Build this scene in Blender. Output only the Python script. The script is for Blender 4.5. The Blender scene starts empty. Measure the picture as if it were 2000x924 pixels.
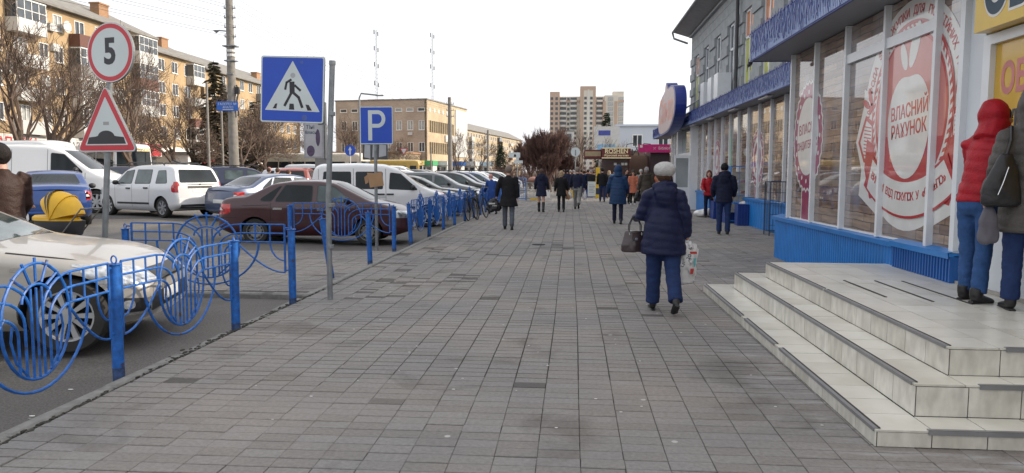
import bpy, bmesh, math, random
import numpy as np
from mathutils import Vector, Matrix, noise as mnoise
random.seed(7)
R = math.radians
sc = bpy.context.scene
COL = sc.collection
# ------------------------------------------------------------------ camera
cd = bpy.data.cameras.new('camera'); cam = bpy.data.objects.new('camera', cd); COL.objects.link(cam)
cd.sensor_width = 36; cd.lens = 36*1450/2000; cd.clip_start = .05; cd.clip_end = 4000
cam.location = (0, 0, 1.55)
CR = Matrix.Rotation(R(4.53), 3, 'Z') @ Matrix.Rotation(R(90-5.0), 3, 'X') @ Matrix.Rotation(R(0.15), 3, 'Z')
cam.matrix_world = Matrix.Translation((0, 0, 1.55)) @ CR.to_4x4()
sc.camera = cam
# ------------------------------------------------------------------ sky and sun
SUN_EL, SUN_AZ = R(27), R(10)          # elevation; azimuth measured from +X towards +Y
w = bpy.data.worlds.new('World'); sc.world = w; w.use_nodes = True
nt = w.node_tree; bg = nt.nodes['Background']
sky = nt.nodes.new('ShaderNodeTexSky'); sky.sky_type = 'NISHITA'; sky.sun_disc = False
sky.sun_elevation = SUN_EL; sky.sun_rotation = R(90) - SUN_AZ
sky.air_density = 1.2; sky.dust_density = 5.0; sky.ozone_density = 1.0; sky.altitude = 100
hs = nt.nodes.new('ShaderNodeHueSaturation'); hs.inputs['Saturation'].default_value = .28
nt.links.new(sky.outputs[0], hs.inputs['Color'])
# thin bright cloud veil over the whole sky
veil = nt.nodes.new('ShaderNodeMixRGB'); veil.blend_type = 'MIX'; veil.inputs[0].default_value = .55
veil.inputs[2].default_value = (9.5, 9.6, 10.0, 1)
nt.links.new(hs.outputs[0], veil.inputs[1]); nt.links.new(veil.outputs[0], bg.inputs[0])
bg.inputs[1].default_value = .10
sl = bpy.data.lights.new('sun', 'SUN'); sl.energy = 2.6; sl.angle = R(.6); sl.color = (1, .87, .70)
so = bpy.data.objects.new('sun', sl); COL.objects.link(so)
sd = Vector((math.cos(SUN_EL)*math.cos(SUN_AZ), math.cos(SUN_EL)*math.sin(SUN_AZ), math.sin(SUN_EL)))
so.rotation_euler = sd.to_track_quat('Z', 'Y').to_euler(); so.location = (30, 0, 40)
sc.view_settings.view_transform = 'Standard'; sc.view_settings.look = 'None'
sc.view_settings.gamma = 1; sc.view_settings.exposure = .88
try:
    sc.cycles.max_bounces = 6; sc.cycles.diffuse_bounces = 3; sc.cycles.glossy_bounces = 3; sc.cycles.transparent_max_bounces = 6
except Exception: pass

# ------------------------------------------------------------------ materials
MATS = {}
def M(name, col=None, rough=.65, metal=0, var=.12, vs=6, bump=.0, bs=60, coat=0, spec=.5, emit=0, trans=0):
    if name in MATS: return MATS[name]
    m = bpy.data.materials.new(name); m.use_nodes = True; n = m.node_tree; p = n.nodes['Principled BSDF']
    p.inputs['Roughness'].default_value = rough; p.inputs['Metallic'].default_value = metal
    p.inputs['Specular IOR Level'].default_value = spec
    p.inputs['Coat Weight'].default_value = coat; p.inputs['Coat Roughness'].default_value = .04
    if trans: p.inputs['Transmission Weight'].default_value = trans
    tc = n.nodes.new('ShaderNodeTexCoord')
    nz = n.nodes.new('ShaderNodeTexNoise'); nz.inputs['Scale'].default_value = vs; nz.inputs['Detail'].default_value = 6
    n.links.new(tc.outputs['Object'], nz.inputs['Vector'])
    rp = n.nodes.new('ShaderNodeValToRGB'); n.links.new(nz.outputs['Fac'], rp.inputs[0])
    rp.color_ramp.elements[0].position = .3; rp.color_ramp.elements[1].position = .7
    rp.color_ramp.elements[0].color = tuple(max(0, c*(1-var)) for c in col)+(1,)
    rp.color_ramp.elements[1].color = tuple(min(1, c*(1+var)) for c in col)+(1,)
    n.links.new(rp.outputs[0], p.inputs['Base Color'])
    if emit:
        n.links.new(rp.outputs[0], p.inputs['Emission Color']); p.inputs['Emission Strength'].default_value = emit
    if bump:
        b2 = n.nodes.new('ShaderNodeTexNoise'); b2.inputs['Scale'].default_value = bs; b2.inputs['Detail'].default_value = 5
        n.links.new(tc.outputs['Object'], b2.inputs['Vector'])
        bp = n.nodes.new('ShaderNodeBump'); bp.inputs['Strength'].default_value = bump; bp.inputs['Distance'].default_value = .01
        n.links.new(b2.outputs['Fac'], bp.inputs['Height']); n.links.new(bp.outputs[0], p.inputs['Normal'])
    MATS[name] = m; m['ramp'] = rp.name
    return m
def nodes(m): return m.node_tree.nodes, m.node_tree.links, m.node_tree.nodes['Principled BSDF']

def mat_paver(name, use_attr):
    m = M(name, (.2, .2, .2), rough=.82, bump=.5, bs=90, spec=.3)
    n, l, p = nodes(m)
    geo = n.new('ShaderNodeNewGeometry')
    def noise(scale, det=5):
        t = n.new('ShaderNodeTexNoise'); t.inputs['Scale'].default_value = scale; t.inputs['Detail'].default_value = det
        l.new(geo.outputs['Position'], t.inputs['Vector']); return t
    if use_attr:
        a = n.new('ShaderNodeAttribute'); a.attribute_name = 'tone'; rnd = a.outputs['Fac']
    else:
        a = n.new('ShaderNodeObjectInfo'); rnd = a.outputs['Random']
    r1 = n.new('ShaderNodeValToRGB'); l.new(rnd, r1.inputs[0])
    e = r1.color_ramp.elements; e[0].color = (.10, .095, .09, 1); e[1].color = (.232, .224, .218, 1)
    x = e.new(.35); x.color = (.224, .215, .208, 1); x = e.new(.93); x.color = (.240, .234, .23, 1); x = e.new(.06); x.color = (.212, .202, .193, 1); x = e.new(.004); x.color = (.12, .115, .11, 1); x = e.new(.01); x.color = (.205, .195, .185, 1)
    big = noise(.55, 4); r2 = n.new('ShaderNodeValToRGB'); l.new(big.outputs['Fac'], r2.inputs[0])
    r2.color_ramp.elements[0].position = .35; r2.color_ramp.elements[1].position = .68
    r2.color_ramp.elements[0].color = (.84, .85, .86, 1); r2.color_ramp.elements[1].color = (1.12, 1.06, 1.0, 1)
    mx = n.new('ShaderNodeMixRGB'); mx.blend_type = 'MULTIPLY'; mx.inputs[0].default_value = 1
    l.new(r1.outputs[0], mx.inputs[1]); l.new(r2.outputs[0], mx.inputs[2])
    fine = noise(38, 8); r3 = n.new('ShaderNodeValToRGB'); l.new(fine.outputs['Fac'], r3.inputs[0])
    r3.color_ramp.elements[0].position = .3; r3.color_ramp.elements[1].position = .75
    r3.color_ramp.elements[0].color = (.84, .83, .82, 1); r3.color_ramp.elements[1].color = (1.14, 1.13, 1.12, 1)
    mx2 = n.new('ShaderNodeMixRGB'); mx2.blend_type = 'MULTIPLY'; mx2.inputs[0].default_value = 1
    l.new(mx.outputs[0], mx2.inputs[1]); l.new(r3.outputs[0], mx2.inputs[2])
    # pale specks (old gum, chips) and chalky stains
    sp = n.new('ShaderNodeTexVoronoi'); sp.inputs['Scale'].default_value = 2.2; l.new(geo.outputs['Position'], sp.inputs['Vector'])
    r4 = n.new('ShaderNodeValToRGB'); l.new(sp.outputs['Distance'], r4.inputs[0])
    r4.color_ramp.elements[0].position = .035; r4.color_ramp.elements[0].color = (1, 1, 1, 1)
    r4.color_ramp.elements[1].position = .045; r4.color_ramp.elements[1].color = (0, 0, 0, 1)
    mx3 = n.new('ShaderNodeMixRGB'); l.new(r4.outputs[0], mx3.inputs[0]); l.new(mx2.outputs[0], mx3.inputs[1]); mx3.inputs[2].default_value = (.42, .41, .39, 1)
    # chalky smears along the foot of the steps
    sx = n.new('ShaderNodeSeparateXYZ'); l.new(geo.outputs['Position'], sx.inputs[0])
    mr = n.new('ShaderNodeMapRange'); l.new(sx.outputs[0], mr.inputs[0]); mr.inputs[1].default_value = 1.15; mr.inputs[2].default_value = 1.7
    mp = n.new('ShaderNodeMapping'); mp.inputs['Scale'].default_value = (1.2, 5, 1); l.new(geo.outputs['Position'], mp.inputs[0])
    ch = n.new('ShaderNodeTexNoise'); ch.inputs['Scale'].default_value = 2.0; ch.inputs['Detail'].default_value = 7; l.new(mp.outputs[0], ch.inputs['Vector'])
    r5 = n.new('ShaderNodeValToRGB'); l.new(ch.outputs['Fac'], r5.inputs[0]); r5.color_ramp.elements[0].position = .52; r5.color_ramp.elements[1].position = .70; r5.color_ramp.elements[0].color = (0, 0, 0, 1); r5.color_ramp.elements[1].color = (.75, .75, .75, 1)
    mm = n.new('ShaderNodeMath'); mm.operation = 'MULTIPLY'; l.new(mr.outputs[0], mm.inputs[0]); l.new(r5.outputs[0], mm.inputs[1])
    mx4 = n.new('ShaderNodeMixRGB'); l.new(mm.outputs[0], mx4.inputs[0]); l.new(mx3.outputs[0], mx4.inputs[1]); mx4.inputs[2].default_value = (.36, .355, .35, 1)
    # dark damp blotches
    db = n.new('ShaderNodeTexNoise'); db.inputs['Scale'].default_value = 1.3; db.inputs['Detail'].default_value = 9; db.inputs['Distortion'].default_value = .8; l.new(geo.outputs['Position'], db.inputs['Vector'])
    r6 = n.new('ShaderNodeValToRGB'); l.new(db.outputs['Fac'], r6.inputs[0]); r6.color_ramp.elements[0].position = .30; r6.color_ramp.elements[1].position = .42; r6.color_ramp.elements[0].color = (.72, .71, .70, 1); r6.color_ramp.elements[1].color = (1, 1, 1, 1)
    mx5 = n.new('ShaderNodeMixRGB'); mx5.blend_type = 'MULTIPLY'; mx5.inputs[0].default_value = 1; l.new(mx4.outputs[0], mx5.inputs[1]); l.new(r6.outputs[0], mx5.inputs[2])
    l.new(mx5.outputs[0], p.inputs['Base Color'])
    return m

def mat_brick(name, c1, c2, mortar, w=.5, h=.16, msize=.012, rough=.85, axis='xy'):
    m = M(name, c1, rough=rough, bump=.3, bs=20)
    n, l, p = nodes(m)
    tc = n.new('ShaderNodeTexCoord'); sx = n.new('ShaderNodeSeparateXYZ'); l.new(tc.outputs['Object'], sx.inputs[0])
    ad = n.new('ShaderNodeMath'); ad.operation = 'ADD'; l.new(sx.outputs[0], ad.inputs[0]); l.new(sx.outputs[1], ad.inputs[1])
    cb = n.new('ShaderNodeCombineXYZ'); l.new(ad.outputs[0], cb.inputs[0]); l.new(sx.outputs[2], cb.inputs[1])
    b = n.new('ShaderNodeTexBrick'); l.new(cb.outputs[0], b.inputs['Vector'])
    b.inputs['Scale'].default_value = 1; b.inputs['Brick Width'].default_value = w; b.inputs['Row Height'].default_value = h
    b.inputs['Mortar Size'].default_value = msize; b.inputs['Color1'].default_value = c1+(1,); b.inputs['Color2'].default_value = c2+(1,)
    b.inputs['Mortar'].default_value = mortar+(1,)
    nz = n.new('ShaderNodeTexNoise'); nz.inputs['Scale'].default_value = .35; nz.inputs['Detail'].default_value = 7; l.new(tc.outputs['Object'], nz.inputs['Vector'])
    r = n.new('ShaderNodeValToRGB'); l.new(nz.outputs['Fac'], r.inputs[0]); r.color_ramp.elements[0].position = .3; r.color_ramp.elements[1].position = .7
    r.color_ramp.elements[0].color = (.8, .78, .76, 1); r.color_ramp.elements[1].color = (1.1, 1.1, 1.08, 1)
    mx = n.new('ShaderNodeMixRGB'); mx.blend_type = 'MULTIPLY'; mx.inputs[0].default_value = 1
    l.new(b.outputs['Color'], mx.inputs[1]); l.new(r.outputs[0], mx.inputs[2]); l.new(mx.outputs[0], p.inputs['Base Color'])
    return m

def mat_print(name):
    """window film printed with stacked rough planks / stones, under glossy glass"""
    m = M(name, (.3, .2, .12), rough=.5, coat=1.0, spec=.5, var=.1)
    n, l, p = nodes(m); p.inputs['Coat Roughness'].default_value = .012; p.inputs['Coat IOR'].default_value = 2.1
    geo = n.new('ShaderNodeNewGeometry'); sx = n.new('ShaderNodeSeparateXYZ'); l.new(geo.outputs['Position'], sx.inputs[0])
    wob = n.new('ShaderNodeTexNoise'); wob.inputs['Scale'].default_value = 1.6; l.new(geo.outputs['Position'], wob.inputs['Vector'])
    mu = n.new('ShaderNodeMath'); mu.operation = 'MULTIPLY_ADD'; l.new(wob.outputs['Fac'], mu.inputs[0]); mu.inputs[1].default_value = .05; l.new(sx.outputs[2], mu.inputs[2])
    cb = n.new('ShaderNodeCombineXYZ'); l.new(sx.outputs[1], cb.inputs[0]); l.new(mu.outputs[0], cb.inputs[1])
    b = n.new('ShaderNodeTexBrick'); l.new(cb.outputs[0], b.inputs['Vector']); b.inputs['Scale'].default_value = 1
    b.offset = .37; b.squash = 1.6; b.squash_frequency = 3
    b.inputs['Brick Width'].default_value = .62; b.inputs['Row Height'].default_value = .105; b.inputs['Mortar Size'].default_value = .006
    b.inputs['Bias'].default_value = -.1
    b.inputs['Color1'].default_value = (.13, .068, .04, 1); b.inputs['Color2'].default_value = (.34, .24, .16, 1); b.inputs['Mortar'].default_value = (.02, .012, .01, 1)
    nz = n.new('ShaderNodeTexNoise'); nz.inputs['Scale'].default_value = 7; nz.inputs['Detail'].default_value = 8
    mp = n.new('ShaderNodeMapping'); mp.inputs['Scale'].default_value = (1, .35, 3); l.new(geo.outputs['Position'], mp.inputs[0]); l.new(mp.outputs[0], nz.inputs['Vector'])
    r = n.new('ShaderNodeValToRGB'); l.new(nz.outputs['Fac'], r.inputs[0]); r.color_ramp.elements[0].position = .28; r.color_ramp.elements[1].position = .72
    r.color_ramp.elements[0].color = (.45, .42, .42, 1); r.color_ramp.elements[1].color = (1.35, 1.35, 1.4, 1)
    mx = n.new('ShaderNodeMixRGB'); mx.blend_type = 'MULTIPLY'; mx.inputs[0].default_value = 1
    l.new(b.outputs['Color'], mx.inputs[1]); l.new(r.outputs[0], mx.inputs[2])
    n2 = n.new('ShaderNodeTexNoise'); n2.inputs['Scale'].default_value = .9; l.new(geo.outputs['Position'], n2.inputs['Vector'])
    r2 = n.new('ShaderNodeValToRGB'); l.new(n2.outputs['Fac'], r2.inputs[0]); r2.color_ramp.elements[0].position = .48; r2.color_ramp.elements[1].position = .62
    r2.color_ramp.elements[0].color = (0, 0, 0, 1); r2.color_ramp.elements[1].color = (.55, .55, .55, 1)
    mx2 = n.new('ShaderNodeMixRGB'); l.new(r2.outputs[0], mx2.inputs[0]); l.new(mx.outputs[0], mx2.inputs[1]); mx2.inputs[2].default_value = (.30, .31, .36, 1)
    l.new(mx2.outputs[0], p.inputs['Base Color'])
    return m

def mat_road():
    m = M('asphalt', (.06, .06, .06), rough=.85, bump=.6, bs=120, spec=.35)
    n, l, p = nodes(m); geo = n.new('ShaderNodeNewGeometry')
    a = n.new('ShaderNodeTexNoise'); a.inputs['Scale'].default_value = .5; a.inputs['Detail'].default_value = 9; a.inputs['Distortion'].default_value = .6; l.new(geo.outputs['Position'], a.inputs['Vector'])
    r = n.new('ShaderNodeValToRGB'); l.new(a.outputs['Fac'], r.inputs[0]); e = r.color_ramp.elements
    e[0].position = .30; e[0].color = (.085, .082, .078, 1); e[1].position = .72; e[1].color = (.165, .155, .145, 1)
    x = e.new(.5); x.color = (.12, .112, .104, 1)
    s = n.new('ShaderNodeTexNoise'); s.inputs['Scale'].default_value = 60; s.inputs['Detail'].default_value = 6; l.new(geo.outputs['Position'], s.inputs['Vector'])
    r3 = n.new('ShaderNodeValToRGB'); l.new(s.outputs['Fac'], r3.inputs[0]); r3.color_ramp.elements[0].position = .35; r3.color_ramp.elements[1].position = .7
    r3.color_ramp.elements[0].color = (.7, .7, .7, 1); r3.color_ramp.elements[1].color = (1.3, 1.3, 1.3, 1)
    mx = n.new('ShaderNodeMixRGB'); mx.blend_type = 'MULTIPLY'; mx.inputs[0].default_value = 1
    l.new(r.outputs[0], mx.inputs[1]); l.new(r3.outputs[0], mx.inputs[2]); l.new(mx.outputs[0], p.inputs['Base Color'])
    # damp patches shine a little
    r5 = n.new('ShaderNodeValToRGB'); l.new(a.outputs['Fac'], r5.inputs[0]); r5.color_ramp.elements[0].position = .28; r5.color_ramp.elements[1].position = .42
    r5.color_ramp.elements[0].color = (.45, .45, .45, 1); r5.color_ramp.elements[1].color = (.88, .88, .88, 1); l.new(r5.outputs[0], p.inputs['Roughness'])
    return m

def mat_tile():
    m = M('step_tile', (.62, .60, .54), rough=.28, var=.04, bump=.06, bs=30, spec=.5)
    n, l, p = nodes(m); geo = n.new('ShaderNodeNewGeometry'); oi = n.new('ShaderNodeObjectInfo')
    a = n.new('ShaderNodeTexNoise'); a.inputs['Scale'].default_value = 3.5; a.inputs['Detail'].default_value = 9; l.new(geo.outputs['Position'], a.inputs['Vector'])
    r = n.new('ShaderNodeValToRGB'); l.new(a.outputs['Fac'], r.inputs[0]); r.color_ramp.elements[0].position = .32; r.color_ramp.elements[1].position = .6
    r.color_ramp.elements[0].color = (.86, .85, .83, 1); r.color_ramp.elements[1].color = (1, 1, 1, 1)
    r2 = n.new('ShaderNodeValToRGB'); l.new(oi.outputs['Random'], r2.inputs[0])
    r2.color_ramp.elements[0].color = (.61, .585, .51, 1); r2.color_ramp.elements[1].color = (.70, .68, .61, 1)
    mx = n.new('ShaderNodeMixRGB'); mx.blend_type = 'MULTIPLY'; mx.inputs[0].default_value = 1
    l.new(r2.outputs[0], mx.inputs[1]); l.new(r.outputs[0], mx.inputs[2])
    # grime on the upright faces
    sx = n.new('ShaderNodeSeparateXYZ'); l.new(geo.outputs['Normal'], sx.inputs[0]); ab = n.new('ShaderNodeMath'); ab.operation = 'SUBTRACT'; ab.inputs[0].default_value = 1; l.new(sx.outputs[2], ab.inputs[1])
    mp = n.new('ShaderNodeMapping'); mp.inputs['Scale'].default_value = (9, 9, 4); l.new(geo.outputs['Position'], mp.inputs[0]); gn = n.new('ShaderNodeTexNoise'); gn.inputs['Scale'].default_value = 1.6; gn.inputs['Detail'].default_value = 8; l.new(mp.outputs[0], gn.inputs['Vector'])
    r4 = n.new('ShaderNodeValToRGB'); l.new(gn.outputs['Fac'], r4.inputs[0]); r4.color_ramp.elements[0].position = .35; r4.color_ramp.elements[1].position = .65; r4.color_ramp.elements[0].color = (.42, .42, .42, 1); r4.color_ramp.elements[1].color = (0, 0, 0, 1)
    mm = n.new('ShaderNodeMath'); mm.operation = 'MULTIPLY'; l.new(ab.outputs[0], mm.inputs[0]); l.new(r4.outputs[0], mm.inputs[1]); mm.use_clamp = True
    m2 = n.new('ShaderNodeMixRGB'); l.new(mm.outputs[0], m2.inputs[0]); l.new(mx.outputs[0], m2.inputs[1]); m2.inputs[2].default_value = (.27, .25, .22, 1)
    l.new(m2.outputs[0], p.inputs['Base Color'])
    return m

# ------------------------------------------------------------------ mesh builder
class MB:
    def __init__(s): s.v = []; s.f = []; s.m = []; s.cm = 0
    def add(s, vs, fs):
        b = len(s.v); s.v += [tuple(v) for v in vs]; s.f += [tuple(i+b for i in f) for f in fs]; s.m += [s.cm]*len(fs); return s
    def mat(s, i): s.cm = i; return s
    def box(s, x0, x1, y0, y1, z0, z1, rz=0, piv=None):
        vs = [(x, y, z) for z in (z0, z1) for y in (y0, y1) for x in (x0, x1)]
        if rz:
            px, py = piv if piv else ((x0+x1)/2, (y0+y1)/2); c, q = math.cos(rz), math.sin(rz)
            vs = [(px+(x-px)*c-(y-py)*q, py+(x-px)*q+(y-py)*c, z) for x, y, z in vs]
        return s.add(vs, [(0, 2, 3, 1), (4, 5, 7, 6), (0, 1, 5, 4), (2, 6, 7, 3), (0, 4, 6, 2), (1, 3, 7, 5)])
    def bbox(s, x0, x1, y0, y1, z0, z1, b=.004):
        """box with a chamfered top edge"""
        lo = [(x0, y0, z0), (x1, y0, z0), (x1, y1, z0), (x0, y1, z0)]
        mi = [(x, y, z1-b) for x, y, _ in lo]
        hi = [(x0+b, y0+b, z1), (x1-b, y0+b, z1), (x1-b, y1-b, z1), (x0+b, y1-b, z1)]
        f = [(8, 9, 10, 11)]
        for a in (0, 4):
            for i in range(4): j = (i+1) % 4; f.append((a+i, a+j, a+4+j, a+4+i))
        return s.add(lo+mi+hi, f)
    def tube(s, pts, r, n=6, cap=True, up=(0, 0, 1), sq=(1, 1)):
        pts = [Vector(p) for p in pts]; N = len(pts)
        rs = r if isinstance(r, (list, tuple)) else [r]*N
        vs = []; fr = None
        for i, p in enumerate(pts):
            t = (pts[min(i+1, N-1)]-pts[max(i-1, 0)]).normalized()
            if fr is None:
                a = Vector(up) if abs(t.dot(Vector(up))) < .9 else Vector((1, 0, 0))
                fr = (a - t*a.dot(t)).normalized()
            else:
                fr = fr - t*fr.dot(t)
                fr = fr.normalized() if fr.length > 1e-6 else Vector((1, 0, 0))
            b = t.cross(fr); rr = rs[i]; rx, ry = rr if isinstance(rr, tuple) else (rr*sq[0], rr*sq[1])
            for k in range(n):
                a = 2*math.pi*k/n; vs.append(p + fr*math.cos(a)*rx + b*math.sin(a)*ry)
        fs = [(i*n+k, i*n+(k+1) % n, (i+1)*n+(k+1) % n, (i+1)*n+k) for i in range(N-1) for k in range(n)]
        if cap: fs += [tuple(range(n-1, -1, -1)), tuple((N-1)*n+k for k in range(n))]
        return s.add(vs, fs)
    def rings(s, rg, n=20, cap=True):
        """stack of elliptical rings (cx, cy, z, rx, ry)"""
        vs = []
        for cx, cy, z, rx, ry in rg:
            for k in range(n):
                a = 2*math.pi*k/n; vs.append((cx+rx*math.cos(a), cy+ry*math.sin(a), z))
        fs = [(i*n+k, i*n+(k+1) % n, (i+1)*n+(k+1) % n, (i+1)*n+k) for i in range(len(rg)-1) for k in range(n)]
        if cap: fs += [tuple(range(n-1, -1, -1)), tuple((len(rg)-1)*n+k for k in range(n))]
        return s.add(vs, fs)
    def ell(s, c, r, n=12, m=8, rot=None):
        vs = []; c = Vector(c)
        for i in range(1, m):
            t = math.pi*i/m
            for k in range(n):
                a = 2*math.pi*k/n; v = Vector((r[0]*math.sin(t)*math.cos(a), r[1]*math.sin(t)*math.sin(a), -r[2]*math.cos(t)))
                if rot: v = rot @ v
                vs.append(c+v)
        fs = [(i*n+k, i*n+(k+1) % n, (i+1)*n+(k+1) % n, (i+1)*n+k) for i in range(m-2) for k in range(n)]
        b, t_ = Vector((0, 0, -r[2])), Vector((0, 0, r[2]))
        if rot: b, t_ = rot @ b, rot @ t_
        nb = len(vs); vs += [c+b, c+t_]
        fs += [(nb, (k+1) % n, k) for k in range(n)] + [(nb+1, (m-2)*n+k, (m-2)*n+(k+1) % n) for k in range(n)]
        return s.add(vs, fs)
    def prism(s, poly, F, d0, d1):
        """2-D polygon (u,v) in frame F (4x4: x=u, y=v, z=normal) from depth d0 to d1"""
        n = len(poly); vs = [F @ Vector((u, v, d0)) for u, v in poly]+[F @ Vector((u, v, d1)) for u, v in poly]
        fs = [tuple(range(n-1, -1, -1)), tuple(range(n, 2*n))]+[(i, (i+1) % n, n+(i+1) % n, n+i) for i in range(n)]
        return s.add(vs, fs)
    def lathe(s, prof, n=24, axis='z', c=(0, 0, 0), closed=False):
        vs = []
        for r, h in prof:
            for k in range(n):
                a = 2*math.pi*k/n; u, v = r*math.cos(a), r*math.sin(a)
                p = (u, v, h) if axis == 'z' else ((u, h, v) if axis == 'y' else (h, u, v))
                vs.append((p[0]+c[0], p[1]+c[1], p[2]+c[2]))
        P = len(prof)
        fs = [(i*n+k, i*n+(k+1) % n, (i+1)*n+(k+1) % n, (i+1)*n+k) for i in range(P-1) for k in range(n)]
        if closed: fs += [((P-1)*n+k, (P-1)*n+(k+1) % n, (k+1) % n, k) for k in range(n)]
        return s.add(vs, fs)
    def mesh(s, name, mats, smooth=False, fix=True):
        me = bpy.data.meshes.new(name); me.from_pydata(s.v, [], s.f)
        for m in (mats if isinstance(mats, (list, tuple)) else [mats]): me.materials.append(m)
        if any(s.m): me.polygons.foreach_set('material_index', s.m)
        if fix and len(s.f) < 60000:
            bm = bmesh.new(); bm.from_mesh(me); bmesh.ops.recalc_face_normals(bm, faces=bm.faces); bm.to_mesh(me); bm.free()
        if smooth: smooth_me(me)
        me.update(); return me
    def build(s, name, mats, parent=None, smooth=False, label=None, kind=None, fix=True, loc=None, rz=0):
        return put(name, s.mesh(name, mats, smooth, fix), parent, label, kind, loc, rz)
def smooth_me(me, ang=40):
    me.polygons.foreach_set('use_smooth', [True]*len(me.polygons))
    try: me.set_sharp_from_angle(angle=R(ang))
    except Exception: pass
CH = {}
# small side scene used only to evaluate modifiers and text quickly; removed at the end
TS_ = bpy.data.scenes.new('workshop')
def evaluated(o):
    TS_.collection.objects.link(o); vl = TS_.view_layers[0]; vl.update(); return o.evaluated_get(vl.depsgraph)
def put(name, me, parent=None, label=None, kind=None, loc=None, rz=0):
    o = bpy.data.objects.new(name, me); COL.objects.link(o)
    if parent: o.parent = parent; CH.setdefault(parent.as_pointer(), []).append(o)
    if label: o['label'] = label
    if kind: o['kind'] = kind
    if loc: o.location = loc
    if rz: o.rotation_euler = (0, 0, rz)
    return o
def thing(name, label, cat, loc=(0, 0, 0), rz=0, group=None):
    o = bpy.data.objects.new(name, None); COL.objects.link(o); o.empty_display_size = .2
    o.location = loc; o.rotation_euler = (0, 0, rz); o['label'] = label; o['category'] = cat
    if group: o['group'] = group
    return o
def tag(o, label, cat, group=None):
    o['label'] = label; o['category'] = cat
    if group: o['group'] = group
    return o
def tree_of(o):
    return [(c, CH.get(c.as_pointer(), [])) for c in CH.get(o.as_pointer(), [])]
def dup(src, loc, rz=0, label=None, group=None, mats=None):
    """copy a thing with its parts and sub-parts; mats = {old material name: new material}"""
    def cp(o, par):
        c = o.copy(); COL.objects.link(c)
        if par: c.parent = par; CH.setdefault(par.as_pointer(), []).append(c)
        if mats and o.type == 'MESH':
            for i, sl in enumerate(c.material_slots):
                if sl.material and sl.material.name in mats:
                    nm_ = mats[sl.material.name]; sl.link = 'OBJECT'; sl.material = nm_
        return c
    r = cp(src, None); r.location = loc; r.rotation_euler = (0, 0, rz)
    if label: r['label'] = label
    if group: r['group'] = group
    for ch, gs in tree_of(src):
        c = cp(ch, r)
        for g in gs: cp(g, c)
    return r
def struct(mb, name, mats, **k):
    o = mb.build(name, mats, **k); o['kind'] = 'structure'; return o
def frame(o, u, v):
    u = Vector(u).normalized(); v = Vector(v).normalized(); n = u.cross(v)
    return Matrix(((u.x, v.x, n.x, o[0]), (u.y, v.y, n.y, o[1]), (u.z, v.z, n.z, o[2]), (0, 0, 0, 1)))
_fonts = {}
def text_pts(body, size, bold=0.0, sx=1.0, ext=.001, align='CENTER'):
    key = (body, size, bold, sx, ext, align)
    if key in _fonts: return _fonts[key]
    c = bpy.data.curves.new('t', 'FONT'); c.body = body; c.size = size; c.align_x = align; c.align_y = 'CENTER'
    c.extrude = ext; c.offset = bold; c.resolution_u = 3
    o = bpy.data.objects.new('t', c); e = evaluated(o); me = e.to_mesh()
    vs = [(v.co.x*sx, v.co.y, v.co.z) for v in me.vertices]; fs = [tuple(p.vertices) for p in me.polygons]
    e.to_mesh_clear(); bpy.data.objects.remove(o); bpy.data.curves.remove(c)
    _fonts[key] = (vs, fs); return vs, fs
def add_text(mb, body, F, size, u=0, v=0, d=.003, bold=0, sx=1, rot=0, ext=.001, align='CENTER'):
    vs, fs = text_pts(body, size, bold, sx, ext, align); c, q = math.cos(rot), math.sin(rot)
    mb.add([F @ Vector((u+x*c-y*q, v+x*q+y*c, d+z)) for x, y, z in vs], fs); return mb
def arc_text(mb, body, F, cu, cv, rad, a0, a1, size, d=.003, bold=0, inward=False):
    """letters on an arc: angles in degrees, clockwise from a0 to a1"""
    n = len(body)
    for i, ch in enumerate(body):
        if ch == ' ': continue
        a = R(a0+(a1-a0)*(i/(max(1, n-1))))
        add_text(mb, ch, F, size, cu+rad*math.cos(a), cv+rad*math.sin(a), d, bold, 1, a-math.pi/2 if not inward else a+math.pi/2)
def circ(cu, cv, r, n=40, a0=0, a1=360, ry=None):
    ry = ry or r
    full = abs(a1-a0) >= 360
    return [(cu+r*math.cos(R(a0+(a1-a0)*i/(n if full else n-1))), cv+ry*math.sin(R(a0+(a1-a0)*i/(n if full else n-1)))) for i in range(n)]
def remesh(mb, name, mats, voxel, it=4, disp=None):
    me0 = mb.mesh(name, mats)
    o = bpy.data.objects.new('tmp', me0)
    m = o.modifiers.new('r', 'REMESH'); m.mode = 'VOXEL'; m.voxel_size = voxel; m.use_smooth_shade = True
    if it:
        s = o.modifiers.new('s', 'SMOOTH'); s.iterations = it; s.factor = .5
    me = bpy.data.meshes.new_from_object(evaluated(o)); bpy.data.objects.remove(o); bpy.data.meshes.remove(me0)
    me.name = name
    if not me.materials:
        for x in (mats if isinstance(mats, (list, tuple)) else [mats]): me.materials.append(x)
    if disp:
        for v in me.vertices: v.co = v.co + v.normal*disp(v.co)
    me.polygons.foreach_set('use_smooth', [True]*len(me.polygons)); me.update(); return me
def gz(x, y=0):
    """height of the road sheet"""
    if x > -5: return -.10
    if x > -12: return -.10+(-5-x)/7*.22
    return .12
# pixel (photo, 2000x924) helpers used to set real positions
def ray(px, py): return (CR @ Vector(((px-1000)/1450, -(py-462)/1450, -1))).normalized()
def on_z(px, py, z=0):
    d = ray(px, py); t = (z-1.55)/d.z; return Vector((d.x*t, d.y*t, z))
def on_x(px, py, x): d = ray(px, py); t = x/d.x; return Vector((x, d.y*t, 1.55+d.z*t))
def on_y(px, py, y): d = ray(px, py); t = y/d.y; return Vector((d.x*t, y, 1.55+d.z*t))
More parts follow.
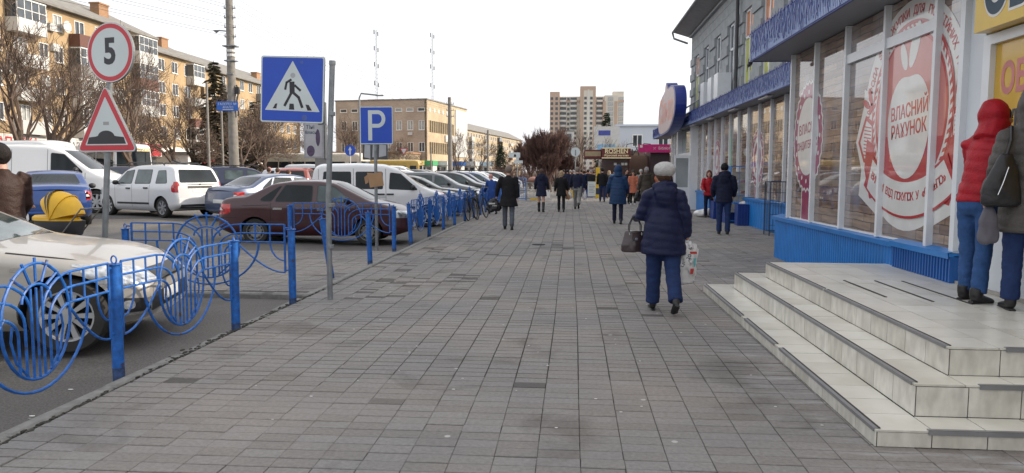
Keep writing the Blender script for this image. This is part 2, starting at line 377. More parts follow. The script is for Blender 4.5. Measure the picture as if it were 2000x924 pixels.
# ================================================================== SETTING
m_ground = M('far_ground', (.12, .115, .10), rough=.95, vs=.3, var=.2)
m_joint = M('joint_sand', (.06, .055, .05), rough=.95, vs=8, var=.3, bump=.4)
m_kerb = M('kerb_concrete', (.20, .195, .185), rough=.9, var=.25, vs=9, bump=.6, bs=50)
m_pav = mat_paver('paver_concrete', False); m_pavs = mat_paver('paver_concrete_far', True)
m_road = mat_road()
g = MB(); g.add([(-900, -60, -.20), (900, -60, -.20), (900, 1800, -.20), (-900, 1800, -.20)], [(0, 1, 2, 3)])
struct(g, 'ground', m_ground)
# asphalt with gentle undulation
r = MB(); xs = [-3.36, -3.5, -4, -5, -6, -7, -8, -9, -10, -11, -12, -14, -18, -24, -38]; ys = [-6+i*1.0 for i in range(60)]+[54+i*12 for i in range(30)]
for y in ys:
    for x in xs: r.v.append((x, y, gz(x)+(.006*math.sin(x*2.1+y*1.3)+.004*math.sin(y*2.9) if x < -3.9 and x>-20 else 0)))
nx = len(xs)
r.f = [(j*nx+i, (j+1)*nx+i, (j+1)*nx+i+1, j*nx+i+1) for j in range(len(ys)-1) for i in range(nx-1)]; r.m = [0]*len(r.f)
road = struct(r, 'road', m_road, smooth=True)
# far side street pavement
struct(MB().box(-58, -38, -10, 330, -.05, .22), 'far_pavement', M('far_pave', (.2, .19, .18), rough=.9, vs=2, var=.2))
# walkway base + pavers
PX0, PX1, PY0, PY1 = -3.22, 5.2, 2.6, 62.0
pav = struct(MB().box(-3.24, 6.2, -4, 64, -.14, -.012), 'pavement', m_joint)
struct(MB().box(-30, 40, 64, 330, -.14, -.006), 'far_square', M('square_paving', (.22, .21, .20), rough=.9, vs=1.2, var=.15))
BW, BL = .235, .12
cells = []
for j in range(int((PY1-PY0)/BL)):
    for i in range(int((PX1-PX0)/BW)+1):
        x = PX0+i*BW+.006*math.sin(j*.11+i*.25)+random.uniform(-.0008, .0008); y = PY0+j*BL+random.uniform(-.0015, .0015)
        if x+BW > PX1+.05: continue
        if x > 1.74 and x < 3.8 and 4.2 < y < 9.5: continue
        if x > 3.82 and y < 13.6: continue
        cells.append((x, y, i, j))
# how large each paver shows: distance and whether it lies in the frame
def vis(x, y):
    t = (x*math.cos(R(4.53))+y*math.sin(R(4.53)))/( -x*math.sin(R(4.53))+y*math.cos(R(4.53)))
    return abs(t) < .70 and y > 3.62+.03*x
near = [c for c in cells if vis(c[0], c[1]) and c[1] < 12]; near.sort(key=lambda c: c[0]**2+c[1]**2)
nearset = set((c[2], c[3]) for c in near[:300])
pm = []
for k in range(4):
    b = MB(); b.bbox(.0014, BW-.0014, .0042, BL-.0042, -.014, 0, .003); pm.append(b.mesh('paver', m_pav))
fv = []; ff = []; tone = []
def sunk(x, y):
    h = .004*math.sin(x*1.1+1)*math.sin(y*.7)+random.uniform(-.002, .002)
    return h
dark_zone = lambda x, y: (-2.9 < x+.16*(y-9) < -.6 and 8.5 < y < 20 and mnoise.noise(Vector((x*2, y*1.2, 3))) > .12 and random.random() < .42) or (-.8 < x < .1 and 14.5 < y < 16.5 and random.random() < .2) or random.random() < .005
for (x, y, i, j) in cells:
    z = sunk(x, y)
    if (i, j) in nearset:
        o = put('paver', random.choice(pm), pav, loc=(x, y, z)); o.rotation_euler = (random.gauss(0, .006), random.gauss(0, .004), random.gauss(0, .006))
    else:
        d = dark_zone(x, y)
        if d: z -= .006
        b = len(fv); e = .0015; c = .003
        x0, x1, y0, y1 = x+e, x+BW-e, y+.0042, y+BL-.0042
        t1, t2 = random.gauss(0, .0008), random.gauss(0, .0008)
        fv += [(x0, y0, z-.02), (x1, y0, z-.02), (x1, y1, z-.02), (x0, y1, z-.02), (x0+c, y0+c, z+t1), (x1-c, y0+c, z+t2), (x1-c, y1-c, z-t1), (x0+c, y1-c, z-t2)]
        ff += [(b+4, b+5, b+6, b+7), (b, b+1, b+5, b+4), (b+1, b+2, b+6, b+5), (b+2, b+3, b+7, b+6), (b+3, b, b+4, b+7)]
        t = 0.0 if d else random.uniform(.07, 1)
        tone += [t]*5
# paved crossing that runs down to the road between the fences
for j in range(41):
    for i in range(14):
        x = -3.36-(i+1)*BW; y = 9.35+j*BL; z = -.012+(-3.4-x)*-.006; b = len(fv); z += random.uniform(-.003, .003)
        fv += [(x+.003, y+.002, z-.02), (x+BW-.003, y+.002, z-.02), (x+BW-.003, y+BL-.002, z-.02), (x+.003, y+BL-.002, z-.02)] + [(x+.006, y+.005, z), (x+BW-.006, y+.005, z), (x+BW-.006, y+BL-.005, z), (x+.006, y+BL-.005, z)]
        ff += [(b+4, b+5, b+6, b+7), (b, b+1, b+5, b+4), (b+1, b+2, b+6, b+5), (b+2, b+3, b+7, b+6), (b+3, b, b+4, b+7)]; tone += [random.uniform(.07, 1)]*5
me = bpy.data.meshes.new('pavers'); me.from_pydata(fv, [], ff); me.materials.append(m_pavs)
at = me.attributes.new('tone', 'FLOAT', 'FACE'); at.data.foreach_set('value', tone)
put('pavers', me, pav, kind='stuff')
struct(MB().box(-6.62, -3.36, 9.3, 14.3, -.13, -.05), 'crossing_base', m_joint)
# kerb stones
km = [MB().bbox(-.05, .05, 0, .985, -.15, 0, .015).mesh('kerb_stone', m_kerb), MB().bbox(-.05, .05, 0, .80, -.15, 0, .02).mesh('kerb_stone', m_kerb)]
kerb = struct(MB().box(-3.36, -3.25, -3, 64, -.16, -.055), 'kerb_bed', m_joint)
for k in range(66):
    y = -3+k; broke = 5.9 < y < 8.2
    o = put('kerb_stone', km[1 if broke else 0], kerb, loc=(-3.31+(random.uniform(-.05, .0) if broke else 0), y+(0.1 if broke else 0), .004-(.03 if broke else 0)))
    o.rotation_euler = (random.gauss(0, .004), random.gauss(0, .05) if broke else 0, random.gauss(0, .02) if broke else random.gauss(0, .003))
for k in range(5):
    x = -6.55+k*.64
    o = put('kerb_stone', km[1], kerb, loc=(x, 9.27, -.025)); o.rotation_euler = (0, 0, R(-90)); o.location.x = x-.0
# crumbled asphalt beside the broken kerb
rb = MB()
for k in range(420):
    y = random.uniform(4.5, 9.2); x = -3.37-abs(random.gauss(0, .06)); s = random.uniform(.004, .018)
    rb.ell((x, y, -.095+s*.3), (s, s*random.uniform(.7, 1.4), s*.6), 5, 3)
tag(rb.build('rubble', m_kerb, kind='stuff'), 'crumbs of broken kerb and grit along the left pavement edge', 'rubble')
# dirt and moss in the gap beside the kerb
dm = MB()
for k in range(700):
    y = random.uniform(3.2, 10) if k % 3 else random.uniform(5.6, 8.4); x = random.gauss(-3.235, .018 if not 5.6 < y < 8.4 else .04); s = random.uniform(.006, .02)
    dm.ell((x, y, -.006+random.uniform(-.004, .004)), (s, s*random.uniform(.8, 2.2), s*.35), 5, 3)
tag(dm.build('kerb_dirt', M('dirt_dark', (.035, .033, .025), rough=.95, var=.4, vs=30), kind='stuff'), 'dark dirt and moss in the joint between paving and kerb', 'dirt')
# litter specks
lt = MB()
for k in range(70):
    x, y = random.uniform(-2.9, 1.6), random.uniform(3.9, 13); s = random.uniform(.003, .010); lt.ell((x, y, .003), (s*1.5, s, .002), 6, 3)
for (x, y) in ((-3.6, 4.6), (-3.75, 5.2), (-3.5, 5.0), (-4.1, 4.9)): lt.ell((x, y, -.096), (.025, .012, .003), 6, 3)
tag(lt.build('litter', M('litter_white', (.6, .6, .57), rough=.8), kind='stuff'), 'small pale cigarette ends and paper scraps on the paving', 'litter')

# ================================================================== SHOP BUILDING (right)
m_blue = M('blue_painted_metal', (.012, .17, .50), rough=.38, var=.10, vs=3, bump=.1, bs=15)
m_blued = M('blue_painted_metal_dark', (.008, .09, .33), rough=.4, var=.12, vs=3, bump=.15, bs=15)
m_alu = M('white_frame', (.68, .71, .74), rough=.35, var=.04)
m_sof = M('soffit_panel', (.22, .23, .25), rough=.5, var=.06, vs=2)
m_rib = M('fascia_rib', (.30, .39, .62), rough=.4, var=.12, vs=20)
m_fback = M('fascia_back', (.03, .05, .20), rough=.5)
m_wire = M('garland_wire', (.015, .03, .22), rough=.4)
m_prt = mat_print('window_print')
m_block = M('grey_stone_block', (.29, .315, .33), rough=.8, var=.10, vs=4, bump=.3, bs=60)
m_jnt = M('block_joint', (.10, .11, .12), rough=.9)
m_glassd = M('dark_glass', (.035, .045, .055), rough=.05, coat=.6, var=.3, vs=1.2)
m_roofm = M('roof_sheet', (.22, .23, .24), rough=.6)
BX, MX, UX = 3.78, 5.2, 5.45
shop = thing('supermarket_building', 'long grey two storey supermarket with blue garland canopies and printed windows on the right', 'building', (MX, 13.8, 0))
def S(mb, name, mat, **k):   # part of the shop given in world coordinates
    o = mb.build(name, mat, parent=shop, **k); o.location = (-MX, -13.8, 0); return o
# hidden cores behind the glass
S(MB().box(MX+.12, MX+14, 13.2, 40.2, 0, 3.62), 'ground_floor_wall', m_jnt)
S(MB().box(BX+.12, MX+14, 2.0, 13.16, 0, 3.5), 'bay_wall', m_jnt)
def corrugated(x, y0, y1, z0, z1, pitch=.085, dep=.018):
    mb = MB(); n = int((y1-y0)/pitch); pts = []
    for k in range(n):
        y = y0+(y1-y0)*k/n; p = (y1-y0)/n
        pts += [(x, y), (x-dep, y+.12*p), (x-dep, y+.52*p), (x, y+.64*p)]
    pts.append((x, y1))
    for (px_, py_) in pts: mb.v += [(px_, py_, z0), (px_, py_, z1)]
    for i in range(len(pts)-1): mb.f.append((2*i, 2*i+1, 2*i+3, 2*i+2)); mb.m.append(0)
    mb.box(x+.001, x+.10, y0, y1, z0, z1)
    return mb
S(corrugated(BX-.032, 8.85, 13.95, 0.0, .72), 'blue_base_panel', m_blue)
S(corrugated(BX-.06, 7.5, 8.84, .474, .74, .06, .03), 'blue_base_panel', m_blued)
S(corrugated(MX-.04, 13.3, 31.2, 0, .78, .30, .012), 'blue_base_panel', m_blue)
S(corrugated(MX-.04, 35.4, 40.2, 0, .78, .30, .012), 'blue_base_panel', m_blue)
S(MB().box(BX-.03, MX-.06, 13.205, 13.95, 0, .745), 'blue_base_panel', m_blue)
def sill(x, y0, y1, z, mat):
    mb = MB(); mb.add([(x-.09, y0, z-.07), (x-.09, y1, z-.07), (x-.10, y1, z-.01), (x-.10, y0, z-.01), (x+.08, y0, z+.03), (x+.08, y1, z+.03)], [(0, 1, 2, 3), (3, 2, 5, 4)])
    mb.box(x-.085, x+.06, y0, y1, z-.05, z-.012); return mb
for (x, a, b, z) in ((BX, 8.86, 11.0, .76), (BX, 11.02, 13.97, .76), (BX-.02, 7.5, 8.84, .78), (MX, 13.3, 22.5, .80), (MX, 22.52, 31.2, .80), (MX, 35.4, 40.2, .80)):
    S(sill(x, a, b, z, m_blue), 'sill', m_blue)
# bay glazing
BM = [7.55, 8.10, 9.37, 10.64, 11.93, 13.15]    # mullion centres
def pane(x, y0, y1, z0, z1, name='shop_window', mat=None):
    o = S(MB().box(x, x+.02, y0, y1, z0, z1), name, mat or m_prt); return o
def mull(x, y, z0, z1, w=.05, d=.07): return S(MB().box(x-d, x+.03, y-w/2, y+w/2, z0, z1), 'mullion', m_alu)
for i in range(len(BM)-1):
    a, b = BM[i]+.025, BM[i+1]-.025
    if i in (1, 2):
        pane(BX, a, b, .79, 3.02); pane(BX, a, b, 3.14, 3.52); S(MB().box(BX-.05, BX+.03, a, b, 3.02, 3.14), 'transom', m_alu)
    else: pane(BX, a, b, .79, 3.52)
    S(MB().box(BX-.03, BX+.03, a, b, .77, .79), 'frame_rail', m_alu)
for y in BM: mull(BX, y, .77, 3.53, .06 if y > 8 else .085)
S(MB().box(BX, MX, 13.17, 13.2, .78, 3.5), 'shop_window', m_prt)
# main glazing
MMs = [13.57+1.265*k for k in range(15)]
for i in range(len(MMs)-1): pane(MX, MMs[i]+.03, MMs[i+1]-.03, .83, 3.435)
for y in MMs: mull(MX, y, .82, 3.44, .07)
for k in range(4):
    y = 35.6+1.15*k; pane(MX, y+.03, y+1.12, .83, 3.42); mull(MX, y, .82, 3.44, .07)
# vestibule with white doors
m_gl2 = M('door_glass', (.26, .29, .30), rough=.06, coat=.5, var=.3, vs=.8)
S(MB().box(MX-.3, MX+.1, 31.25, 31.6, 0, 3.45), 'door_surround', m_alu); S(MB().box(MX-.3, MX+.1, 35.1, 35.5, 0, 3.45), 'door_surround', m_alu)
S(MB().box(MX-.25, MX+.1, 31.6, 35.1, 2.25, 2.38), 'door_surround', m_alu)
pane(MX-.1, 31.6, 35.1, 2.38, 3.42, mat=m_gl2)
for (a, b) in ((31.7, 33.3), (33.4, 35.0)):
    d = S(MB().box(MX-.2, MX-.16, a, a+.1, .02, 2.24).box(MX-.2, MX-.16, b-.1, b, .02, 2.24).box(MX-.2, MX-.16, a, b, 2.12, 2.24).box(MX-.2, MX-.16, a, b, .02, .9), 'door', m_alu)
    MB().box(MX-.185, MX-.175, a+.1, b-.1, .9, 2.12).build('door_pane', m_gl2, parent=d)
dl = S(MB().box(MX-.95, MX-.31, 31.3, 31.35, .02, .12).box(MX-.95, MX-.31, 31.3, 31.35, 2.12, 2.24).box(MX-.95, MX-.88, 31.3, 31.35, .12, 2.12).box(MX-.38, MX-.31, 31.3, 31.35, .12, 2.12).box(MX-.88, MX-.38, 31.3, 31.35, .12, .92), 'door', m_alu, label='white door leaf standing open')
MB().box(MX-.88, MX-.38, 31.315, 31.33, .92, 2.12).build('door_pane', m_gl2, parent=dl)
# canopies
def canopy(x0, y0, y1, z0, z1, xin):
    S(MB().box(x0+.035, xin, y0+.035, y1, z0+.012, z0+.14), 'canopy_soffit', m_sof)
    S(MB().box(x0, x0+.03, y0, y1, z0, z1).box(x0+.03, xin, y0, y0+.03, z0, z1).box(x0+.03, xin, y1-.03, y1, z0, z1), 'canopy_fascia', m_fback)
    S(MB().box(x0+.035, xin, y0+.035, y1-.035, z1-.12, z1-.05), 'canopy_roof', m_roofm)
    rb = MB(); n = int((y1-y0)/.062)
    for k in range(n):
        y = y0+(k+.2)*.062; rb.box(x0-.014, x0-.001, y, y+.030, z0+.02, z1-.02)
    S(rb, 'fascia_rib', m_rib, kind='stuff')
    wr = MB(); n2 = int((y1-y0)/.06)
    for k in range(n2):
        y = y0+k*.06; pts = []; z = z1+random.uniform(-.01, .05); zz = z0+random.uniform(-.02, .12); yy = y
        while z > zz:
            pts.append((x0-.022-random.uniform(0, .012), yy, z)); z -= random.uniform(.05, .11); yy = y+random.uniform(-.032, .032)
        if len(pts) > 1: wr.tube(pts, .0045, 3, cap=False)
        if k % 3 == 0: wr.tube([(x0-.03, y, z1-.02), (x0-.035, y+.07, z1-.05), (x0-.03, y+.135, z1-.01)], .006, 3, cap=False)
    S(wr, 'garland', m_wire, kind='stuff', fix=False)
canopy(3.2, 5.0, 13.9, 3.525, 4.03, BX+.6)
canopy(4.72, 13.95, 44.0, 3.44, 3.95, MX+.4)
S(MB().tube([(3.22, 13.95, 3.52), (3.22, 14.1, 3.50)], .035, 8), 'canopy_lamp', M('lamp_black', (.02, .02, .02)))
for k in range(7): S(MB().box(MX-.42, MX-.30, 15.2+k*3.7, 16.1+k*3.7, 3.40, 3.438), 'soffit_lamp', M('lamp_cover', (.5, .5, .5), rough=.4))
# upper storey with recessed windows
wins = [(34.1-2.35*k-1.2, 34.1-2.35*k) for k in range(9)]
ZB, ZW0, ZW1, ZT = 3.6, 3.75, 6.65, 7.75
UE = 35.2; UY0 = 11.0
S(MB().box(UX+.25, UX+12, UY0, UE-.05, ZB, ZT-.05), 'upper_wall', m_jnt)
blk = {}
def block(y0, y1, z0, z1, x=UX):
    key = (round(y1-y0, 3), round(z1-z0, 3))
    if key not in blk: blk[key] = MB().box(0, .3, .006, key[0]-.006, .006, key[1]-.006).mesh('wall_block', m_block)
    o = put('wall_block', blk[key], shop, loc=(x-MX+random.uniform(0, .006), y0-13.8, z0))
nb = 0
for c in range(3):
    z = ZW1+.0+c*.3667; y = UY0-(0 if c % 2 else .45)
    while y < UE:
        a, b = max(y, UY0), min(y+.9, UE)
        if b-a > .15: block(a, b, z, z+.3667); nb += 1
        y += .9
edges = [UE]+[v for wn in wins for v in (wn[1], wn[0])]+[UY0]
for i in range(0, len(edges)-1, 2):
    b, a = edges[i], edges[i+1]
    if b-a < .1: continue
    for c in range(9):
        z = ZB+c*.3389; 
        block(a, b, z, z+.3389, UX-(.05 if c % 2 == 0 and b-a < 1.5 else 0)); nb += 1
m_ad = M('advert_green', (.42, .45, .05), rough=.4, coat=.4)
m_ado = M('advert_orange', (.5, .16, .03), rough=.4, coat=.4)
for k, (a, b) in enumerate(wins):
    wf = S(MB().box(UX+.06, UX+.12, a, a+.07, ZW0, ZW1).box(UX+.06, UX+.12, b-.07, b, ZW0, ZW1).box(UX+.06, UX+.12, a, b, ZW1-.07, ZW1).box(UX+.06, UX+.12, a, b, 5.75, 5.83).box(UX+.06, UX+.12, (a+b)/2-.03, (a+b)/2+.03, ZW0, ZW1), 'window', m_alu)
    ad = k in (0, 4, 5)
    MB().box(UX+.09, UX+.10, a+.07, b-.07, ZW0, 5.75).build('pane', m_ad if ad else m_glassd, parent=wf)
    MB().box(UX+.09, UX+.10, a+.07, b-.07, 5.83, ZW1-.07).build('pane', m_ado if ad else m_glassd, parent=wf)
    if k == 4:
        tx = MB(); F = frame((UX+.085, (a+b)/2, 4.9), (0, -1, 0), (0, 0, 1)); add_text(tx, 'AN', F, .55, 0, 0, 0, .01); tx.build('lettering', M('ink_black', (.02, .02, .02)), parent=wf)
# eaves: sloped soffit, gutter, roof
S(MB().add([(UX-.75, UY0, ZT+.25), (UX-.75, UE+.55, ZT+.25), (UX+.05, UE+.55, ZT-.0), (UX+.05, UY0, ZT), (UX-.75, UY0, ZT+.33), (UX-.75, UE+.55, ZT+.33), (UX+6, UE+.55, ZT+2.2), (UX+6, UY0, ZT+2.2), (UX+6, UE+.55, ZT), (UX+6, UY0, ZT)], [(0, 1, 2, 3), (0, 4, 5, 1), (4, 7, 6, 5), (1, 5, 6, 8, 2), (0, 3, 9, 7, 4)]), 'roof', m_roofm)
S(MB().tube([(UX-.80, UY0, ZT+.27), (UX-.80, UE+.6, ZT+.27), (UX-.72, UE+.62, ZT+.0), (UX-.1, UE+.5, ZT-.25)], .05, 6), 'gutter', m_roofm)
for z in (7.80,): S(MB().box(UX-.12, UX+.02, UY0, UE, ZT-.10, ZT-.02), 'cornice', m_block)
S(MB().tube([(UX-.12, 25.15, ZT), (UX-.12, 25.12, 5.4), (UX-.14, 25.0, 3.9)], .055, 8), 'drainpipe', M('pipe_dark', (.05, .05, .055)))
# air conditioners / white boxes on the canopy roof
for y in (28.6, 27.1, 25.9): S(MB().box(UX-.55, UX-.1, y, y+.7, 3.98, 4.9), 'white_cabinet', m_alu)
# cake and apple badges printed on film, laid on the panes
m_wht = M('film_white', (.62, .62, .60), rough=.35, coat=.9, var=.05); m_red = M('film_red', (.40, .018, .02), rough=.35, coat=.9, var=.05); m_cla = M('film_claret', (.27, .012, .075), rough=.35, coat=.9, var=.08)
m_pink = M('film_pink', (.50, .16, .14), rough=.35, coat=.9, var=.06)
def badge_apple():
    F = frame((BX-.001, 8.76, 2.20), (0, -1, 0), (0, 0, 1))
    wb, rb, pk = MB(), MB(), MB()
    wb.prism(circ(0, -.02, 1.29, 56), F, .0005, .002)
    # ribbon tips with white borders, both sides
    for s in (-1, 1):
        def P(l): return [(s*u, v) for u, v in l]
        wb.prism(P([(.8, .25), (1.30, .42), (1.30, .20), (1.52, -.25), (1.30, -.62), (1.36, -.95), (.7, -1.2), (.7, -.3)]), F, .0021, .0035)
        rb.prism(P([(.98, -.02), (1.22, .08), (1.44, -.26), (1.24, -.52), (1.0, -.55)]), F, .0036, .0045)
        wb.prism(P([(1.0, -.08), (1.19, .01), (1.37, -.26), (1.21, -.47), (1.03, -.49)]), F, .0046, .0055)
        rb.prism(P([(.86, -.35), (1.15, -.22), (1.2, -.60), (1.0, -.98), (.8, -.95)]), F, .0056, .0065)
        for k in range(9):
            a = -.1-.045*k; rb.prism(P([(1.03, a), (1.03+.22, a+.03), (1.03+.22, a+.045), (1.03, a+.018)]), F, .0056, .0066)
        # leaf sprig
        for (du, dv, rr, aa) in ((1.10, .30, .13, 60), (1.22, .22, .12, 25), (1.07, .15, .08, 120)):
            c, q = math.cos(R(aa)), math.sin(R(aa)); rb.prism(P([(du+rr*math.cos(t)*c-.045*math.sin(t)*q, dv+rr*math.cos(t)*q+.045*math.sin(t)*c) for t in [2*math.pi*i/14 for i in range(14)]]), F, .0046, .006)
    rb.prism(circ(0, .02, 1.02, 56), F, .0066, .0078)
    wb.prism(circ(0, .02, .975, 56), F, .0079, .009)
    for k in range(60):                               # rope ring
        a = R(k*6); a2 = R(k*6+3.0)
        rb.prism([(.93*math.cos(a), .02+.93*math.sin(a)), (.99*math.cos(a+.05), .02+.99*math.sin(a+.05)), (.99*math.cos(a2+.05), .02+.99*math.sin(a2+.05)), (.93*math.cos(a2), .02+.93*math.sin(a2))], F, .0091, .0098)
    rb.prism(circ(0, .02, .90, 56), F, .0099, .0108)
    pk.prism([(.86*math.cos(R(t)), .02+.86*math.sin(R(t))) for t in range(-20, 201, 6)], F, .0109, .0118)  # pane reflection over the upper red disc, put in as pink
    # apple
    ap = []
    for i in range(48):
        t = 2*math.pi*i/48; rr = .50*(1-.10*math.exp(-((t-math.pi/2)/.33)**2)); ap.append((rr*math.cos(t)*(1.04+.06*math.sin(t)), -.12+rr*1.20*math.sin(t)))
    wb.prism(ap, F, .0119, .0132)
    for (cu, cv, rr, ww, aa) in ((-.16, .66, .17, .075, 115), (.10, .76, .26, .10, 68)):
        c, q = math.cos(R(aa)), math.sin(R(aa)); wb.prism([(cu+rr*math.cos(t)*c-ww*math.sin(t)*q, cv+rr*math.cos(t)*q+ww*math.sin(t)*c) for t in [2*math.pi*i/18 for i in range(18)]], F, .0119, .0132)
    tx = MB()
    add_text(tx, 'ВЛАСНИЙ', F, .215, .02, .04, .0138, .004, .86, R(4)); add_text(tx, 'РАХУНОК', F, .215, .02, -.17, .0138, .004, .86, R(4))
    # scroll ribbon at the foot
    def band(r0, r1, a0, a1, cv): return [(r0*math.cos(R(a)), cv+r0*math.sin(R(a))) for a in range(a0, a1+1, 4)]+[(r1*math.cos(R(a)), cv+r1*math.sin(R(a))) for a in range(a1, a0-1, -4)]
    rb.prism(band(1.66, 2.10, 236, 304, .93), F, .0133, .0142); wb.prism(band(1.69, 2.07, 237, 303, .93), F, .0143, .0152)
    S(tx, 'lettering', m_red); tx = MB()
    s = 'ВИГОДИ ВІД ПОКУПОК У «СІЛЬПО»'
    arc_text(tx, s, F, 0, .93, 1.86, 241, 299, .125, .0158, .003, inward=True)
    S(tx, 'lettering', m_red); tx = MB()
    s1 = 'ВИНАГОРОДА ЗА ПОКУПКИ ДЛЯ ПОСТІЙНИХ ПОКУПЦІВ'
    arc_text(tx, s1, F, 0, .0, 1.14, 188, -8, .13, .0028, .003)
    S(wb, 'badge_white_film', m_wht, label='white round apple badge printed on the near windows'); S(rb, 'badge_red_film', m_red); S(pk, 'badge_pink_film', m_pink); S(tx, 'lettering', m_red)
badge_apple()
def badge_cake(x, y, z, k, words=True):
    F = frame((x-.001, y, z), (0, -1, 0), (0, 0, 1)); wb, cb, tx = MB(), MB(), MB()
    sc_ = []
    for i in range(60):
        a = 2*math.pi*i/60; rr = k*(1.0+(.035 if i % 2 else -.02)); sc_.append((rr*math.cos(a)*.92, rr*math.sin(a)*1.12))
    wb.prism([(u*1.06, v*1.05) for u, v in sc_], F, .0005, .0015); cb.prism(sc_, F, .0016, .0026)
    for i in range(16):
        a = R(i*22.5); wb.prism(circ(.86*k*math.cos(a)*.92, .86*k*math.sin(a)*1.12, .05*k, 8), F, .0027, .0036)
    wb.prism(circ(0, 0, .72*k, 40, ry=.84*k), F, .0037, .0046)
    # ribbon tail
    wb.prism([(-.30*k, -.9*k), (.30*k, -.9*k), (.30*k, -2.25*k), (0, -1.95*k), (-.30*k, -2.25*k)], F, .0001, .0004)
    cb.prism([(-.25*k, -.9*k), (.25*k, -.9*k), (.25*k, -2.12*k), (0, -1.84*k), (-.25*k, -2.12*k)], F, .0005, .0014)
    if words:
        add_text(tx, 'ВЛАСНА', F, .30*k, 0, .17*k, .0052, .003, .95, R(4)); add_text(tx, 'КОНДИТЕРСЬКА', F, .235*k, 0, -.18*k, .0052, .002, .8, R(4))
        S(tx, 'lettering', m_cla)
    else:
        cb.prism(circ(0, 0, .55*k, 30, ry=.62*k), F, .0047, .0055); wb.prism([(-.2*k, -.4*k), (.2*k, -.4*k), (.3*k, .1*k), (0, .45*k), (-.3*k, .1*k)], F, .0056, .0064)
    S(wb, 'badge_white_film', m_wht); S(cb, 'badge_claret_film', m_cla)
badge_cake(BX, 12.35, 2.12, .74)
badge_cake(MX, 21.4, 1.95, .70, False)
badge_cake(MX, 27.2, 2.0, .6, False)
m_grn = M('film_green', (.02, .22, .07), rough=.35, coat=.9)
F = frame((MX-.001, 25.0, 2.0), (0, -1, 0), (0, 0, 1)); S(MB().prism([(-.25, -1.0), (.3, -.9), (.2, .6), (0, 1.2), (-.15, .5)], F, .0005, .0015), 'badge_green_film', m_grn)
# big heart shaped shop sign on the canopy
sg = thing('shop_roof_sign', 'big pale heart shaped shop sign with deep blue sides on the canopy corner', 'sign', (4.3, 33.0, 3.45))
out = [(-2.9, .1), (-2.2, -.25), (-.4, -.25), (1.4, -.15), (2.8, .35), (3.0, 1.0), (2.5, 1.55), (1.4, 1.7), (.6, 1.6), (.1, 1.95), (-.3, 1.95), (-.5, 1.6), (-1.8, 1.45), (-2.7, 1.1)]
def smooth_poly(p, k=2):
    for _ in range(k):
        q = []
        for i in range(len(p)):
            a, b = p[i], p[(i+1) % len(p)]; q += [(a[0]*.75+b[0]*.25, a[1]*.75+b[1]*.25), (a[0]*.25+b[0]*.75, a[1]*.25+b[1]*.75)]
        p = q
    return p
out = smooth_poly(out); F = frame((0, 0, 0), (0, -1, 0), (0, 0, 1))
MB().prism(out, F, -.22, .22).build('sign_box', M('sign_blue', (.012, .03, .22), rough=.35), parent=sg)
MB().prism([(u*.94, v*.93+.05) for u, v in out], F, .221, .235).build('sign_face', M('sign_face', (.45, .35, .35), rough=.4), parent=sg)
tx = MB(); add_text(tx, 'Сільпо', F, 1.45, 0, .72, .24, .02); tx.build('lettering', M('sign_orange', (.60, .22, .16), rough=.4), parent=sg)
MB().tube([(.2, -1.6, .6), (1.1, -1.9, 1.2)], .03, 6).tube([(.2, -2.2, .3), (1.1, -2.2, .8)], .03, 6).build('bracket', M('lamp_cover', None), parent=sg)

# ------------------------------------------------------------------ exchange office beside the steps
ex = thing('exchange_kiosk', 'white currency exchange front with yellow sign above the tiled platform', 'kiosk', (BX, 7.2, .47))
def E_(mb, name, mat, **k):
    o = mb.build(name, mat, parent=ex, **k); o.location = (-BX, -7.2, -.47); return o
m_wall = M('white_panel', (.60, .64, .68), rough=.4, var=.05, vs=2); m_yel = M('sign_yellow', (.62, .40, .015), rough=.35, var=.06, coat=.3)
m_yel2 = M('poster_yellow', (.55, .33, .02), rough=.25, var=.05, coat=.6); m_ink = M('ink_navy', (.02, .03, .05), rough=.4); m_pinkt = M('ink_pink', (.50, .17, .16), rough=.4)
E_(MB().box(BX-.01, BX+.1, 7.24, 7.52, .474, 3.3), 'wall_panel', m_wall)
E_(MB().box(BX-.03, BX+.08, 7.12, 7.24, .50, 2.79), 'door_frame', m_alu)
E_(MB().box(BX, BX+.1, 2.0, 7.12, .50, 1.25), 'wall_panel', m_wall)
E_(MB().box(BX-.03, BX+.08, 2.0, 7.12, 2.70, 2.79), 'door_frame', m_alu)
E_(MB().box(BX-.02, BX+.08, 2.0, 7.12, 1.25, 1.33), 'door_frame', m_alu)
E_(MB().box(BX+.02, BX+.1, 2.0, 7.12, 1.33, 2.70), 'poster_window', m_yel2)
E_(MB().box(BX-.04, BX+.1, 2.0, 7.5, .474, .50), 'threshold', M('threshold_tile', (.35, .33, .3)))
F = frame((BX+.019, 7.06, 0), (0, -1, 0), (0, 0, 1))
tx = MB(); add_text(tx, 'ОБМІН ВАЛЮТ', F, .36, .04, 2.36, .001, .012, .80, align='LEFT'); E_(tx, 'lettering', m_pinkt)
tx = MB(); add_text(tx, 'КУПІВЛЯ', F, .22, .05, 2.0, .001, .008, .78, align='LEFT'); E_(tx, 'lettering', m_ink); tx = MB(); add_text(tx, 'ПРОДАЖ', F, .22, .95, 2.0, .001, .008, .78, align='LEFT'); E_(tx, 'lettering', m_ink); tx = MB(); add_text(tx, 'З НЕРЕ', F, .2, .42, 1.72, .001, .006, .8, align='LEFT'); E_(tx, 'lettering', m_ink)
sb = E_(MB().box(BX-.17, BX-.012, 2.0, 7.14, 2.80, 3.70), 'sign_box', m_yel)
F = frame((BX-.171, 7.06, -.05), (0, -1, 0), (0, 0, 1))
tx = MB(); add_text(tx, 'ОБМІН', F, .62, .06, 3.17, .001, .045, .8, align='LEFT'); E_(tx, 'lettering', M('letter_white', (.7, .7, .68)))
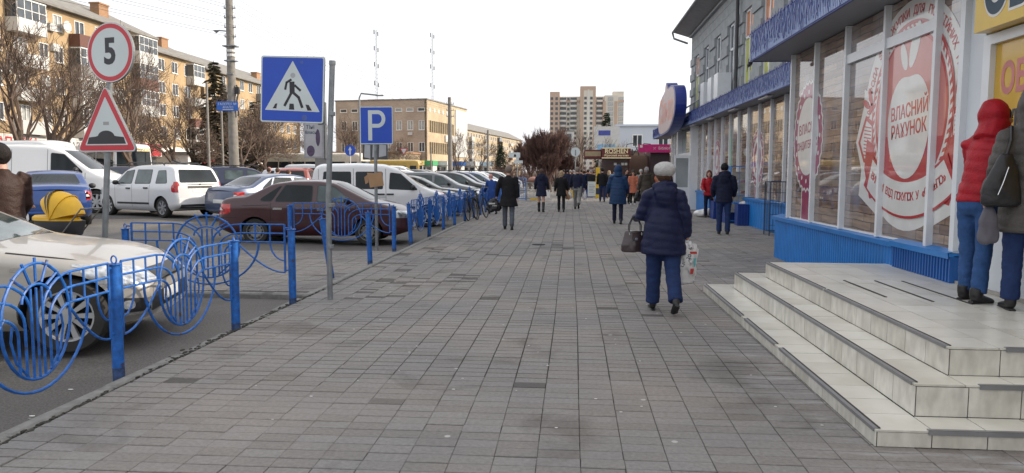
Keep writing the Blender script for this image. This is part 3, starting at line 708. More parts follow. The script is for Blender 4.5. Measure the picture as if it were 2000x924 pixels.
tx = MB(); add_text(tx, 'ОБМІН', F, .62, .06, 3.17, .004, .022, .8, align='LEFT'); E_(tx, 'lettering', M('letter_slate', (.05, .08, .11)))

# ------------------------------------------------------------------ tiled entrance steps
m_tile = mat_tile(); m_grout = M('grout', (.06, .056, .05), rough=.9); m_nose = M('nosing_strip', (.26, .26, .265), rough=.4, metal=.4); m_rub = M('nosing_rubber', (.03, .03, .03), rough=.7)
st = thing('entrance_steps', 'three cream tiled entrance steps with worn metal nosings at lower right', 'steps', (1.73, 4.24, 0))
T = [(1.73, 4.24, 9.75, 0.0, .10), (2.05, 4.50, 9.42, .10, .295), (2.34, 4.72, 9.08, .295, .472)]
OX, OY = 1.73, 4.24
core = MB()
for (x, y0, y1, z0, z1) in T: core.box(x+.012, 6.5, y0+.012, y1-.012, z0-.02 if z0 else -.01, z1-.012)
o = core.build('step_core', m_grout, parent=st); o.location = (-OX, -OY, 0)
tcache = {}
def tile(x0, x1, y0, y1, z0, z1):
    key = (round(x1-x0, 3), round(y1-y0, 3), round(z1-z0, 3))
    if key not in tcache:
        b = MB().box(.003, key[0]-.003, .003, key[1]-.003, 0 if key[2] < .02 else .003, key[2] if key[2] < .02 else key[2]-.003); tcache[key] = b.mesh('tile', m_tile)
    o = put('tile', tcache[key], st, loc=(x0-OX, y0-OY, z0+random.uniform(-.0008, .0008)))
    return o
TS = .30
for k, (x, y0, y1, z0, z1) in enumerate(T):
    nxt = T[k+1] if k < 2 else None
    xe = 3.68
    # riser facing the walkway
    y = y0
    while y < y1-.02:
        b = min(y+TS, y1); tile(x, x+.011, y, b, z0, z1-.012); y = b
    xx = x+.011
    while xx < xe:
        b = min(xx+TS, xe); tile(xx, b, y0, y0+.011, z0, z1-.012); xx = b
    # tread
    if nxt:
        tw = nxt[0]-x
        y = y0
        while y < y1-.02:
            b = min(y+TS, y1)
            if y1-b < .06: b = y1
            tile(x, x+tw, y, b, z1-.0115, z1); y = b
        xx = x+tw
        while xx < xe:
            b = min(xx+TS, xe); tile(xx, b, y0, nxt[1], z1-.0115, z1); xx = b
        tile(nxt[0], nxt[0]+.6, nxt[2], y1, z1-.0115, z1)
    else:
        y = y0
        while y < y1-.02:
            b = min(y+TS, y1)
            if y1-b < .06: b = y1
            xx = x
            while xx < xe+.3:
                c = min(xx+TS, 3.9); tile(xx, c, y, b, z1-.0115, z1); xx = c
                if xx >= 3.9: break
            y = b
def strip(x, y0, y1, z):
    o = MB().box(x+.002, x+.022, y0, y1, z+.0005, z+.005).box(x-.004, x+.002, y0, y1, z-.016, z+.005).build('nosing', m_nose, parent=st); o.location = (-OX, -OY, 0)
    o = MB().box(x+.0235, x+.036, y0, y1, z+.0008, z+.006).build('nosing_rubber', m_rub, parent=st); o.location = (-OX, -OY, 0)
strip(1.73, 4.26, 6.2, .10); strip(1.73, 6.35, 7.45, .10); strip(1.73, 7.6, 9.7, .10)
strip(2.05, 4.54, 7.0, .295); strip(2.05, 7.03, 9.4, .295)
strip(2.34, 4.76, 7.0, .472); strip(2.34, 7.05, 9.05, .472)
def strip2(x0, x1, y, z):
    o = MB().box(x0, x1, y-.004, y+.026, z+.0005, z+.006).box(x0, x1, y-.005, y-.0005, z-.022, z+.006).build('nosing', m_nose, parent=st); o.location = (-OX, -OY, 0)
strip2(2.02, 3.6, 4.24, .10); strip2(2.42, 3.6, 4.50, .295); strip2(2.68, 3.6, 4.72, .472)
for (x, a, b) in ((2.72, 6.6, 7.6), (3.02, 6.4, 7.6), (3.28, 6.3, 7.6)):
    o = MB().box(x, x+.02, a, b, .473, .478).build('floor_strip', m_rub, parent=st); o.location = (-OX, -OY, 0)
# ================================================================== BUILDINGS
m_br = mat_brick('yellow_brick', (.41, .285, .15), (.35, .235, .12), (.36, .29, .2), .26, .085, .01)
m_br2 = mat_brick('orange_brick', (.34, .19, .11), (.28, .14, .07), (.3, .2, .12), .26, .085, .01)
m_brf = mat_brick('pale_brick', (.48, .39, .26), (.42, .33, .21), (.34, .27, .2), .3, .1, .01)
m_brg = mat_brick('pinkish_brick', (.44, .36, .29), (.38, .30, .24), (.3, .25, .2), .3, .1, .01)
m_slate = M('slate_roof', (.19, .18, .165), rough=.85, var=.2, vs=1.5, bump=.4, bs=8)
m_wfr = M('pvc_window_frame', (.68, .68, .66), rough=.45); m_win = M('window_glass_dark', (.05, .06, .07), rough=.06, coat=.5, var=.5, vs=.9)
m_win2 = M('window_glass_curtain', (.34, .35, .34), rough=.12, coat=.5, var=.3, vs=1.2)
m_balg = M('balcony_sheet_grey', (.18, .18, .175), rough=.7, var=.15); m_balb = M('balcony_sheet_brown', (.12, .05, .035), rough=.6); m_balw = M('balcony_panel_white', (.50, .50, .48), rough=.5, var=.08)
m_band = M('shop_band_white', (.62, .60, .57), rough=.6, var=.06, vs=.5); m_shop = M('shopfront_dark', (.06, .055, .05), rough=.2, var=.5, vs=.6)
m_redb = M('shop_band_red', (.45, .03, .04), rough=.5)
_w = {}
def window_set(P, parts, label=None):
    pass
def add_window(par, F, u, v, wd, ht, name='window', seed=0, n=2):
    """framed window with sill and panes, set in the facade frame F (u along, v up, n outwards)"""
    key = (round(wd, 2), round(ht, 2), n)
    if key not in _w:
        I = Matrix.Identity(4); b = MB()
        b.prism([(0, 0), (wd, 0), (wd, .07), (0, .07)], I, -.12, .03).prism([(0, ht-.07), (wd, ht-.07), (wd, ht), (0, ht)], I, -.12, .02)
        b.prism([(0, .071), (.07, .071), (.07, ht-.071), (0, ht-.071)], I, -.12, .02).prism([(wd-.07, .071), (wd, .071), (wd, ht-.071), (wd-.07, ht-.071)], I, -.12, .02)
        for k in range(1, n): b.prism([(wd*k/n-.035, .071), (wd*k/n+.035, .071), (wd*k/n+.035, ht-.071), (wd*k/n-.035, ht-.071)], I, -.12, .015)
        b.prism([(-.05, -.06), (wd+.05, -.06), (wd+.05, -.001), (-.05, -.001)], I, -.02, .10)
        q = MB().prism([(.05, .05), (wd-.05, .05), (wd-.05, ht-.05), (.05, ht-.05)], I, -.09, -.07)
        _w[key] = (b.mesh('window', m_wfr), q.mesh('pane', m_win), q.mesh('pane', m_win2))
    f, p1, p2 = _w[key]
    o = put(name, f, par); o.matrix_local = F @ Matrix.Translation((u, v, 0))
    put('pane', p2 if random.random() < .3 else p1, o)
    return o
def facade(par, F, W, z0, z1, holes, mat, depth=.35):
    """wall of boxes leaving window holes (u0,u1,v0,v1); columns between sorted holes"""
    mb = MB(); us = sorted(set([0, W]+[h[0] for h in holes]+[h[1] for h in holes]))
    for a, b in zip(us[:-1], us[1:]):
        hs = sorted([(h[2], h[3]) for h in holes if h[0] <= a+1e-4 and h[1] >= b-1e-4]); z = z0
        for lo, hi in hs:
            if lo > z: mb.prism([(a, z), (b, z), (b, lo), (a, lo)], F, -depth, 0)
            z = hi
        if z1 > z: mb.prism([(a, z), (b, z), (b, z1), (a, z1)], F, -depth, 0)
    return mb.build('wall', mat, parent=par)
def chimney(par, F, u, n, z, w, d, h):
    mb = MB().prism([(u, z), (u+w, z), (u+w, z+h), (u, z+h)], F, -n-d, -n).prism([(u-.08, z+h+.001), (u+w+.08, z+h+.001), (u+w+.08, z+h+.15), (u-.08, z+h+.15)], F, -n-d-.08, -n+.08)
    return mb.build('chimney', m_br2, parent=par)
def balcony(par, F, u, z, w, glazed, mat, d=1.0):
    mb = MB(); mb.prism([(u, z), (u+w, z), (u+w, z+.12), (u, z+.12)], F, .002, d)
    mb.prism([(u, z+.12), (u+w, z+.12), (u+w, z+1.05), (u, z+1.05)], F, d-.05, d)
    mb.prism([(u, z+.12), (u+.05, z+.12), (u+.05, z+1.05), (u, z+1.05)], F, .002, d-.05).prism([(u+w-.05, z+.12), (u+w, z+.12), (u+w, z+1.05), (u+w-.05, z+1.05)], F, .002, d-.05)
    o = mb.build('balcony', mat, parent=par)
    if glazed:
        fr = MB(); n = max(2, int(w/.75))
        for k in range(n+1): fr.prism([(u+(w-.06)*k/n, z+1.051), (u+(w-.06)*k/n+.06, z+1.051), (u+(w-.06)*k/n+.06, z+2.45), (u+(w-.06)*k/n, z+2.45)], F, d-.06, d)
        fr.prism([(u, z+2.451), (u+w, z+2.451), (u+w, z+2.55), (u, z+2.55)], F, .002, d+.03); fr.prism([(u, z+1.7), (u+w, z+1.7), (u+w, z+1.75), (u, z+1.75)], F, d-.055, d-.01)
        fr.build('balcony_frame', m_wfr, parent=o)
        MB().prism([(u+.03, z+1.06), (u+w-.03, z+1.06), (u+w-.03, z+2.44), (u+.03, z+2.44)], F, d-.04, d-.03).prism([(u+.02, z+1.06), (u+.04, z+1.06), (u+.04, z+2.44), (u+.02, z+2.44)], F, .01, d-.06).build('pane', m_win2 if random.random() < .4 else m_win, parent=o)
    return o
# ---- apartment house, left: facade looks towards +x; frame u runs along +y
def apartment(name, label, x, y0, y1, cols, eave, fl0, nfl, fh, mat, depth=12, wh=1.35, rotz=0, shopband=True, chims=(), roofh=3.2, balc=()):
    t = thing(name, label, 'apartment building', (x, y0, .1), rotz)
    F = frame((0, 0, -.1), (0, 1, 0), (0, 0, 1)); W = y1-y0
    holes = []; wins_ = []
    for (u, wd, n) in cols:
        for k in range(nfl):
            v = fl0+k*fh; holes.append((u, u+wd, v, v+wh)); wins_.append((u, v, wd, n))
    facade(t, F, W, 4.0 if shopband else .1, eave, holes, mat)
    for u, v, wd, n in wins_: add_window(t, F, u, v, wd, wh, n=n)
    MB().prism([(0, .1), (W, .1), (W, eave), (0, eave)], F, -depth, -.36).build('wall_core', mat, parent=t)
    r = MB(); o_ = .55
    A = [F @ Vector(p) for p in ((-.3, eave+.0, o_), (W+.3, eave, o_), (W+.3, eave, -depth-o_), (-.3, eave, -depth-o_), (-.3, eave+roofh, -depth/2), (W+.3, eave+roofh, -depth/2), (-.3, eave+.18, o_), (W+.3, eave+.18, o_), (W+.3, eave+.18, -depth-o_), (-.3, eave+.18, -depth-o_))]
    r.add(A, [(0, 1, 2, 3), (0, 6, 7, 1), (6, 4, 5, 7), (4, 9, 8, 5), (1, 7, 5, 8, 2), (0, 3, 9, 4, 6), (2, 8, 9, 3)])
    rf = r.build('roof', m_slate, parent=t)
    for (u, n_, h) in chims:
        c = chimney(rf, F, u, n_, eave+roofh*(n_+.55)/(depth/2+.55)-.8, 1.5, .9, h+.8)
    for (u, wd, ks) in balc:
        for k in ks:
            balcony(t, F, u, fl0+k*fh-1.0, wd, random.random() < .55, random.choice([m_balg, m_balw, m_balb, m_balw]))
    if shopband:
        MB().prism([(0, .1), (W, .1), (W, 3.0), (0, 3.0)], F, -.3, -.05).build('shopfront', m_shop, parent=t)
        n = int(W/4)
        for k in range(n):
            MB().prism([(k*4+.3, .5), (k*4+3.2, .5), (k*4+3.2, 2.8), (k*4+.3, 2.8)], F, -.049, .0).build('shop_window', m_win2 if k % 2 else m_win, parent=t)
        MB().prism([(-.1, 3.0), (W+.1, 3.0), (W+.1, 4.3), (-.1, 4.3)], F, .003, .5).build('shop_band', m_band, parent=t)
    return t, F
ap1, F1 = apartment('apartment_building', 'long yellow brick five storey block with glazed balconies at far left', -43, 38, 74.5,
    [(3, 1.5, 2), (6, 1.5, 2), (9, 1.2, 2), (12, 1.5, 2), (14.6, 1.2, 2), (17.1, 1.5, 3), (19.9, 1.1, 2), (21.7, 1.1, 2), (24.4, 1.3, 2), (27.2, 1.3, 2), (30.1, 1.3, 2), (33.4, 1.3, 2)],
    14.95, 5.35, 4, 2.6, m_br, chims=((17.5, 1.6, 1.7), (19.6, 2.2, 1.6), (31, 2.0, 1.2)), balc=((16.4, 3.2, (0, 1, 2, 3)), (23.6, 3.3, (0, 1, 2, 3)), (32.5, 3.2, (1, 2, 3))))
tx = MB(); F = F1 @ Matrix.Translation((0, 0, 0)); add_text(tx, 'АПТЕКА', F1, 1.1, 16.5, 3.6, .505, .02); tx.build('lettering', m_redb, parent=ap1); tx = MB(); add_text(tx, 'ВЗУТТЯ', F1, 1.0, 8.5, 3.6, .505, .02); tx.build('lettering', m_redb, parent=ap1)
tx = MB(); add_text(tx, 'МАГАЗИН ОДЯГУ', F1, .9, 24.5, 3.6, .505, .01); tx.build('lettering', M('letter_grey', (.2, .2, .22)), parent=ap1)
MB().prism([(30, 3.05), (36.4, 3.05), (36.4, 4.25), (30, 4.25)], F1, .501, .55).build('shop_sign', m_redb, parent=ap1)
for (u, v) in ((21.2, 11.4), (15.9, 8.9), (20.9, 13.0), (28.9, 8.6)):
    MB().prism([(u, v), (u+.8, v), (u+.8, v+.6), (u, v+.6)], F1, .003, .32).build('air_conditioner', m_balw, parent=ap1)
o = MB().prism(circ(22.7, 13.6, .5, 16), F1, .5, .58).prism([(22.65, 13.5), (22.75, 13.5), (22.75, 13.6), (22.65, 13.6)], F1, .003, .5).build('satellite_dish', m_balw, parent=ap1)
ap2, F2 = apartment('apartment_building', 'yellow brick block set back behind bare trees, chimneys on its roof', -47.5, 76, 93,
    [(1.5+2.9*k, 1.35, 2) for k in range(5)], 15.0, 5.35, 4, 2.6, m_br, chims=((12.5, 2.4, 1.2),), balc=((13.6, 2.8, (0, 1, 2, 3)),))
ap3, F3 = apartment('apartment_building', 'yellow brick block half hidden by spruce and utility pole', -47.5, 94, 128,
    [(1.8+2.9*k, 1.35, 2) for k in range(11)], 14.6, 5.3, 4, 2.6, m_br, chims=((22, 2.4, 1.0),), balc=((4.5, 2.8, (0, 1, 2, 3)), (16, 2.8, (0, 1, 2, 3))))
# low shop pavilion in front of apartment 2/3
pv = thing('shop_pavilion', 'low white shop pavilion with red sign band behind the coach', 'shop', (-41.5, 78, .1))
MB().box(-6, 0, 0, 30, 0, 3.2).build('wall', m_band, parent=pv); MB().box(-6.2, .5, -.2, 30.2, 3.201, 3.5).build('roof', m_slate, parent=pv)
MB().box(.001, .12, 3, 12, 2.3, 3.15).build('sign_band', m_redb, parent=pv)
for k in range(7): MB().box(.002, .05, 1+4*k, 4+4*k, .4, 2.2).build('shop_window', m_win, parent=pv)
# ---- office building
of = thing('office_building', 'four storey pinkish office block with slit windows under its flat roof', 'office building', (-24.6, 126, .1), R(-10))
Fs = frame((-15.2, 0, -.1), (1, 0, 0), (0, 0, 1)); Fe = frame((0, 0, -.1), (0, 1, 0), (0, 0, 1))
of.scale = (1.12, 1, 1); HS = []
for k in range(8): HS.append((.8+1.85*k, .8+1.85*k+1.15, 11.75, 12.35))
rows = [(1.2, 2.8), (4.9, 6.5), (8.6, 10.2)]
for (a, b) in rows:
    for k in range(8): HS.append((.95+1.85*k, .95+1.85*k+.95, a, b))
facade(of, Fs, 15.2, .1, 13.7, HS, m_brg)
for (u0, u1, v0, v1) in HS: add_window(of, Fs, u0, v0, u1-u0, v1-v0, n=2 if v1-v0 > 1 else 1)
HE = [(1, 14.2, a-.3, b+.1) for a, b in rows]
facade(of, Fe, 22, .1, 13.7, HE, m_brf)
for (u0, u1, v0, v1) in HE:
    MB().prism([(u0, v0), (u1, v0), (u1, v1), (u0, v1)], Fe, -.3, -.25).build('strip_window', m_win, parent=of)
    for k in range(14): MB().prism([(u0+k*.95, v0), (u0+k*.95+.22, v0), (u0+k*.95+.22, v1), (u0+k*.95, v1)], Fe, -.249, .06).build('window_fin', m_brf, parent=of)
for k in range(5): MB().prism(circ(1.6+2.2*k, 12.1, .42, 12), Fe, .002, .03).build('round_vent', m_balw, parent=of)
MB().prism([(14.8, 4.3), (21.9, 4.3), (21.9, 13.2), (14.8, 13.2)], Fe, .003, .15).build('white_panel_wall', m_balw, parent=of)
MB().prism([(9, 6.9), (14.6, 6.9), (14.6, 8.1), (9, 8.1)], Fe, .065, .2).build('white_banner', m_balw, parent=of)
MB().box(-15, -.36, .36, 21.8, 0, 13.4).build('wall_core', m_brg, parent=of); MB().box(-15.3, .12, -.12, 22.1, 13.601, 13.8).build('roof', m_slate, parent=of)
MB().box(-11, -8.2, 3, 6, 13.8, 14.15).box(-7.2, -4, 3, 6, 13.8, 14.1).build('roof_hatch', m_br2, parent=of)
MB().box(-12.2, -1, -9, -.4, 0, 4.3).build('annex_wall', m_brf, parent=of); MB().box(-12.4, -.8, -9.2, -.4, 4.301, 4.6).build('annex_roof', m_br2, parent=of)
for (u, v) in ((-8.5, 8.1),): MB().box(-3.0, -2.3, -.32, -.01, 7.6, 8.1).build('air_conditioner', m_balw, parent=of)
# ---- long block beyond
ap4, F4 = apartment('apartment_building', 'distant pale brick block beyond the office building, grey hipped roof', -34, 226, 322,
    [(2.5+3.4*k, 1.6, 2) for k in range(27)], 14.6, 1.4, 5, 2.8, m_brf, rotz=R(-7.6), shopband=False, roofh=3.5, balc=((11, 3.0, (1, 2, 3, 4)), (30, 3.0, (1, 2, 3, 4)), (50, 3, (1, 2, 3, 4)), (70, 3, (1, 2, 3, 4))))
# ---- shops row in front (bright low kiosks at the road end)
kc = [('white', m_balw), ('yellow', M('kiosk_yellow', (.35, .27, .08))), ('green', M('kiosk_green', (.05, .30, .12))), ('white', m_balw), ('dark blue', m_blued), ('white', m_balw), ('pale blue', M('kiosk_pale', (.35, .5, .6)))]
for k, (cn, cm) in enumerate(kc):
    p = on_y(772+28*k, 330, 98+3*k)
    t = thing('market_kiosk', ['white kiosk left end of the low row below the office block', 'yellow topped kiosk second in the low row', 'green banded kiosk in the middle of the low row', 'white kiosk directly right of the green one', 'dark blue kiosk in the low row', 'white kiosk between the two blue ones', 'pale blue awning kiosk ending the low row'][k], 'kiosk', (p.x, p.y, .1), R(-5), 'kiosks below the office block')
    MB().box(-1.3, 1.3, 0, 2.2, 0, 2.3).build('wall', m_balw if k % 2 else m_band, parent=t); MB().box(-1.45, 1.45, -.5, 2.3, 2.301, 2.95).build('sign_band', cm, parent=t)
    MB().box(-1.0, .2, -.03, -.001, .9, 2.0).build('window', m_win, parent=t); MB().box(.45, 1.1, -.03, -.001, .02, 2.05).build('door', m_win, parent=t)
# ---- high rise, 450 m away
m_hc = M('tower_cream', (.60, .55, .47), rough=.8, var=.06, vs=.08); m_hb = M('tower_tan', (.46, .34, .26), rough=.8, var=.08, vs=.08); m_hw = M('tower_white', (.62, .60, .56), rough=.7)
p = on_y(1148, 335, 450)
hr = thing('tower_block', 'tall cream and tan apartment tower on the horizon', 'tower block', (p.x, 450, 0))
def HB(name, mat, *bx):
    mb = MB()
    for b in bx: mb.box(*b)
    return mb.build(name, mat, parent=hr)
HB('wall', m_hc, (-21.5, 21.0, 3, 16, 0, 46.5)); HB('tower_wing', m_hb, (-23, -17.2, -1, 12, 0, 49)); HB('tower_wing', m_hb, (-5, 4.2, -2.5, 12, 0, 52)); HB('tower_wing', m_hc, (9.5, 17.5, 1.2, 12, 0, 47)); HB('roof_drum', m_hc, (14.5, 21, 4, 12, 46.5, 49.5))
HB('cornice', m_hb, (-17, -5.2, 2.7, 3, 43, 44.2), (4.4, 9.4, 2.7, 3, 43, 44.2), (17.6, 21.2, 2.7, 3, 43, 44.2)); HB('pilaster', m_hb, (8.6, 10.2, .9, 1.19, 0, 43.5)); HB('pilaster', m_hb, (15.4, 17.2, .9, 1.19, 0, 43.5))
HB('pilaster', m_hc, (-3, 2.6, -2.8, -2.51, 0, 49.5)); HB('pilaster', m_hw, (-.7, .4, -3.0, -2.81, 0, 50))
me_b = MB().box(-1.9, 1.9, -1.1, 0, 0, 1.15).mesh('balcony', m_hw); me_d = MB().box(-1.9, 1.9, -.12, 0, 1.25, 2.6).mesh('window', m_win); me_w = MB().box(-.75, .75, -.1, 0, .9, 2.5).mesh('window', m_win); me_s = MB().box(-1.6, 1.6, -.1, 0, .35, 2.75).mesh('window', m_win2)
for k in range(15):
    z = 2+2.95*k
    for x in (-15.2, -8.9, 6.6): 
        put('balcony', me_b, hr, loc=(x, 2.98, z)); put('window', me_d, hr, loc=(x, 2.98, z))
    for x in (-1.9, 1.6): put('window', me_w, hr, loc=(x, -2.83, z))
    put('window', me_s, hr, loc=(13, 1.18, z)); put('window', me_w, hr, loc=(-21.8, -1.02, z)); put('window', me_w, hr, loc=(-19, -1.02, z)); put('window', me_w, hr, loc=(-12, 2.97, z)); put('window', me_s, hr, loc=(19.2, 2.97, z))
# building pieces left of tower and white tiled block
q = on_y(1100, 300, 120)
wl = thing('low_block', 'sunlit white low block between the dark thicket and the tower', 'building', (q.x, 150, 0)); MB().box(-1.9, 1.8, 0, 8, 0, 9.6).build('wall', m_balw, parent=wl); MB().box(-2.0, 1.9, -.2, 8.2, 9.601, 9.8).build('roof', m_slate, parent=wl)
for i in range(2):
    for k in range(3): MB().box(-1.5+1.7*i, -.4+1.7*i, -.06, -.001, 2+2.8*k, 3.5+2.8*k).build('window', m_win, parent=wl)
# white two storey building behind the kiosks, bluish shade put into its wall colour
m_pale = M('pale_blue_wall', (.50, .54, .60), rough=.6, var=.05, vs=.3); m_brn = M('brown_wall', (.17, .115, .085), rough=.8, var=.1, vs=.6)
p = on_y(1204, 335, 80)
wb_ = thing('white_building', 'pale blue white flat roofed building behind the sweets kiosk', 'building', (p.x, 80, 0))
MB().box(0, 22, 0, 15, 3.8, 6.35).build('upper_wall', m_pale, parent=wb_); MB().box(.2, 22, .25, 15, 0, 3.8).build('lower_wall', m_brn, parent=wb_); MB().box(-.2, 22.2, -.2, 15.2, 6.351, 6.55).build('roof', m_pale, parent=wb_)
for x in (1.6, 4.3, 5.6, 8.0):
    f = MB().box(x, x+1.1, -.05, -.001, 4.2, 5.5).build('window', m_wfr, parent=wb_); MB().box(x+.1, x+.5, -.06, -.051, 4.3, 5.4).box(x+.6, x+1.0, -.06, -.051, 4.3, 5.4).build('pane', m_win, parent=f)
bb = thing('billboard', 'white advertising board with blue picture above the sweets kiosk', 'billboard', (p.x-1.2, 76, 0))
MB().box(-1.35, 1.2, -.1, .1, 3.4, 6.1).build('board', m_balw, parent=bb); MB().box(-1.0, .8, -.12, -.101, 3.5, 4.3).build('picture', M('ad_blue', (.2, .38, .55)), parent=bb); MB().box(-.9, .3, -.12, -.101, 5.2, 5.7).build('picture', M('ad_navy', (.05, .07, .3)), parent=bb); MB().tube([(-.8, 0, 0), (-.8, 0, 3.4)], .08, 6).tube([(.8, 0, 0), (.8, 0, 3.4)], .08, 6).build('post', m_balg, parent=bb)
# sweets kiosk
m_maroon = M('kiosk_maroon', (.11, .012, .014), rough=.5); m_gold = M('gold_letter', (.80, .70, .42), rough=.4); m_choc = M('kiosk_chocolate', (.045, .018, .016), rough=.25, coat=.5)
c = on_y(1202, 335, 46); 
rk = thing('sweets_kiosk', 'dark chocolate kiosk with gold lettered ROSHEN sign', 'kiosk', (c.x, 46, 0))
MB().box(-.85, .85, 0, 3, 0, 2.35).build('wall', m_choc, parent=rk); MB().box(-.84, .88, -.45, 3.1, 2.351, 3.0).build('sign_box', m_maroon, parent=rk)
MB().box(-.86, .90, -.47, -.451, 2.36, 2.42).box(-.86, .90, -.47, -.451, 2.95, 3.01).build('gold_trim', m_gold, parent=rk)
MB().box(-1.9, -.86, .2, 2.8, 2.36, 2.9).build('side_sign', m_maroon, parent=rk); MB().box(-1.86, -.9, .17, .195, 2.5, 2.8).build('side_lettering_plate', M('gold_dull', (.30, .24, .14)), parent=rk); MB().tube([(-.8, -.4, 0), (-.8, -.4, 2.35)], .04, 6).tube([(.82, -.4, 0), (.82, -.4, 2.35)], .04, 6).build('post', m_choc, parent=rk)
F = frame((0, -.455, 0), (1, 0, 0), (0, 0, 1)); tx = MB(); add_text(tx, 'ROSHEN', F, .37, .02, 2.79, .004, .006, .98); add_text(tx, 'Фірмовий магазин', F, .17, .02, 2.535, .004, .003, .98); tx.box(-.6, .6, -.462, -.456, 2.645, 2.66); tx.build('lettering', m_gold, parent=rk)
for x in (-.1, .35, .55): MB().box(x, x+.16, -.012, -.001, 1.95, 2.1).build('sticker', m_balw, parent=rk)
# phone shop with magenta band
m_mag = M('magenta_sign', (.38, .01, .12), rough=.4); m_plum = M('plum_wall', (.028, .012, .018), rough=.5)
c = on_y(1270, 335, 47)
ms = thing('phone_shop', 'dark plum pavilion with magenta sign band', 'shop', (c.x, 47, 0))
MB().box(0, 2.3, .1, 4, 0, 2.75).build('wall', m_plum, parent=ms); sgb = MB().box(-.75, 2.3, -.2, .09, 2.751, 3.25).build('sign_band', m_mag, parent=ms)
F = frame((0, -.201, 0), (1, 0, 0), (0, 0, 1)); tx = MB(); add_text(tx, 'Бібліотека', F, .22, 1.0, 3.0, .002, .002); tx.prism([(-.68, 3.05), (-.52, 3.05), (-.52, 3.2), (-.68, 3.2)], F, .001, .004)
for a in range(4): tx.prism([(.22+.12*math.cos(R(a*90+45)), 3.0+.12*math.sin(R(a*90+45))), (.22+.03*math.cos(R(a*90+10)), 3.0+.03*math.sin(R(a*90+10))), (.22+.03*math.cos(R(a*90+80)), 3.0+.03*math.sin(R(a*90+80)))], F, .001, .004)
tx.build('lettering', m_balw, parent=ms)
MB().box(-2.5, -.01, 1.6, 1.9, 0, 2.6).build('side_wall', m_brn, parent=ms)

# ================================================================== TREES
m_bark = M('bark', (.085, .062, .048), rough=.95, var=.3, vs=8, bump=.6, bs=30); m_twig = M('twigs', (.115, .08, .06), rough=.95, var=.25, vs=3); m_twig2 = M('twigs_reddish', (.10, .055, .045), rough=.95, var=.25, vs=3)
def grow(mb_t, mb_c, p, d, L, r, lv, mx, rnd, spread, up, kids_=3):
    n = 4 if lv < 2 else 3; pts = [p]; q = Vector(p); dd = Vector(d)
    for k in range(n):
        dd = (dd+Vector((rnd.gauss(0, .13), rnd.gauss(0, .13), rnd.gauss(0, .08)+up*.06))).normalized(); q = q+dd*L/n; pts.append(q.copy())
    rs = [r*(1-.45*i/n) for i in range(n+1)]
    rs = [max(.0085, v) for v in rs]
    (mb_t if lv == 0 else mb_c).tube(pts, rs, 8 if lv == 0 else (5 if lv == 1 else 3), cap=False)
    if lv >= mx: return
    nk = kids_+(1 if lv else 1)
    for k in range(nk):
        t = rnd.uniform(.35 if lv else .45, 1.0) if k < nk-1 else 1.0
        i = min(n-1, int(t*n)); base = pts[i].lerp(pts[i+1], t*n-i)
        a = rnd.uniform(0, 2*math.pi); tilt = spread*rnd.uniform(.6, 1.25) if k < nk-1 else spread*.3
        ax = dd.orthogonal().normalized(); nd = Matrix.Rotation(a, 3, dd) @ (Matrix.Rotation(tilt, 3, ax) @ dd)
        grow(mb_t, mb_c, base, nd, L*rnd.uniform(.58, .8), rs[i]*.62, lv+1, mx, rnd, spread, up, kids_)
def bare_tree(seed, h, spread=.65, mx=5, up=1, tm=m_bark, cm=m_twig, r=.16, kids_=3, trunk=.3):
    rnd = random.Random(seed); a, b = MB(), MB()
    grow(a, b, Vector((0, 0, -.1)), Vector((rnd.gauss(0, .05), rnd.gauss(0, .05), 1)), h*trunk, r, 0, mx, rnd, spread, up, kids_)
    return a.mesh('trunk', tm, smooth=True, fix=False), b.mesh('branches', cm, fix=False)
tm_ = [bare_tree(1, 9, .66, 5, r=.2, kids_=3), bare_tree(2, 10, .6, 5, r=.24, kids_=3), bare_tree(3, 8, .72, 5, r=.17, kids_=4), bare_tree(4, 10, .5, 5, 1.5, r=.17, kids_=3)]
thick = [bare_tree(11, 6, .5, 5, 3.5, cm=m_twig2, r=.10, kids_=5, trunk=.24), bare_tree(12, 6, .55, 5, 3.0, cm=m_twig2, r=.11, kids_=5, trunk=.2)]
def tree(px, y, label, k, s=1, name='bare_tree', src=tm_, group='bare street trees', rz=0, base=None):
    p = on_y(px, 335, y); t = thing(name, label, 'tree', (p.x, y, gz(p.x)), rz, group); t.scale = (s, s, s)
    put('trunk', src[k][0], t); put('branches', src[k][1], t); return t
tree(28, 38, 'dark bare tree at the far left edge before the yellow block', 0, 1.4, rz=1)
tree(92, 44, 'forked bare tree left of the speed limit sign', 1, 1.3, rz=2)
tree(128, 52, 'slim bare tree just left of the bump sign', 3, 1.3, rz=.3)
tree(262, 42, 'bare tree right behind the bump warning sign', 0, 1.25, rz=4)
tree(310, 50, 'bare tree between bump sign and coach', 2, 1.2, rz=2.2)
tree(345, 58, 'wide bare tree behind the coach roof', 1, 1.1, rz=5)
tree(388, 62, 'tall bare tree just left of the spruce', 3, 1.2, rz=1.2)
tree(480, 55, 'bare tree right of the utility pole', 2, 1.15, rz=.4)
tree(520, 60, 'bushy bare tree under the crossing sign', 0, 1.1, rz=3.3)
tree(560, 66, 'bare tree left of the advertising pillar', 2, 1.25, rz=1.7)
tree(600, 70, 'bare tree right behind the advertising pillar', 1, .9, rz=2.9)
tree(676, 75, 'bare tree between grey pole and parking sign', 0, .95, rz=.9)
tree(772, 95, 'bare tree below the office block slit windows', 2, 1.0, rz=.2)
tree(898, 90, 'thin bare tree right of the tall pole', 3, .85, rz=.5)
tree(936, 110, 'round bare tree before the distant brick block', 0, .9, rz=1.9)
tree(1000, 105, 'bare tree left of the dark thicket', 2, .85, rz=2.6)
tS = [bare_tree(21, 9, .5, 4, 1.5, r=.13), bare_tree(22, 9, .6, 4, 1.2, r=.12)]
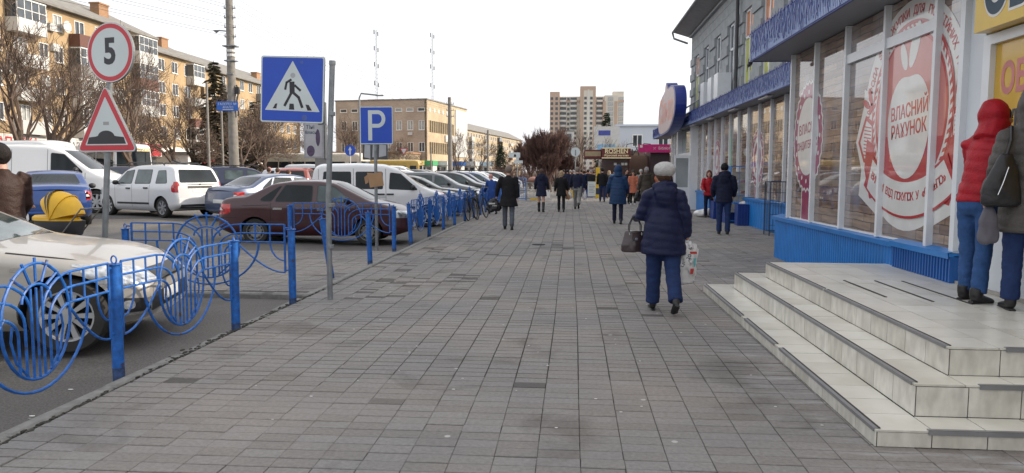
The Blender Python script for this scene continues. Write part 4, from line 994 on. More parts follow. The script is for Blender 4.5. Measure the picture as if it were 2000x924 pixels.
tree(1138, 62, 'forked bare tree behind the round road sign', 0, .8, rz=3.7, src=tS)
tree(1158, 70, 'bare tree left of the sweets kiosk', 1, .9, rz=.9, src=tS)
tree(1128, 75, 'small bare tree before the tower', 0, .8, rz=2, src=tS)
rr = random.Random(5)
for k, (px, y, s) in enumerate(((1050, 58, .84), (1068, 60, .9), (1085, 58, .86), (1103, 60, .66), (1036, 66, .74), (1076, 57, .74))):
    t = tree(px, y, ['tallest reddish tree on the left side of the thicket', 'reddish twiggy tree in the middle of the thicket', 'reddish tree right of the middle of the thicket', 'lowest reddish tree at the right end of the thicket', 'reddish tree at the left end of the thicket', 'reddish tree standing nearest in the thicket'][k], k % 2, s*1.5, 'dense_tree', thick, 'dense reddish trees of the thicket', k*1.1)
# low bushes (brown) at walkway end
bush = MB()
for k in range(2600):
    x, y = rr.uniform(-7.5, 2.6), rr.uniform(66, 71); h = 2.2*math.sqrt(max(0, rr.random())); 
    d = Vector((rr.gauss(0, .4), rr.gauss(0, .4), rr.uniform(.2, 1))).normalized()*rr.uniform(.3, .8)
    bush.tube([(x, y, h*rr.random()), Vector((x, y, h*rr.random()))+d], .012, 3, cap=False)
tag(bush.build('hedge', m_twig2, kind='stuff', fix=False), 'brown leafless hedge behind the crowd', 'hedge')
# spruces
m_ndl = M('needles_brownish', (.05, .045, .025), rough=.9, var=.3, vs=4); m_ndl2 = M('needles_green', (.03, .05, .025), rough=.9, var=.3, vs=4)
def spruce(seed, h, rad, gap, mat):
    rnd = random.Random(seed); a, b = MB(), MB(); a.tube([(0, 0, 0), (.02, 0, h*.5), (0, 0, h)], [.17, .1, .02], 8)
    z = h*.10
    while z < h*.985:
        f = 1-z/h; n = int(6+6*f)
        for k in range(n):
            if rnd.random() < gap: continue
            an = rnd.uniform(0, 2*math.pi); L = rad*(f**.8+.05)*rnd.uniform(.6, 1.1); dr = Vector((math.cos(an), math.sin(an), 0))
            P = [Vector((0, 0, z))+dr*(L*t)+Vector((0, 0, L*(.12*t-.42*t*t))) for t in (0, .35, .7, 1)]
            a.tube(P, [.03*f+.008, .02, .012, .005], 3, cap=False)
            for m_ in range(int(18+26*f)):
                t = rnd.uniform(.15, 1); c = P[0].lerp(P[3], t)+Vector((0, 0, .08*L*math.sin(t*3))); s = rnd.uniform(.14, .32)
                side = Vector((-dr.y, dr.x, 0))*rnd.choice((-1, 1)); tip = c+(side*.8+dr*.6+Vector((0, 0, rnd.uniform(-.7, .05))))*s*1.3
                b.add([c, c+dr*s*.3+Vector((0, 0, .02)), tip, c-dr*s*.05-Vector((0, 0, s*.45))], [(0, 1, 2), (0, 2, 3)])
        z += h*.026
    return a.mesh('trunk', m_bark, fix=False), b.mesh('needles', mat, fix=False)
sps = [spruce(1, 10, 2.6, .05, m_ndl), spruce(2, 9, 2.0, .05, m_ndl2), spruce(3, 9.5, 2.9, .3, m_ndl)]
def sp(px, y, label, k, s):
    p = on_y(px, 335, y); t = thing('spruce_tree', label, 'tree', (p.x, y, .1), px, 'spruces'); t.scale = (s, s, s); put('trunk', sps[k][0], t); put('needles', sps[k][1], t)
sp(424, 62, 'tall ragged spruce just left of the utility pole', 0, 1.08); sp(500, 66, 'ragged spruce right of the utility pole behind the crossing sign', 2, .82); sp(452, 70, 'spruce hidden behind the utility pole', 2, .85)
sp(978, 92, 'small green spruce between the brick block and thicket', 1, .58); sp(1183, 90, 'dark spruce left of the white building', 1, .95)
# clipped thujas in front of the plum pavilion
tj = MB()
for k in range(900):
    f = rr.random(); a = rr.uniform(0, 6.28); rad = .22*(1-f)+.03; c = Vector((rad*math.cos(a), rad*math.sin(a), .1+1.3*f)); tj.add([c, c+Vector((rr.gauss(0, .03), rr.gauss(0, .03), .1)), c+Vector((.04*math.cos(a), .04*math.sin(a), .02))], [(0, 1, 2)])
tjm = tj.mesh('foliage', m_ndl2, fix=False); tjs = MB().tube([(0, 0, 0), (0, 0, .5)], .03, 5).mesh('trunk', m_bark)
for k, px in enumerate((1230, 1239, 1247, 1255, 1263, 1272)):
    p = on_y(px, 335, 45.5); t = thing('thuja', f'{["leftmost", "second", "third", "fourth", "fifth", "rightmost"][k]} small pointed thuja in the row before the plum pavilion', 'shrub', (p.x, 45.5, 0), k, 'row of thujas before the plum pavilion'); put('foliage', tjm, t); put('trunk', tjs, t); t.scale = (1, 1, .95+.05*k % .2)

# ================================================================== POLES, MASTS, SIGNS
m_conc = M('pole_concrete', (.20, .185, .165), rough=.9, var=.2, vs=5, bump=.5, bs=20); m_galv = M('galvanised_steel', (.21, .225, .235), rough=.5, metal=.35, var=.2, vs=9, bump=.15, bs=40)
def conc_pole(px, y, h, r0, r1, label, arms=0, lean=0):
    p = on_y(px, 335, y); t = thing('utility_pole', label, 'utility pole', (p.x, y, gz(p.x)))
    MB().tube([(0, 0, 0), (lean*.5, 0, h*.5), (lean, 0, h)], [r0, (r0+r1)/2, r1], 14).build('pole', m_conc, parent=t, smooth=True)
    for k in range(arms):
        z = h-.5-.42*k
        o = MB().box(-.27, .27, -.025, .025, z, z+.045).build('crossarm', m_galv, parent=t)
        ins = MB()
        for x in (-.25, .25): ins.tube([(x, 0, z+.046), (x, 0, z+.16)], [.028, .022], 6)
        ins.build('insulator', m_balw, parent=o)
    return t
up = conc_pole(458, 33, 9.6, .235, .15, 'thick concrete utility pole with a small blue street sign', 5, -.02)
for z, w_ in ((7.0, .62), (6.35, .5), (5.75, .3)): MB().box(-w_/2, w_/2, -.2, .2, z, z+.05).build('bracket', m_galv, parent=up)
for z in (6.55, 6.75): MB().lathe([(.19, 0), (.2, .02), (.2, .10), (.19, .12)], 14, 'z', (0, 0, z)).build('white_band', m_balw, parent=up)
MB().tube([(.24, -.05, 5.3), (.32, -.05, 5.0), (.24, -.1, 4.5), (.3, -.05, 4.1), (.27, -.05, 3.9)], .04, 6).box(.18, .36, -.12, .02, 4.9, 5.2).build('cable_coil', M('lamp_black', None), parent=up)
MB().tube([(-.2, 0, 7.7), (-.5, -.1, 7.72)], .03, 6).rings([(-.6, -.1, 7.6, .02, .02), (-.6, -.1, 7.72, .16, .10)], 8).build('loudspeaker', m_galv, parent=up)
Fp = frame((-.12, -.29, 4.3), (1, 0, 0), (0, 0, 1)); ss = MB().prism([(-.48, -.18), (.52, -.18), (.52, .24), (-.48, .24)], Fp, 0, .02).build('street_sign', M('sign_blue2', (.012, .10, .42), rough=.4), parent=up)
tx = MB(); add_text(tx, 'ГАЛЕРЕЯ №', Fp, .15, .02, .12, .022); add_text(tx, 'АНАЛІЗ', Fp, .13, .05, -.02, .022); tx.prism([(-.2, -.13), (.3, -.13), (.3, -.10), (-.2, -.10)], Fp, .021, .025); tx.build('lettering', m_balw, parent=up)
conc_pole(880, 52, 6.7, .19, .12, 'brown concrete pole standing before the office block', 3, -.05); conc_pole(953, 75, 5.7, .13, .1, 'thin pole before the distant brick block', 1)
conc_pole(842, 80, 4.0, .1, .07, 'short thin pole before the office block', 0); conc_pole(409, 46, 7.0, .09, .07, 'slim wooden pole left of the utility pole', 0); conc_pole(436, 48, 6.0, .08, .07, 'thin pole touching the utility pole on its left', 0)
# radio masts
def mast(px, y, h, label):
    p = on_y(px, 335, y); t = thing('radio_mast', label, 'mast', (p.x, y, 0)); mb = MB(); w0 = .9
    for (sx, sy) in ((-1, -1), (1, -1), (0, 1)): mb.tube([(sx*w0*.6, sy*w0*.6, 0), (sx*w0*.3, sy*w0*.3, h)], .06, 4)
    for k in range(int(h/1.6)):
        z = k*1.6; mb.tube([(-w0*.5, -w0*.5, z), (w0*.5, -w0*.5, z+1.6)], .035, 3).tube([(w0*.5, -w0*.5, z), (0, w0*.5, z+1.6)], .035, 3)
    mb.build('lattice', m_galv, parent=t); a = MB()
    for f in (.62, .75, .86, .97): a.box(-1.1, -.7, -.2, .2, h*f, h*f+2.0).box(.6, 1.0, -.2, .2, h*f-.8, h*f+1.0)
    a.build('antenna', m_balg, parent=t)
mast(738, 330, 64, 'left red and grey lattice radio mast beyond the office roof'); mast(846, 360, 68, 'right pale lattice radio mast topped with antennas')
# curved street lamp
p = on_y(704, 335, 60); t = thing('street_lamp', 'tall thin curved street lamp left of the parking sign', 'street lamp', (p.x, 60, .1)); MB().tube([(0, 0, 0), (0, 0, 7.4), (.15, 0, 7.75), (1.5, 0, 7.6)], .07, 7).build('pole', m_galv, parent=t); MB().box(1.4, 2.0, -.1, .1, 7.52, 7.62).build('lamp_head', m_balg, parent=t)
# ornamental street lamps before the brown wall
for k, px in enumerate((1234, 1247)):
    p = on_y(px, 335, 52); t = thing('ornate_lamp', ['left black curly street lamp before the brown wall', 'right taller black curly street lamp before the brown wall'][k], 'street lamp', (p.x, 52, 0), 0, 'curly black lamps')
    mk = M('lamp_black', None); h = 3.1+.3*k; MB().tube([(0, 0, 0), (0, 0, h)], .05, 6).build('pole', mk, parent=t)
    for s in (-1, 1):
        MB().tube([(0, 0, h-.5), (s*.35, 0, h+.1), (s*.8, 0, h+.05), (s*.85, 0, h-.15)], .03, 5).build('arm', mk, parent=t); MB().ell((s*.85, 0, h-.24), (.1, .1, .1), 8, 6).build('globe', m_balg, parent=t)
# ---- road signs
m_sw = M('sign_white', (.50, .55, .56), rough=.35, var=.04, vs=3); m_sr = M('sign_red', (.46, .02, .035), rough=.35, var=.06); m_sb = M('sign_blue3', (.004, .055, .42), rough=.32, var=.06, vs=3); m_sk = M('sign_black', (.012, .012, .018), rough=.4); m_sback = M('sign_back', (.16, .17, .18), rough=.5, metal=.3)
def rpoly(pts, r, n=5):
    out_ = []; N = len(pts)
    for i in range(N):
        p0, p1, p2 = Vector(pts[i-1]), Vector(pts[i]), Vector(pts[(i+1) % N]); a = (p0-p1).normalized(); b = (p2-p1).normalized(); ang = a.angle(b); d = min(r/math.tan(ang/2), (p0-p1).length*.49, (p2-p1).length*.49); s0 = p1+a*d; s1 = p1+b*d
        for k in range(n+1):
            t = k/n; out_.append(tuple((1-t)**2*s0+2*t*(1-t)*p1+t*t*s1))
    return out_
# speed limit + bump warning on a tilted pole
c1 = on_y(217, 103, 8.60); c2 = on_y(209, 238, 8.60)
pb = on_y(188, 500, 8.62)
sgp = thing('road_sign', 'speed limit 5 disc above a speed bump warning triangle on a leaning pole', 'road sign', (pb.x, 8.62, -.1))
o3 = Vector((pb.x, 8.62, -.1))
top = c1-o3+Vector((0, .03, .3)); tri = c2-o3+Vector((0, .03, 0))
dirv = (tri-top); base = tri+dirv*((tri.z)/(-dirv.z)); base.z = 0
MB().tube([base, tri, top], .034, 10).build('pole', m_galv, parent=sgp, smooth=True)
ux = Vector((math.cos(R(-14)), math.sin(R(-14)), 0)); uz = Vector((.06, 0, 1)).normalized(); uz = (uz-ux*uz.dot(ux)).normalized()
F = frame(tuple(c1-o3-Vector((0, .02, 0))), ux, uz)
dsk = MB().prism(circ(0, 0, .352, 48), F, -.03, 0).build('disc_plate', m_sback, parent=sgp); MB().prism(circ(0, 0, .350, 48), F, .001, .002).build('white_rim', m_sw, parent=dsk); MB().prism(circ(0, 0, .338, 48), F, .0022, .003).build('red_ring', m_sr, parent=dsk); MB().prism(circ(0, 0, .285, 48), F, .0032, .004).build('white_face', m_sw, parent=dsk)
tx = MB(); add_text(tx, '5', F, .42, 0, .0, .0045, .014, .92); tx.build('numeral', m_sk, parent=dsk)
F = frame(tuple(c2-o3-Vector((0, .02, 0))), ux, uz); TR = lambda s, v: [(-.45*s, -.35*s+v), (.45*s, -.35*s+v), (0, .43*s+v)]
tp = MB().prism(rpoly(TR(1.03, 0), .045), F, -.03, 0).build('triangle_plate', m_sback, parent=sgp)
MB().prism(rpoly(TR(1.02, 0), .045), F, .001, .002).build('white_rim', m_sw, parent=tp); MB().prism(rpoly(TR(.985, 0), .04), F, .0022, .003).build('red_border', m_sr, parent=tp); MB().prism(rpoly(TR(.74, -.02), .01), F, .0032, .004).build('white_face', m_sw, parent=tp)
hump = [(-.30, -.265), (.30, -.265), (.27, -.185), (.16, -.175)]+[(.13*math.cos(R(a)), -.18+.075*math.sin(R(a))) for a in range(10, 171, 16)]+[(-.16, -.175), (-.27, -.185)]
MB().prism(hump, F, .0042, .005).build('hump_symbol', m_sk, parent=tp); MB().prism([(-.04, -.04), (.05, -.04), (.05, .0), (-.04, .0)], F, .0042, .0048).build('sticker', M('sticker_grey', (.3, .3, .3)), parent=tp)
# crossing sign on grey post
b0 = on_z(645, 585); top_ = on_y(648, 120, b0.y-.02)
cs = thing('crossing_sign', 'large blue pedestrian crossing sign on a grey steel post beside the walkway', 'road sign', (b0.x, b0.y, 0))
MB().tube([(0, 0, -.05), (.0, 0, 1.2), (top_.x-b0.x, 0, top_.z)], .033, 12).build('post', m_galv, parent=cs, smooth=True); MB().tube([(top_.x-b0.x, 0, top_.z-.04), (top_.x-b0.x, 0, top_.z+.01)], .04, 10).build('post_cap', m_galv, parent=cs)
for z in (.62, 1.12, 2.2): MB().lathe([(.034, 0), (.041, .005), (.041, .045), (.034, .05)], 12, 'z', ((top_.x-b0.x)*z/top_.z, 0, z)).build('clamp', m_galv, parent=cs)
cc = on_y(571, 175, b0.y-.05); F = frame(tuple(cc-Vector((b0.x, b0.y, 0))), (1, -.02, .012-.045), (.012+.03, 0, 1))
hw_ = .387; hh = .388
pl = MB().prism(rpoly([(-hw_, -hh), (hw_, -hh), (hw_, hh), (-hw_, hh)], .03), F, -.022, 0).build('sign_plate', m_sback, parent=cs); MB().prism(rpoly([(-hw_+.002, -hh+.002), (hw_-.002, -hh+.002), (hw_-.002, hh-.002), (-hw_+.002, hh-.002)], .03), F, .001, .002).build('white_rim', m_sw, parent=pl)
MB().prism(rpoly([(-hw_+.018, -hh+.018), (hw_-.018, -hh+.018), (hw_-.018, hh-.018), (-hw_+.018, hh-.018)], .02), F, .0022, .003).build('blue_face', m_sb, parent=pl); MB().prism(rpoly([(-.33, -.245), (.34, -.255), (0.0, .335)], .006), F, .0032, .004).build('white_triangle', m_sw, parent=pl)
wm = MB()
def stroke(mb, pts, w, F, d0=.0042, d1=.005):
    for (a, b) in zip(pts[:-1], pts[1:]):
        a, b = Vector(a), Vector(b); t = (b-a).normalized(); nn = Vector((-t.y, t.x))*w/2; a2, b2 = a-t*w*.2, b+t*w*.2
        mb.prism([tuple(a2-nn), tuple(b2-nn), tuple(b2+nn), tuple(a2+nn)], F, d0, d1)
stroke(wm, [(-.005, .08), (.0, -.03)], .062, F); stroke(wm, [(-.015, .115), (-.07, .08), (-.085, -.0)], .026, F, .0042, .0052); stroke(wm, [(.03, .05), (.10, -.01)], .026, F, .0042, .0053); stroke(wm, [(.005, -.03), (.08, -.09), (.125, -.205)], .032, F, .0042, .0054); stroke(wm, [(-.005, -.03), (-.09, -.19)], .030, F, .0042, .0055)
wm.build('walking_figure', m_sk, parent=pl); MB().prism(circ(.005, .165, .030, 14), F, .0042, .005).build('figure_head', M('faded_grey', (.38, .40, .42)), parent=pl)
for q_ in ([(-.235, -.225), (-.19, -.225), (-.18, -.165), (-.205, -.17)], [(-.035, -.235), (.03, -.235), (.02, -.165), (-.03, -.165)], [(.19, -.24), (.245, -.24), (.205, -.175), (.165, -.17)]): MB().prism(q_, F, .0042, .005).build('stripe', m_sk, parent=pl)
MB().prism(circ(.155, -.325, .035, 10), F, .0032, .0036).prism(circ(.11, .32, .02, 10), F, .0034, .0038).build('scuff', M('scuff_blue', (.06, .10, .34)), parent=pl)
MB().box(-.10, 0, -.025, -.01, top_.z-.05, top_.z-.035).box(-.10, 0, -.025, -.01, top_.z-.74, top_.z-.725).build('bracket', m_galv, parent=cs)
# parking sign
b0 = on_z(736, 486); cc = on_y(735, 245, b0.y-.05)
ps = thing('parking_sign', 'blue parking sign with white P and torn cardboard on its post', 'road sign', (b0.x, b0.y, 0)); zt = cc.z+.38
MB().tube([(0, 0, -.05), (0, 0, zt)], .033, 10).build('post', m_galv, parent=ps, smooth=True); F = frame(tuple(cc-Vector((b0.x, b0.y, 0))), (1, -.03, 0), (0, 0, 1))
pl = MB().prism(rpoly([(-.335, -.37), (.335, -.37), (.335, .37), (-.335, .37)], .03), F, -.02, 0).build('sign_plate', m_sback, parent=ps); MB().prism(rpoly([(-.333, -.368), (.333, -.368), (.333, .368), (-.333, .368)], .03), F, .001, .002).build('white_rim', m_sw, parent=pl); MB().prism(rpoly([(-.315, -.35), (.315, -.35), (.315, .35), (-.315, .35)], .02), F, .0022, .003).build('blue_face', m_sb, parent=pl)
tx = MB(); tx.prism([(-.165, -.295), (-.085, -.295), (-.085, .295), (-.165, .295)], F, .0032, .004)
Pp = [(-.084, .295), (.03, .295)]+[(.03+.15*math.cos(R(a)), .13+.165*math.sin(R(a))) for a in range(85, -86, -10)]+[(-.084, -.035), (-.084, .045), (.02, .045)]+[(.02+.085*math.cos(R(a)), .13+.085*math.sin(R(a))) for a in range(-80, 81, 10)]+[(-.084, .215)]
oo, ii = [(.03+.155*math.cos(R(a)), .125+.17*math.sin(R(a))) for a in range(90, -91, -10)], [(.03+.08*math.cos(R(a)), .125+.095*math.sin(R(a))) for a in range(90, -91, -10)]
for k in range(len(oo)-1): tx.prism([oo[k], ii[k], ii[k+1], oo[k+1]], F, .0032, .004)
tx.prism([(-.084, .22), (.03, .22), (.03, .295), (-.084, .295)], F, .0032, .004).prism([(-.084, -.045), (.03, -.045), (.03, .03), (-.084, .03)], F, .0032, .004); tx.build('letter_p', m_sw, parent=pl)
cbd = MB().box(-.02, .02, 0, 0, 0, 0); cbd = MB(); Fc = frame((0, -.045, on_y(737, 350, b0.y).z), (1, 0, .3), (-.3, 0, 1)); cbd.prism([(-.15, -.13), (.13, -.17), (.17, .10), (.02, .12), (-.12, .17)], Fc, 0, .012).prism([(-.22, -.04), (-.151, -.02), (-.121, .13), (-.2, .1)], Fc, .002, .010); tag(cbd.build('cardboard_scrap', M('cardboard', (.33, .20, .11), rough=.9, var=.1), loc=(b0.x, b0.y, 0)), 'torn brown cardboard stuck on the parking sign post', 'cardboard')
# small round blue arrow sign
c = on_y(684, 294, 48); t = thing('arrow_sign', 'small round blue sign with white upward arrow', 'road sign', (c.x, 48, .1)); F = frame((0, -.03, c.z-.1), (1, 0, 0), (0, 0, 1)); MB().tube([(0, 0, 0), (0, 0, c.z)], .035, 6).build('post', m_balw, parent=t); MB().prism(circ(0, 0, .36, 24), F, -.02, 0).build('disc', m_sb, parent=t); MB().prism([(-.05, -.25), (.05, -.25), (.05, .05), (.13, .0), (0, .26), (-.13, .0), (-.05, .05)], F, .002, .004).build('arrow', m_sw, parent=t)
# small signs near the thicket: loading sign back, round sign
c = on_y(1005, 303, 50); t = thing('tow_sign', 'pale rectangular tow truck sign over a smaller plate on a thin post', 'road sign', (c.x, 50, 0)); MB().tube([(.2, 0, 0), (.2, 0, c.z+.2)], .035, 6).build('post', m_galv, parent=t); MB().box(-.38, .38, -.05, -.036, c.z-.17, c.z+.17).box(.1, .3, -.051, -.037, c.z-.35, c.z-.171).box(-.05, .55, -.05, -.036, c.z-.55, c.z-.36).build('plate', m_sw, parent=t); MB().prism([(0, c.z-.12), (.16, c.z-.12), (.16, c.z-.02), (.08, c.z+.10), (.02, c.z+.02)], frame((-.05, -.0515, 0), (1, 0, 0), (0, 0, 1)), 0, .004).build('symbol', m_sk, parent=t)
c = on_y(1124, 297, 44); t = thing('round_sign', 'pale round sign plate seen from behind on its post', 'road sign', (c.x, 44, 0)); MB().tube([(0, 0, 0), (0, 0, c.z+.1)], .035, 6).build('post', m_galv, parent=t); MB().prism(circ(0, 0, .27, 24), frame((0, -.05, c.z), (1, 0, 0), (0, 0, 1)), -.01, .01).build('plate', m_sw, parent=t); MB().box(-.03, .03, -.07, -.061, c.z-.2, c.z+.12).build('bracket', m_galv, parent=t)
c = on_y(789, 296, 90); t = thing('yield_sign', 'small downward pointing give way triangle far off', 'road sign', (c.x, 90, .1)); MB().tube([(0, 0, 0), (0, 0, c.z)], .04, 5).build('post', m_galv, parent=t); MB().prism([(-.5, .4), (.5, .4), (0, -.45)], frame((0, -.05, c.z-.1), (1, 0, 0), (0, 0, 1)), 0, .02).build('plate', m_sr, parent=t); MB().prism([(-.36, .32), (.36, .32), (0, -.3)], frame((0, -.05, c.z-.1), (1, 0, 0), (0, 0, 1)), .021, .03).build('face', m_sw, parent=t)
# advertising pillar
c = on_y(615, 273, 36); t = thing('advertising_pillar', 'grey advertising lightbox pillar with portrait poster right of the crossing sign', 'billboard', (c.x, 36, 0)); a, b = on_y(598, 307, 36), on_y(632, 240, 36)
m_pf = M('poster_frame', (.30, .31, .33)); MB().box(a.x-c.x-.05, b.x-c.x+.05, -.12, .12, a.z-.06, b.z+.06).build('box', m_pf, parent=t); MB().box(.02, .62, -.1, .1, 0, a.z-.061).build('column', m_balg, parent=t); MB().box(b.x-c.x+.051, b.x-c.x+.11, -.15, .15, a.z-.1, b.z+1.0).build('side_post', M('dark_grey_metal', (.06, .065, .07)), parent=t)
ps_ = MB().box(a.x-c.x+.03, b.x-c.x-.03, -.135, -.121, a.z+.02, b.z-.02).build('poster', M('poster_paper', (.36, .37, .40), var=.15, vs=1.5), parent=t); F = frame((0, -.136, 0), (1, 0, 0), (0, 0, 1)); MB().prism(circ(-.17, a.z+.30, .2, 18, ry=.27), F, 0, .004).prism(circ(.2, a.z+.95, .11, 14, ry=.42), F, 0, .004).build('poster_picture', M('poster_ink', (.07, .05, .10), var=.3, vs=9), parent=ps_)
tx = MB(); add_text(tx, 'Тіні', F, .26, -.18, b.z-.22, .002, .004); add_text(tx, 'Власні', F, .2, -.12, b.z-.48, .002, .004); tx.build('lettering', M('letter_slate', None), parent=ps_)
c = on_y(733, 296, 30); t = thing('torn_poster_board', 'dark board with torn posters behind the parking sign post', 'poster board', (c.x, 30, 0)); z0, z1 = on_y(733, 312, 30).z, on_y(733, 281, 30).z; MB().box(-.52, .52, -.03, .03, z0, z1).build('board', M('dark_grey_metal', None), parent=t); MB().tube([(0, .05, 0), (0, .05, z0+.3)], .05, 6).build('post', m_galv, parent=t)
for k, (x0, x1) in enumerate(((-.46, -.2), (-.12, .05), (.15, .46))): MB().add([(x0, -.034, z0+.1), (x1, -.034, z0+.04+.06*k), (x1, -.034, z1-.05), (x0+.03, -.034, z1-.03)], [(0, 1, 2, 3)]).build('torn_poster', M('poster_paper', None), parent=t)

# ================================================================== BLUE FENCE
m_fb = M('fence_blue', (.007, .095, .36), rough=.48, var=.35, vs=22, bump=.2, bs=30)
# chipped paint: rust and dirt showing through
n_, l_, p_ = nodes(m_fb); gq = n_.new('ShaderNodeNewGeometry'); nn_ = n_.new('ShaderNodeTexNoise'); nn_.inputs['Scale'].default_value = 14; nn_.inputs['Detail'].default_value = 9; l_.new(gq.outputs['Position'], nn_.inputs['Vector'])
rr__ = n_.new('ShaderNodeValToRGB'); l_.new(nn_.outputs['Fac'], rr__.inputs[0]); rr__.color_ramp.elements[0].position = .62; rr__.color_ramp.elements[1].position = .68; rr__.color_ramp.elements[0].color = (0, 0, 0, 1); rr__.color_ramp.elements[1].color = (.85, .85, .85, 1)
mxx = n_.new('ShaderNodeMixRGB'); l_.new(rr__.outputs[0], mxx.inputs[0]); l_.new(p_.inputs['Base Color'].links[0].from_socket, mxx.inputs[1]); mxx.inputs[2].default_value = (.045, .03, .035, 1); l_.new(mxx.outputs[0], p_.inputs['Base Color'])
def fence_proto(L=1.56):
    t = thing('blue_railing', 'x', 'fence', (0, 0, 0)); c = L/2; pr = []
    def add(nm, pts, r=.008):
        r *= 1.18; pr.append((nm, MB().tube([(u, 0, v) for u, v in pts], r, 6, up=(0, 1, 0)).mesh(nm, m_fb, smooth=True)))
    zt, z2, z3, zb = .86, .755, .65, .30; rc = .31; cz = .64
    for s in (-1, 1):
        X = lambda u: c+s*(u)                       # u measured outward from the centre
        e = c-.03
        add('edge_bar', [(X(e), zt), (X(e), zb)], .009)
        for k, (z, ui) in enumerate(((zt, .05), (z2, .11), (z3, .17))):     # rails bend down into the middle
            start = .34; pts = [(X(e), z), (X(start), z)]
            for a in range(0, 91, 15): pts.append((X(ui+(start-ui)*math.cos(R(a)) if False else start-(start-ui)*math.sin(R(a))), z-(start-ui)*.8*(1-math.cos(R(a)))))
            pts.append((X(ui), .215+.026*k)); add('rail', pts)
        for k in range(3):
            u = e-.14*(k+1); add('bar', [(X(u), zt), (X(u), z3-(.0 if k != 1 else .0))], .007)
        pts = [(X(e-.14), z3)]+[(X(e-.14*math.cos(R(a))), z3-.0-.22*math.sin(R(a))) for a in range(10, 91, 20)]; add('short_arc', pts, .007)
        # long arc: from rail 3 down to the foot of the edge bar, crossing the bowl
        pts = [(X(.28+(e-.28)*(t_/8)), z3-.0-.36*math.sin(math.pi/2*t_/8)) for t_ in range(9)]; add('long_arc', pts)
        add('inner_arc', [(X(.22), z3-.06), (X(.235), .50), (X(.20), .36), (X(.10), .245)], .007)
    add('bowl', [(c+.50*math.sin(R(a)), z3-.52*math.cos(R(a)) if abs(a) < 90 else z3) for a in range(-90, 91, 9)], .009)
    add('ellipse', [(c+rc*math.sin(R(a)), .585-.375*math.cos(R(a))) for a in range(0, 361, 12)], .009)
    for a in (-50, -25, 0, 25, 50):
        add('spoke', [(c+.12*math.sin(R(a)), .74+.10*math.cos(R(a))), (c+.27*math.sin(R(a)), .68+.315*math.cos(R(a)))], .008)
    add('small_arch', [(c+.13*math.sin(R(a)), .715+.11*math.cos(R(a))) for a in range(-90, 91, 18)], .008)
    for u in (-.05, 0, .05): add('bar', [(c+u, .80), (c+u, .22)], .007)
    for s in (-1, 1): add('lug', [(c+s*(c-.03), .82), (c+s*(c+.02), .82)], .008); add('lug', [(c+s*(c-.03), zb+.02), (c+s*(c+.02), zb+.02)], .008)
    for nm, me in pr: put(nm, me, t)
    return t
def post_proto(h, ring):
    t = thing('blue_bollard', 'x', 'post'); MB().tube([(0, 0, -.1), (0, 0, .07)], .0435, 14).build('rusty_foot', M('rust_blue', (.03, .06, .15), rough=.8, var=.6, vs=25, bump=.4), parent=t, smooth=True)
    MB().tube([(0, 0, .071), (0, 0, h)], .043, 14).build('post_tube', m_fb, parent=t, smooth=True)
    MB().lathe([(0, h+.001), (.056, h+.001), (.056, h+.009), (0, h+.009)], 14).build('cap', m_fb, parent=t)
    if ring: MB().tube([(.027*math.cos(R(a)), 0, h+.038+.030*math.sin(R(a))) for a in range(0, 361, 24)], .006, 6).build('ring', m_fb, parent=t, smooth=True)
    else: MB().tube([(0, 0, h+.01), (0, 0, h+.045)], [.018, .006], 6).build('finial', m_fb, parent=t)
    return t
fp = fence_proto(); pA = post_proto(.86, True); pB = post_proto(.88, False)
GP, GF = 'blue steel fence posts', 'blue sunburst fence panels'
used = set()
def post(x, y, label, proto=None, lean=(0, 0), first=[0]):
    proto = proto or pB
    if id(proto) not in used: used.add(id(proto)); o = proto; o.location = (x, y, -.02); o['label'] = label; o['group'] = GP
    else: o = dup(proto, (x, y, -.02), 0, label, GP)
    o.rotation_euler = (lean[0], lean[1], random.uniform(-.6, .6)); return o
def panel(a, b, label, z=-.0, first=[0]):
    a, b = Vector(a), Vector(b); d = (b-a); L = d.length; u = d.normalized(); st_ = a+u*.045; ln = L-.09
    if not first[0]: first[0] = 1; o = fp; o['label'] = label; o['group'] = GF
    else: o = dup(fp, (0, 0, 0), 0, label, GF)
    o.location = (st_.x, st_.y, z); o.rotation_euler = (0, 0, math.atan2(d.y, d.x)); o.scale = (ln/1.56, 1, 1); return o
FX = -3.33
pl1 = on_z(232, 730); pl2 = on_z(461, 640); pl3 = on_z(572, 590)
q0 = (FX-.06, pl1.y-1.72); q1 = (pl1.x, pl1.y); q2 = (pl2.x, pl2.y); q3 = (pl3.x, pl3.y)
post(*q0, 'blue fence post out at the lower left corner', pA); post(*q1, 'blue ringed fence post before the silver car bumper, nearest in view', pA); post(*q2, 'blue post second in the kerb fence, right of the silver car', pB); post(*q3, 'blue post third from the left along the kerb, at the driveway corner')
panel(q0, q1, 'nearest blue sunburst fence panel in front of the silver car wheel'); panel(q1, q2, 'blue sunburst fence panel between the ringed post and the next')
q4 = (q3[0]-2.12, q3[1]+.12); post(*q4, 'blue ringed post behind the silver car bonnet', pA); panel(q4, q3, 'blue sunburst fence panel set across, between the silver and maroon cars', .06)
q5 = on_z(648, 542); post(q5.x, q5.y, 'leaning blue post beside the grey sign post', None, (0, R(-8))); q6 = on_z(723, 515); post(q6.x, q6.y, 'lone blue post between crossing and parking signs', None, (0, R(-2)))
q7 = on_z(770, 490); post(q7.x, q7.y, 'blue post right of the parking sign', None); q8 = (q7.x-2.12, q7.y+.1); post(*q8, 'blue post before the maroon sedan rear door'); panel(q8, (q7.x, q7.y), 'blue sunburst fence panel in front of the maroon sedan', .06)
fy = [(803, 477), (838, 462), (866, 449), (888, 440), (908, 432)]
pp = [on_z(*f) for f in fy]; yv = [Vector((p.x, p.y)) for p in pp]
while yv[-1].y < 40: yv.append(Vector((-3.25, yv[-1].y+1.75)))
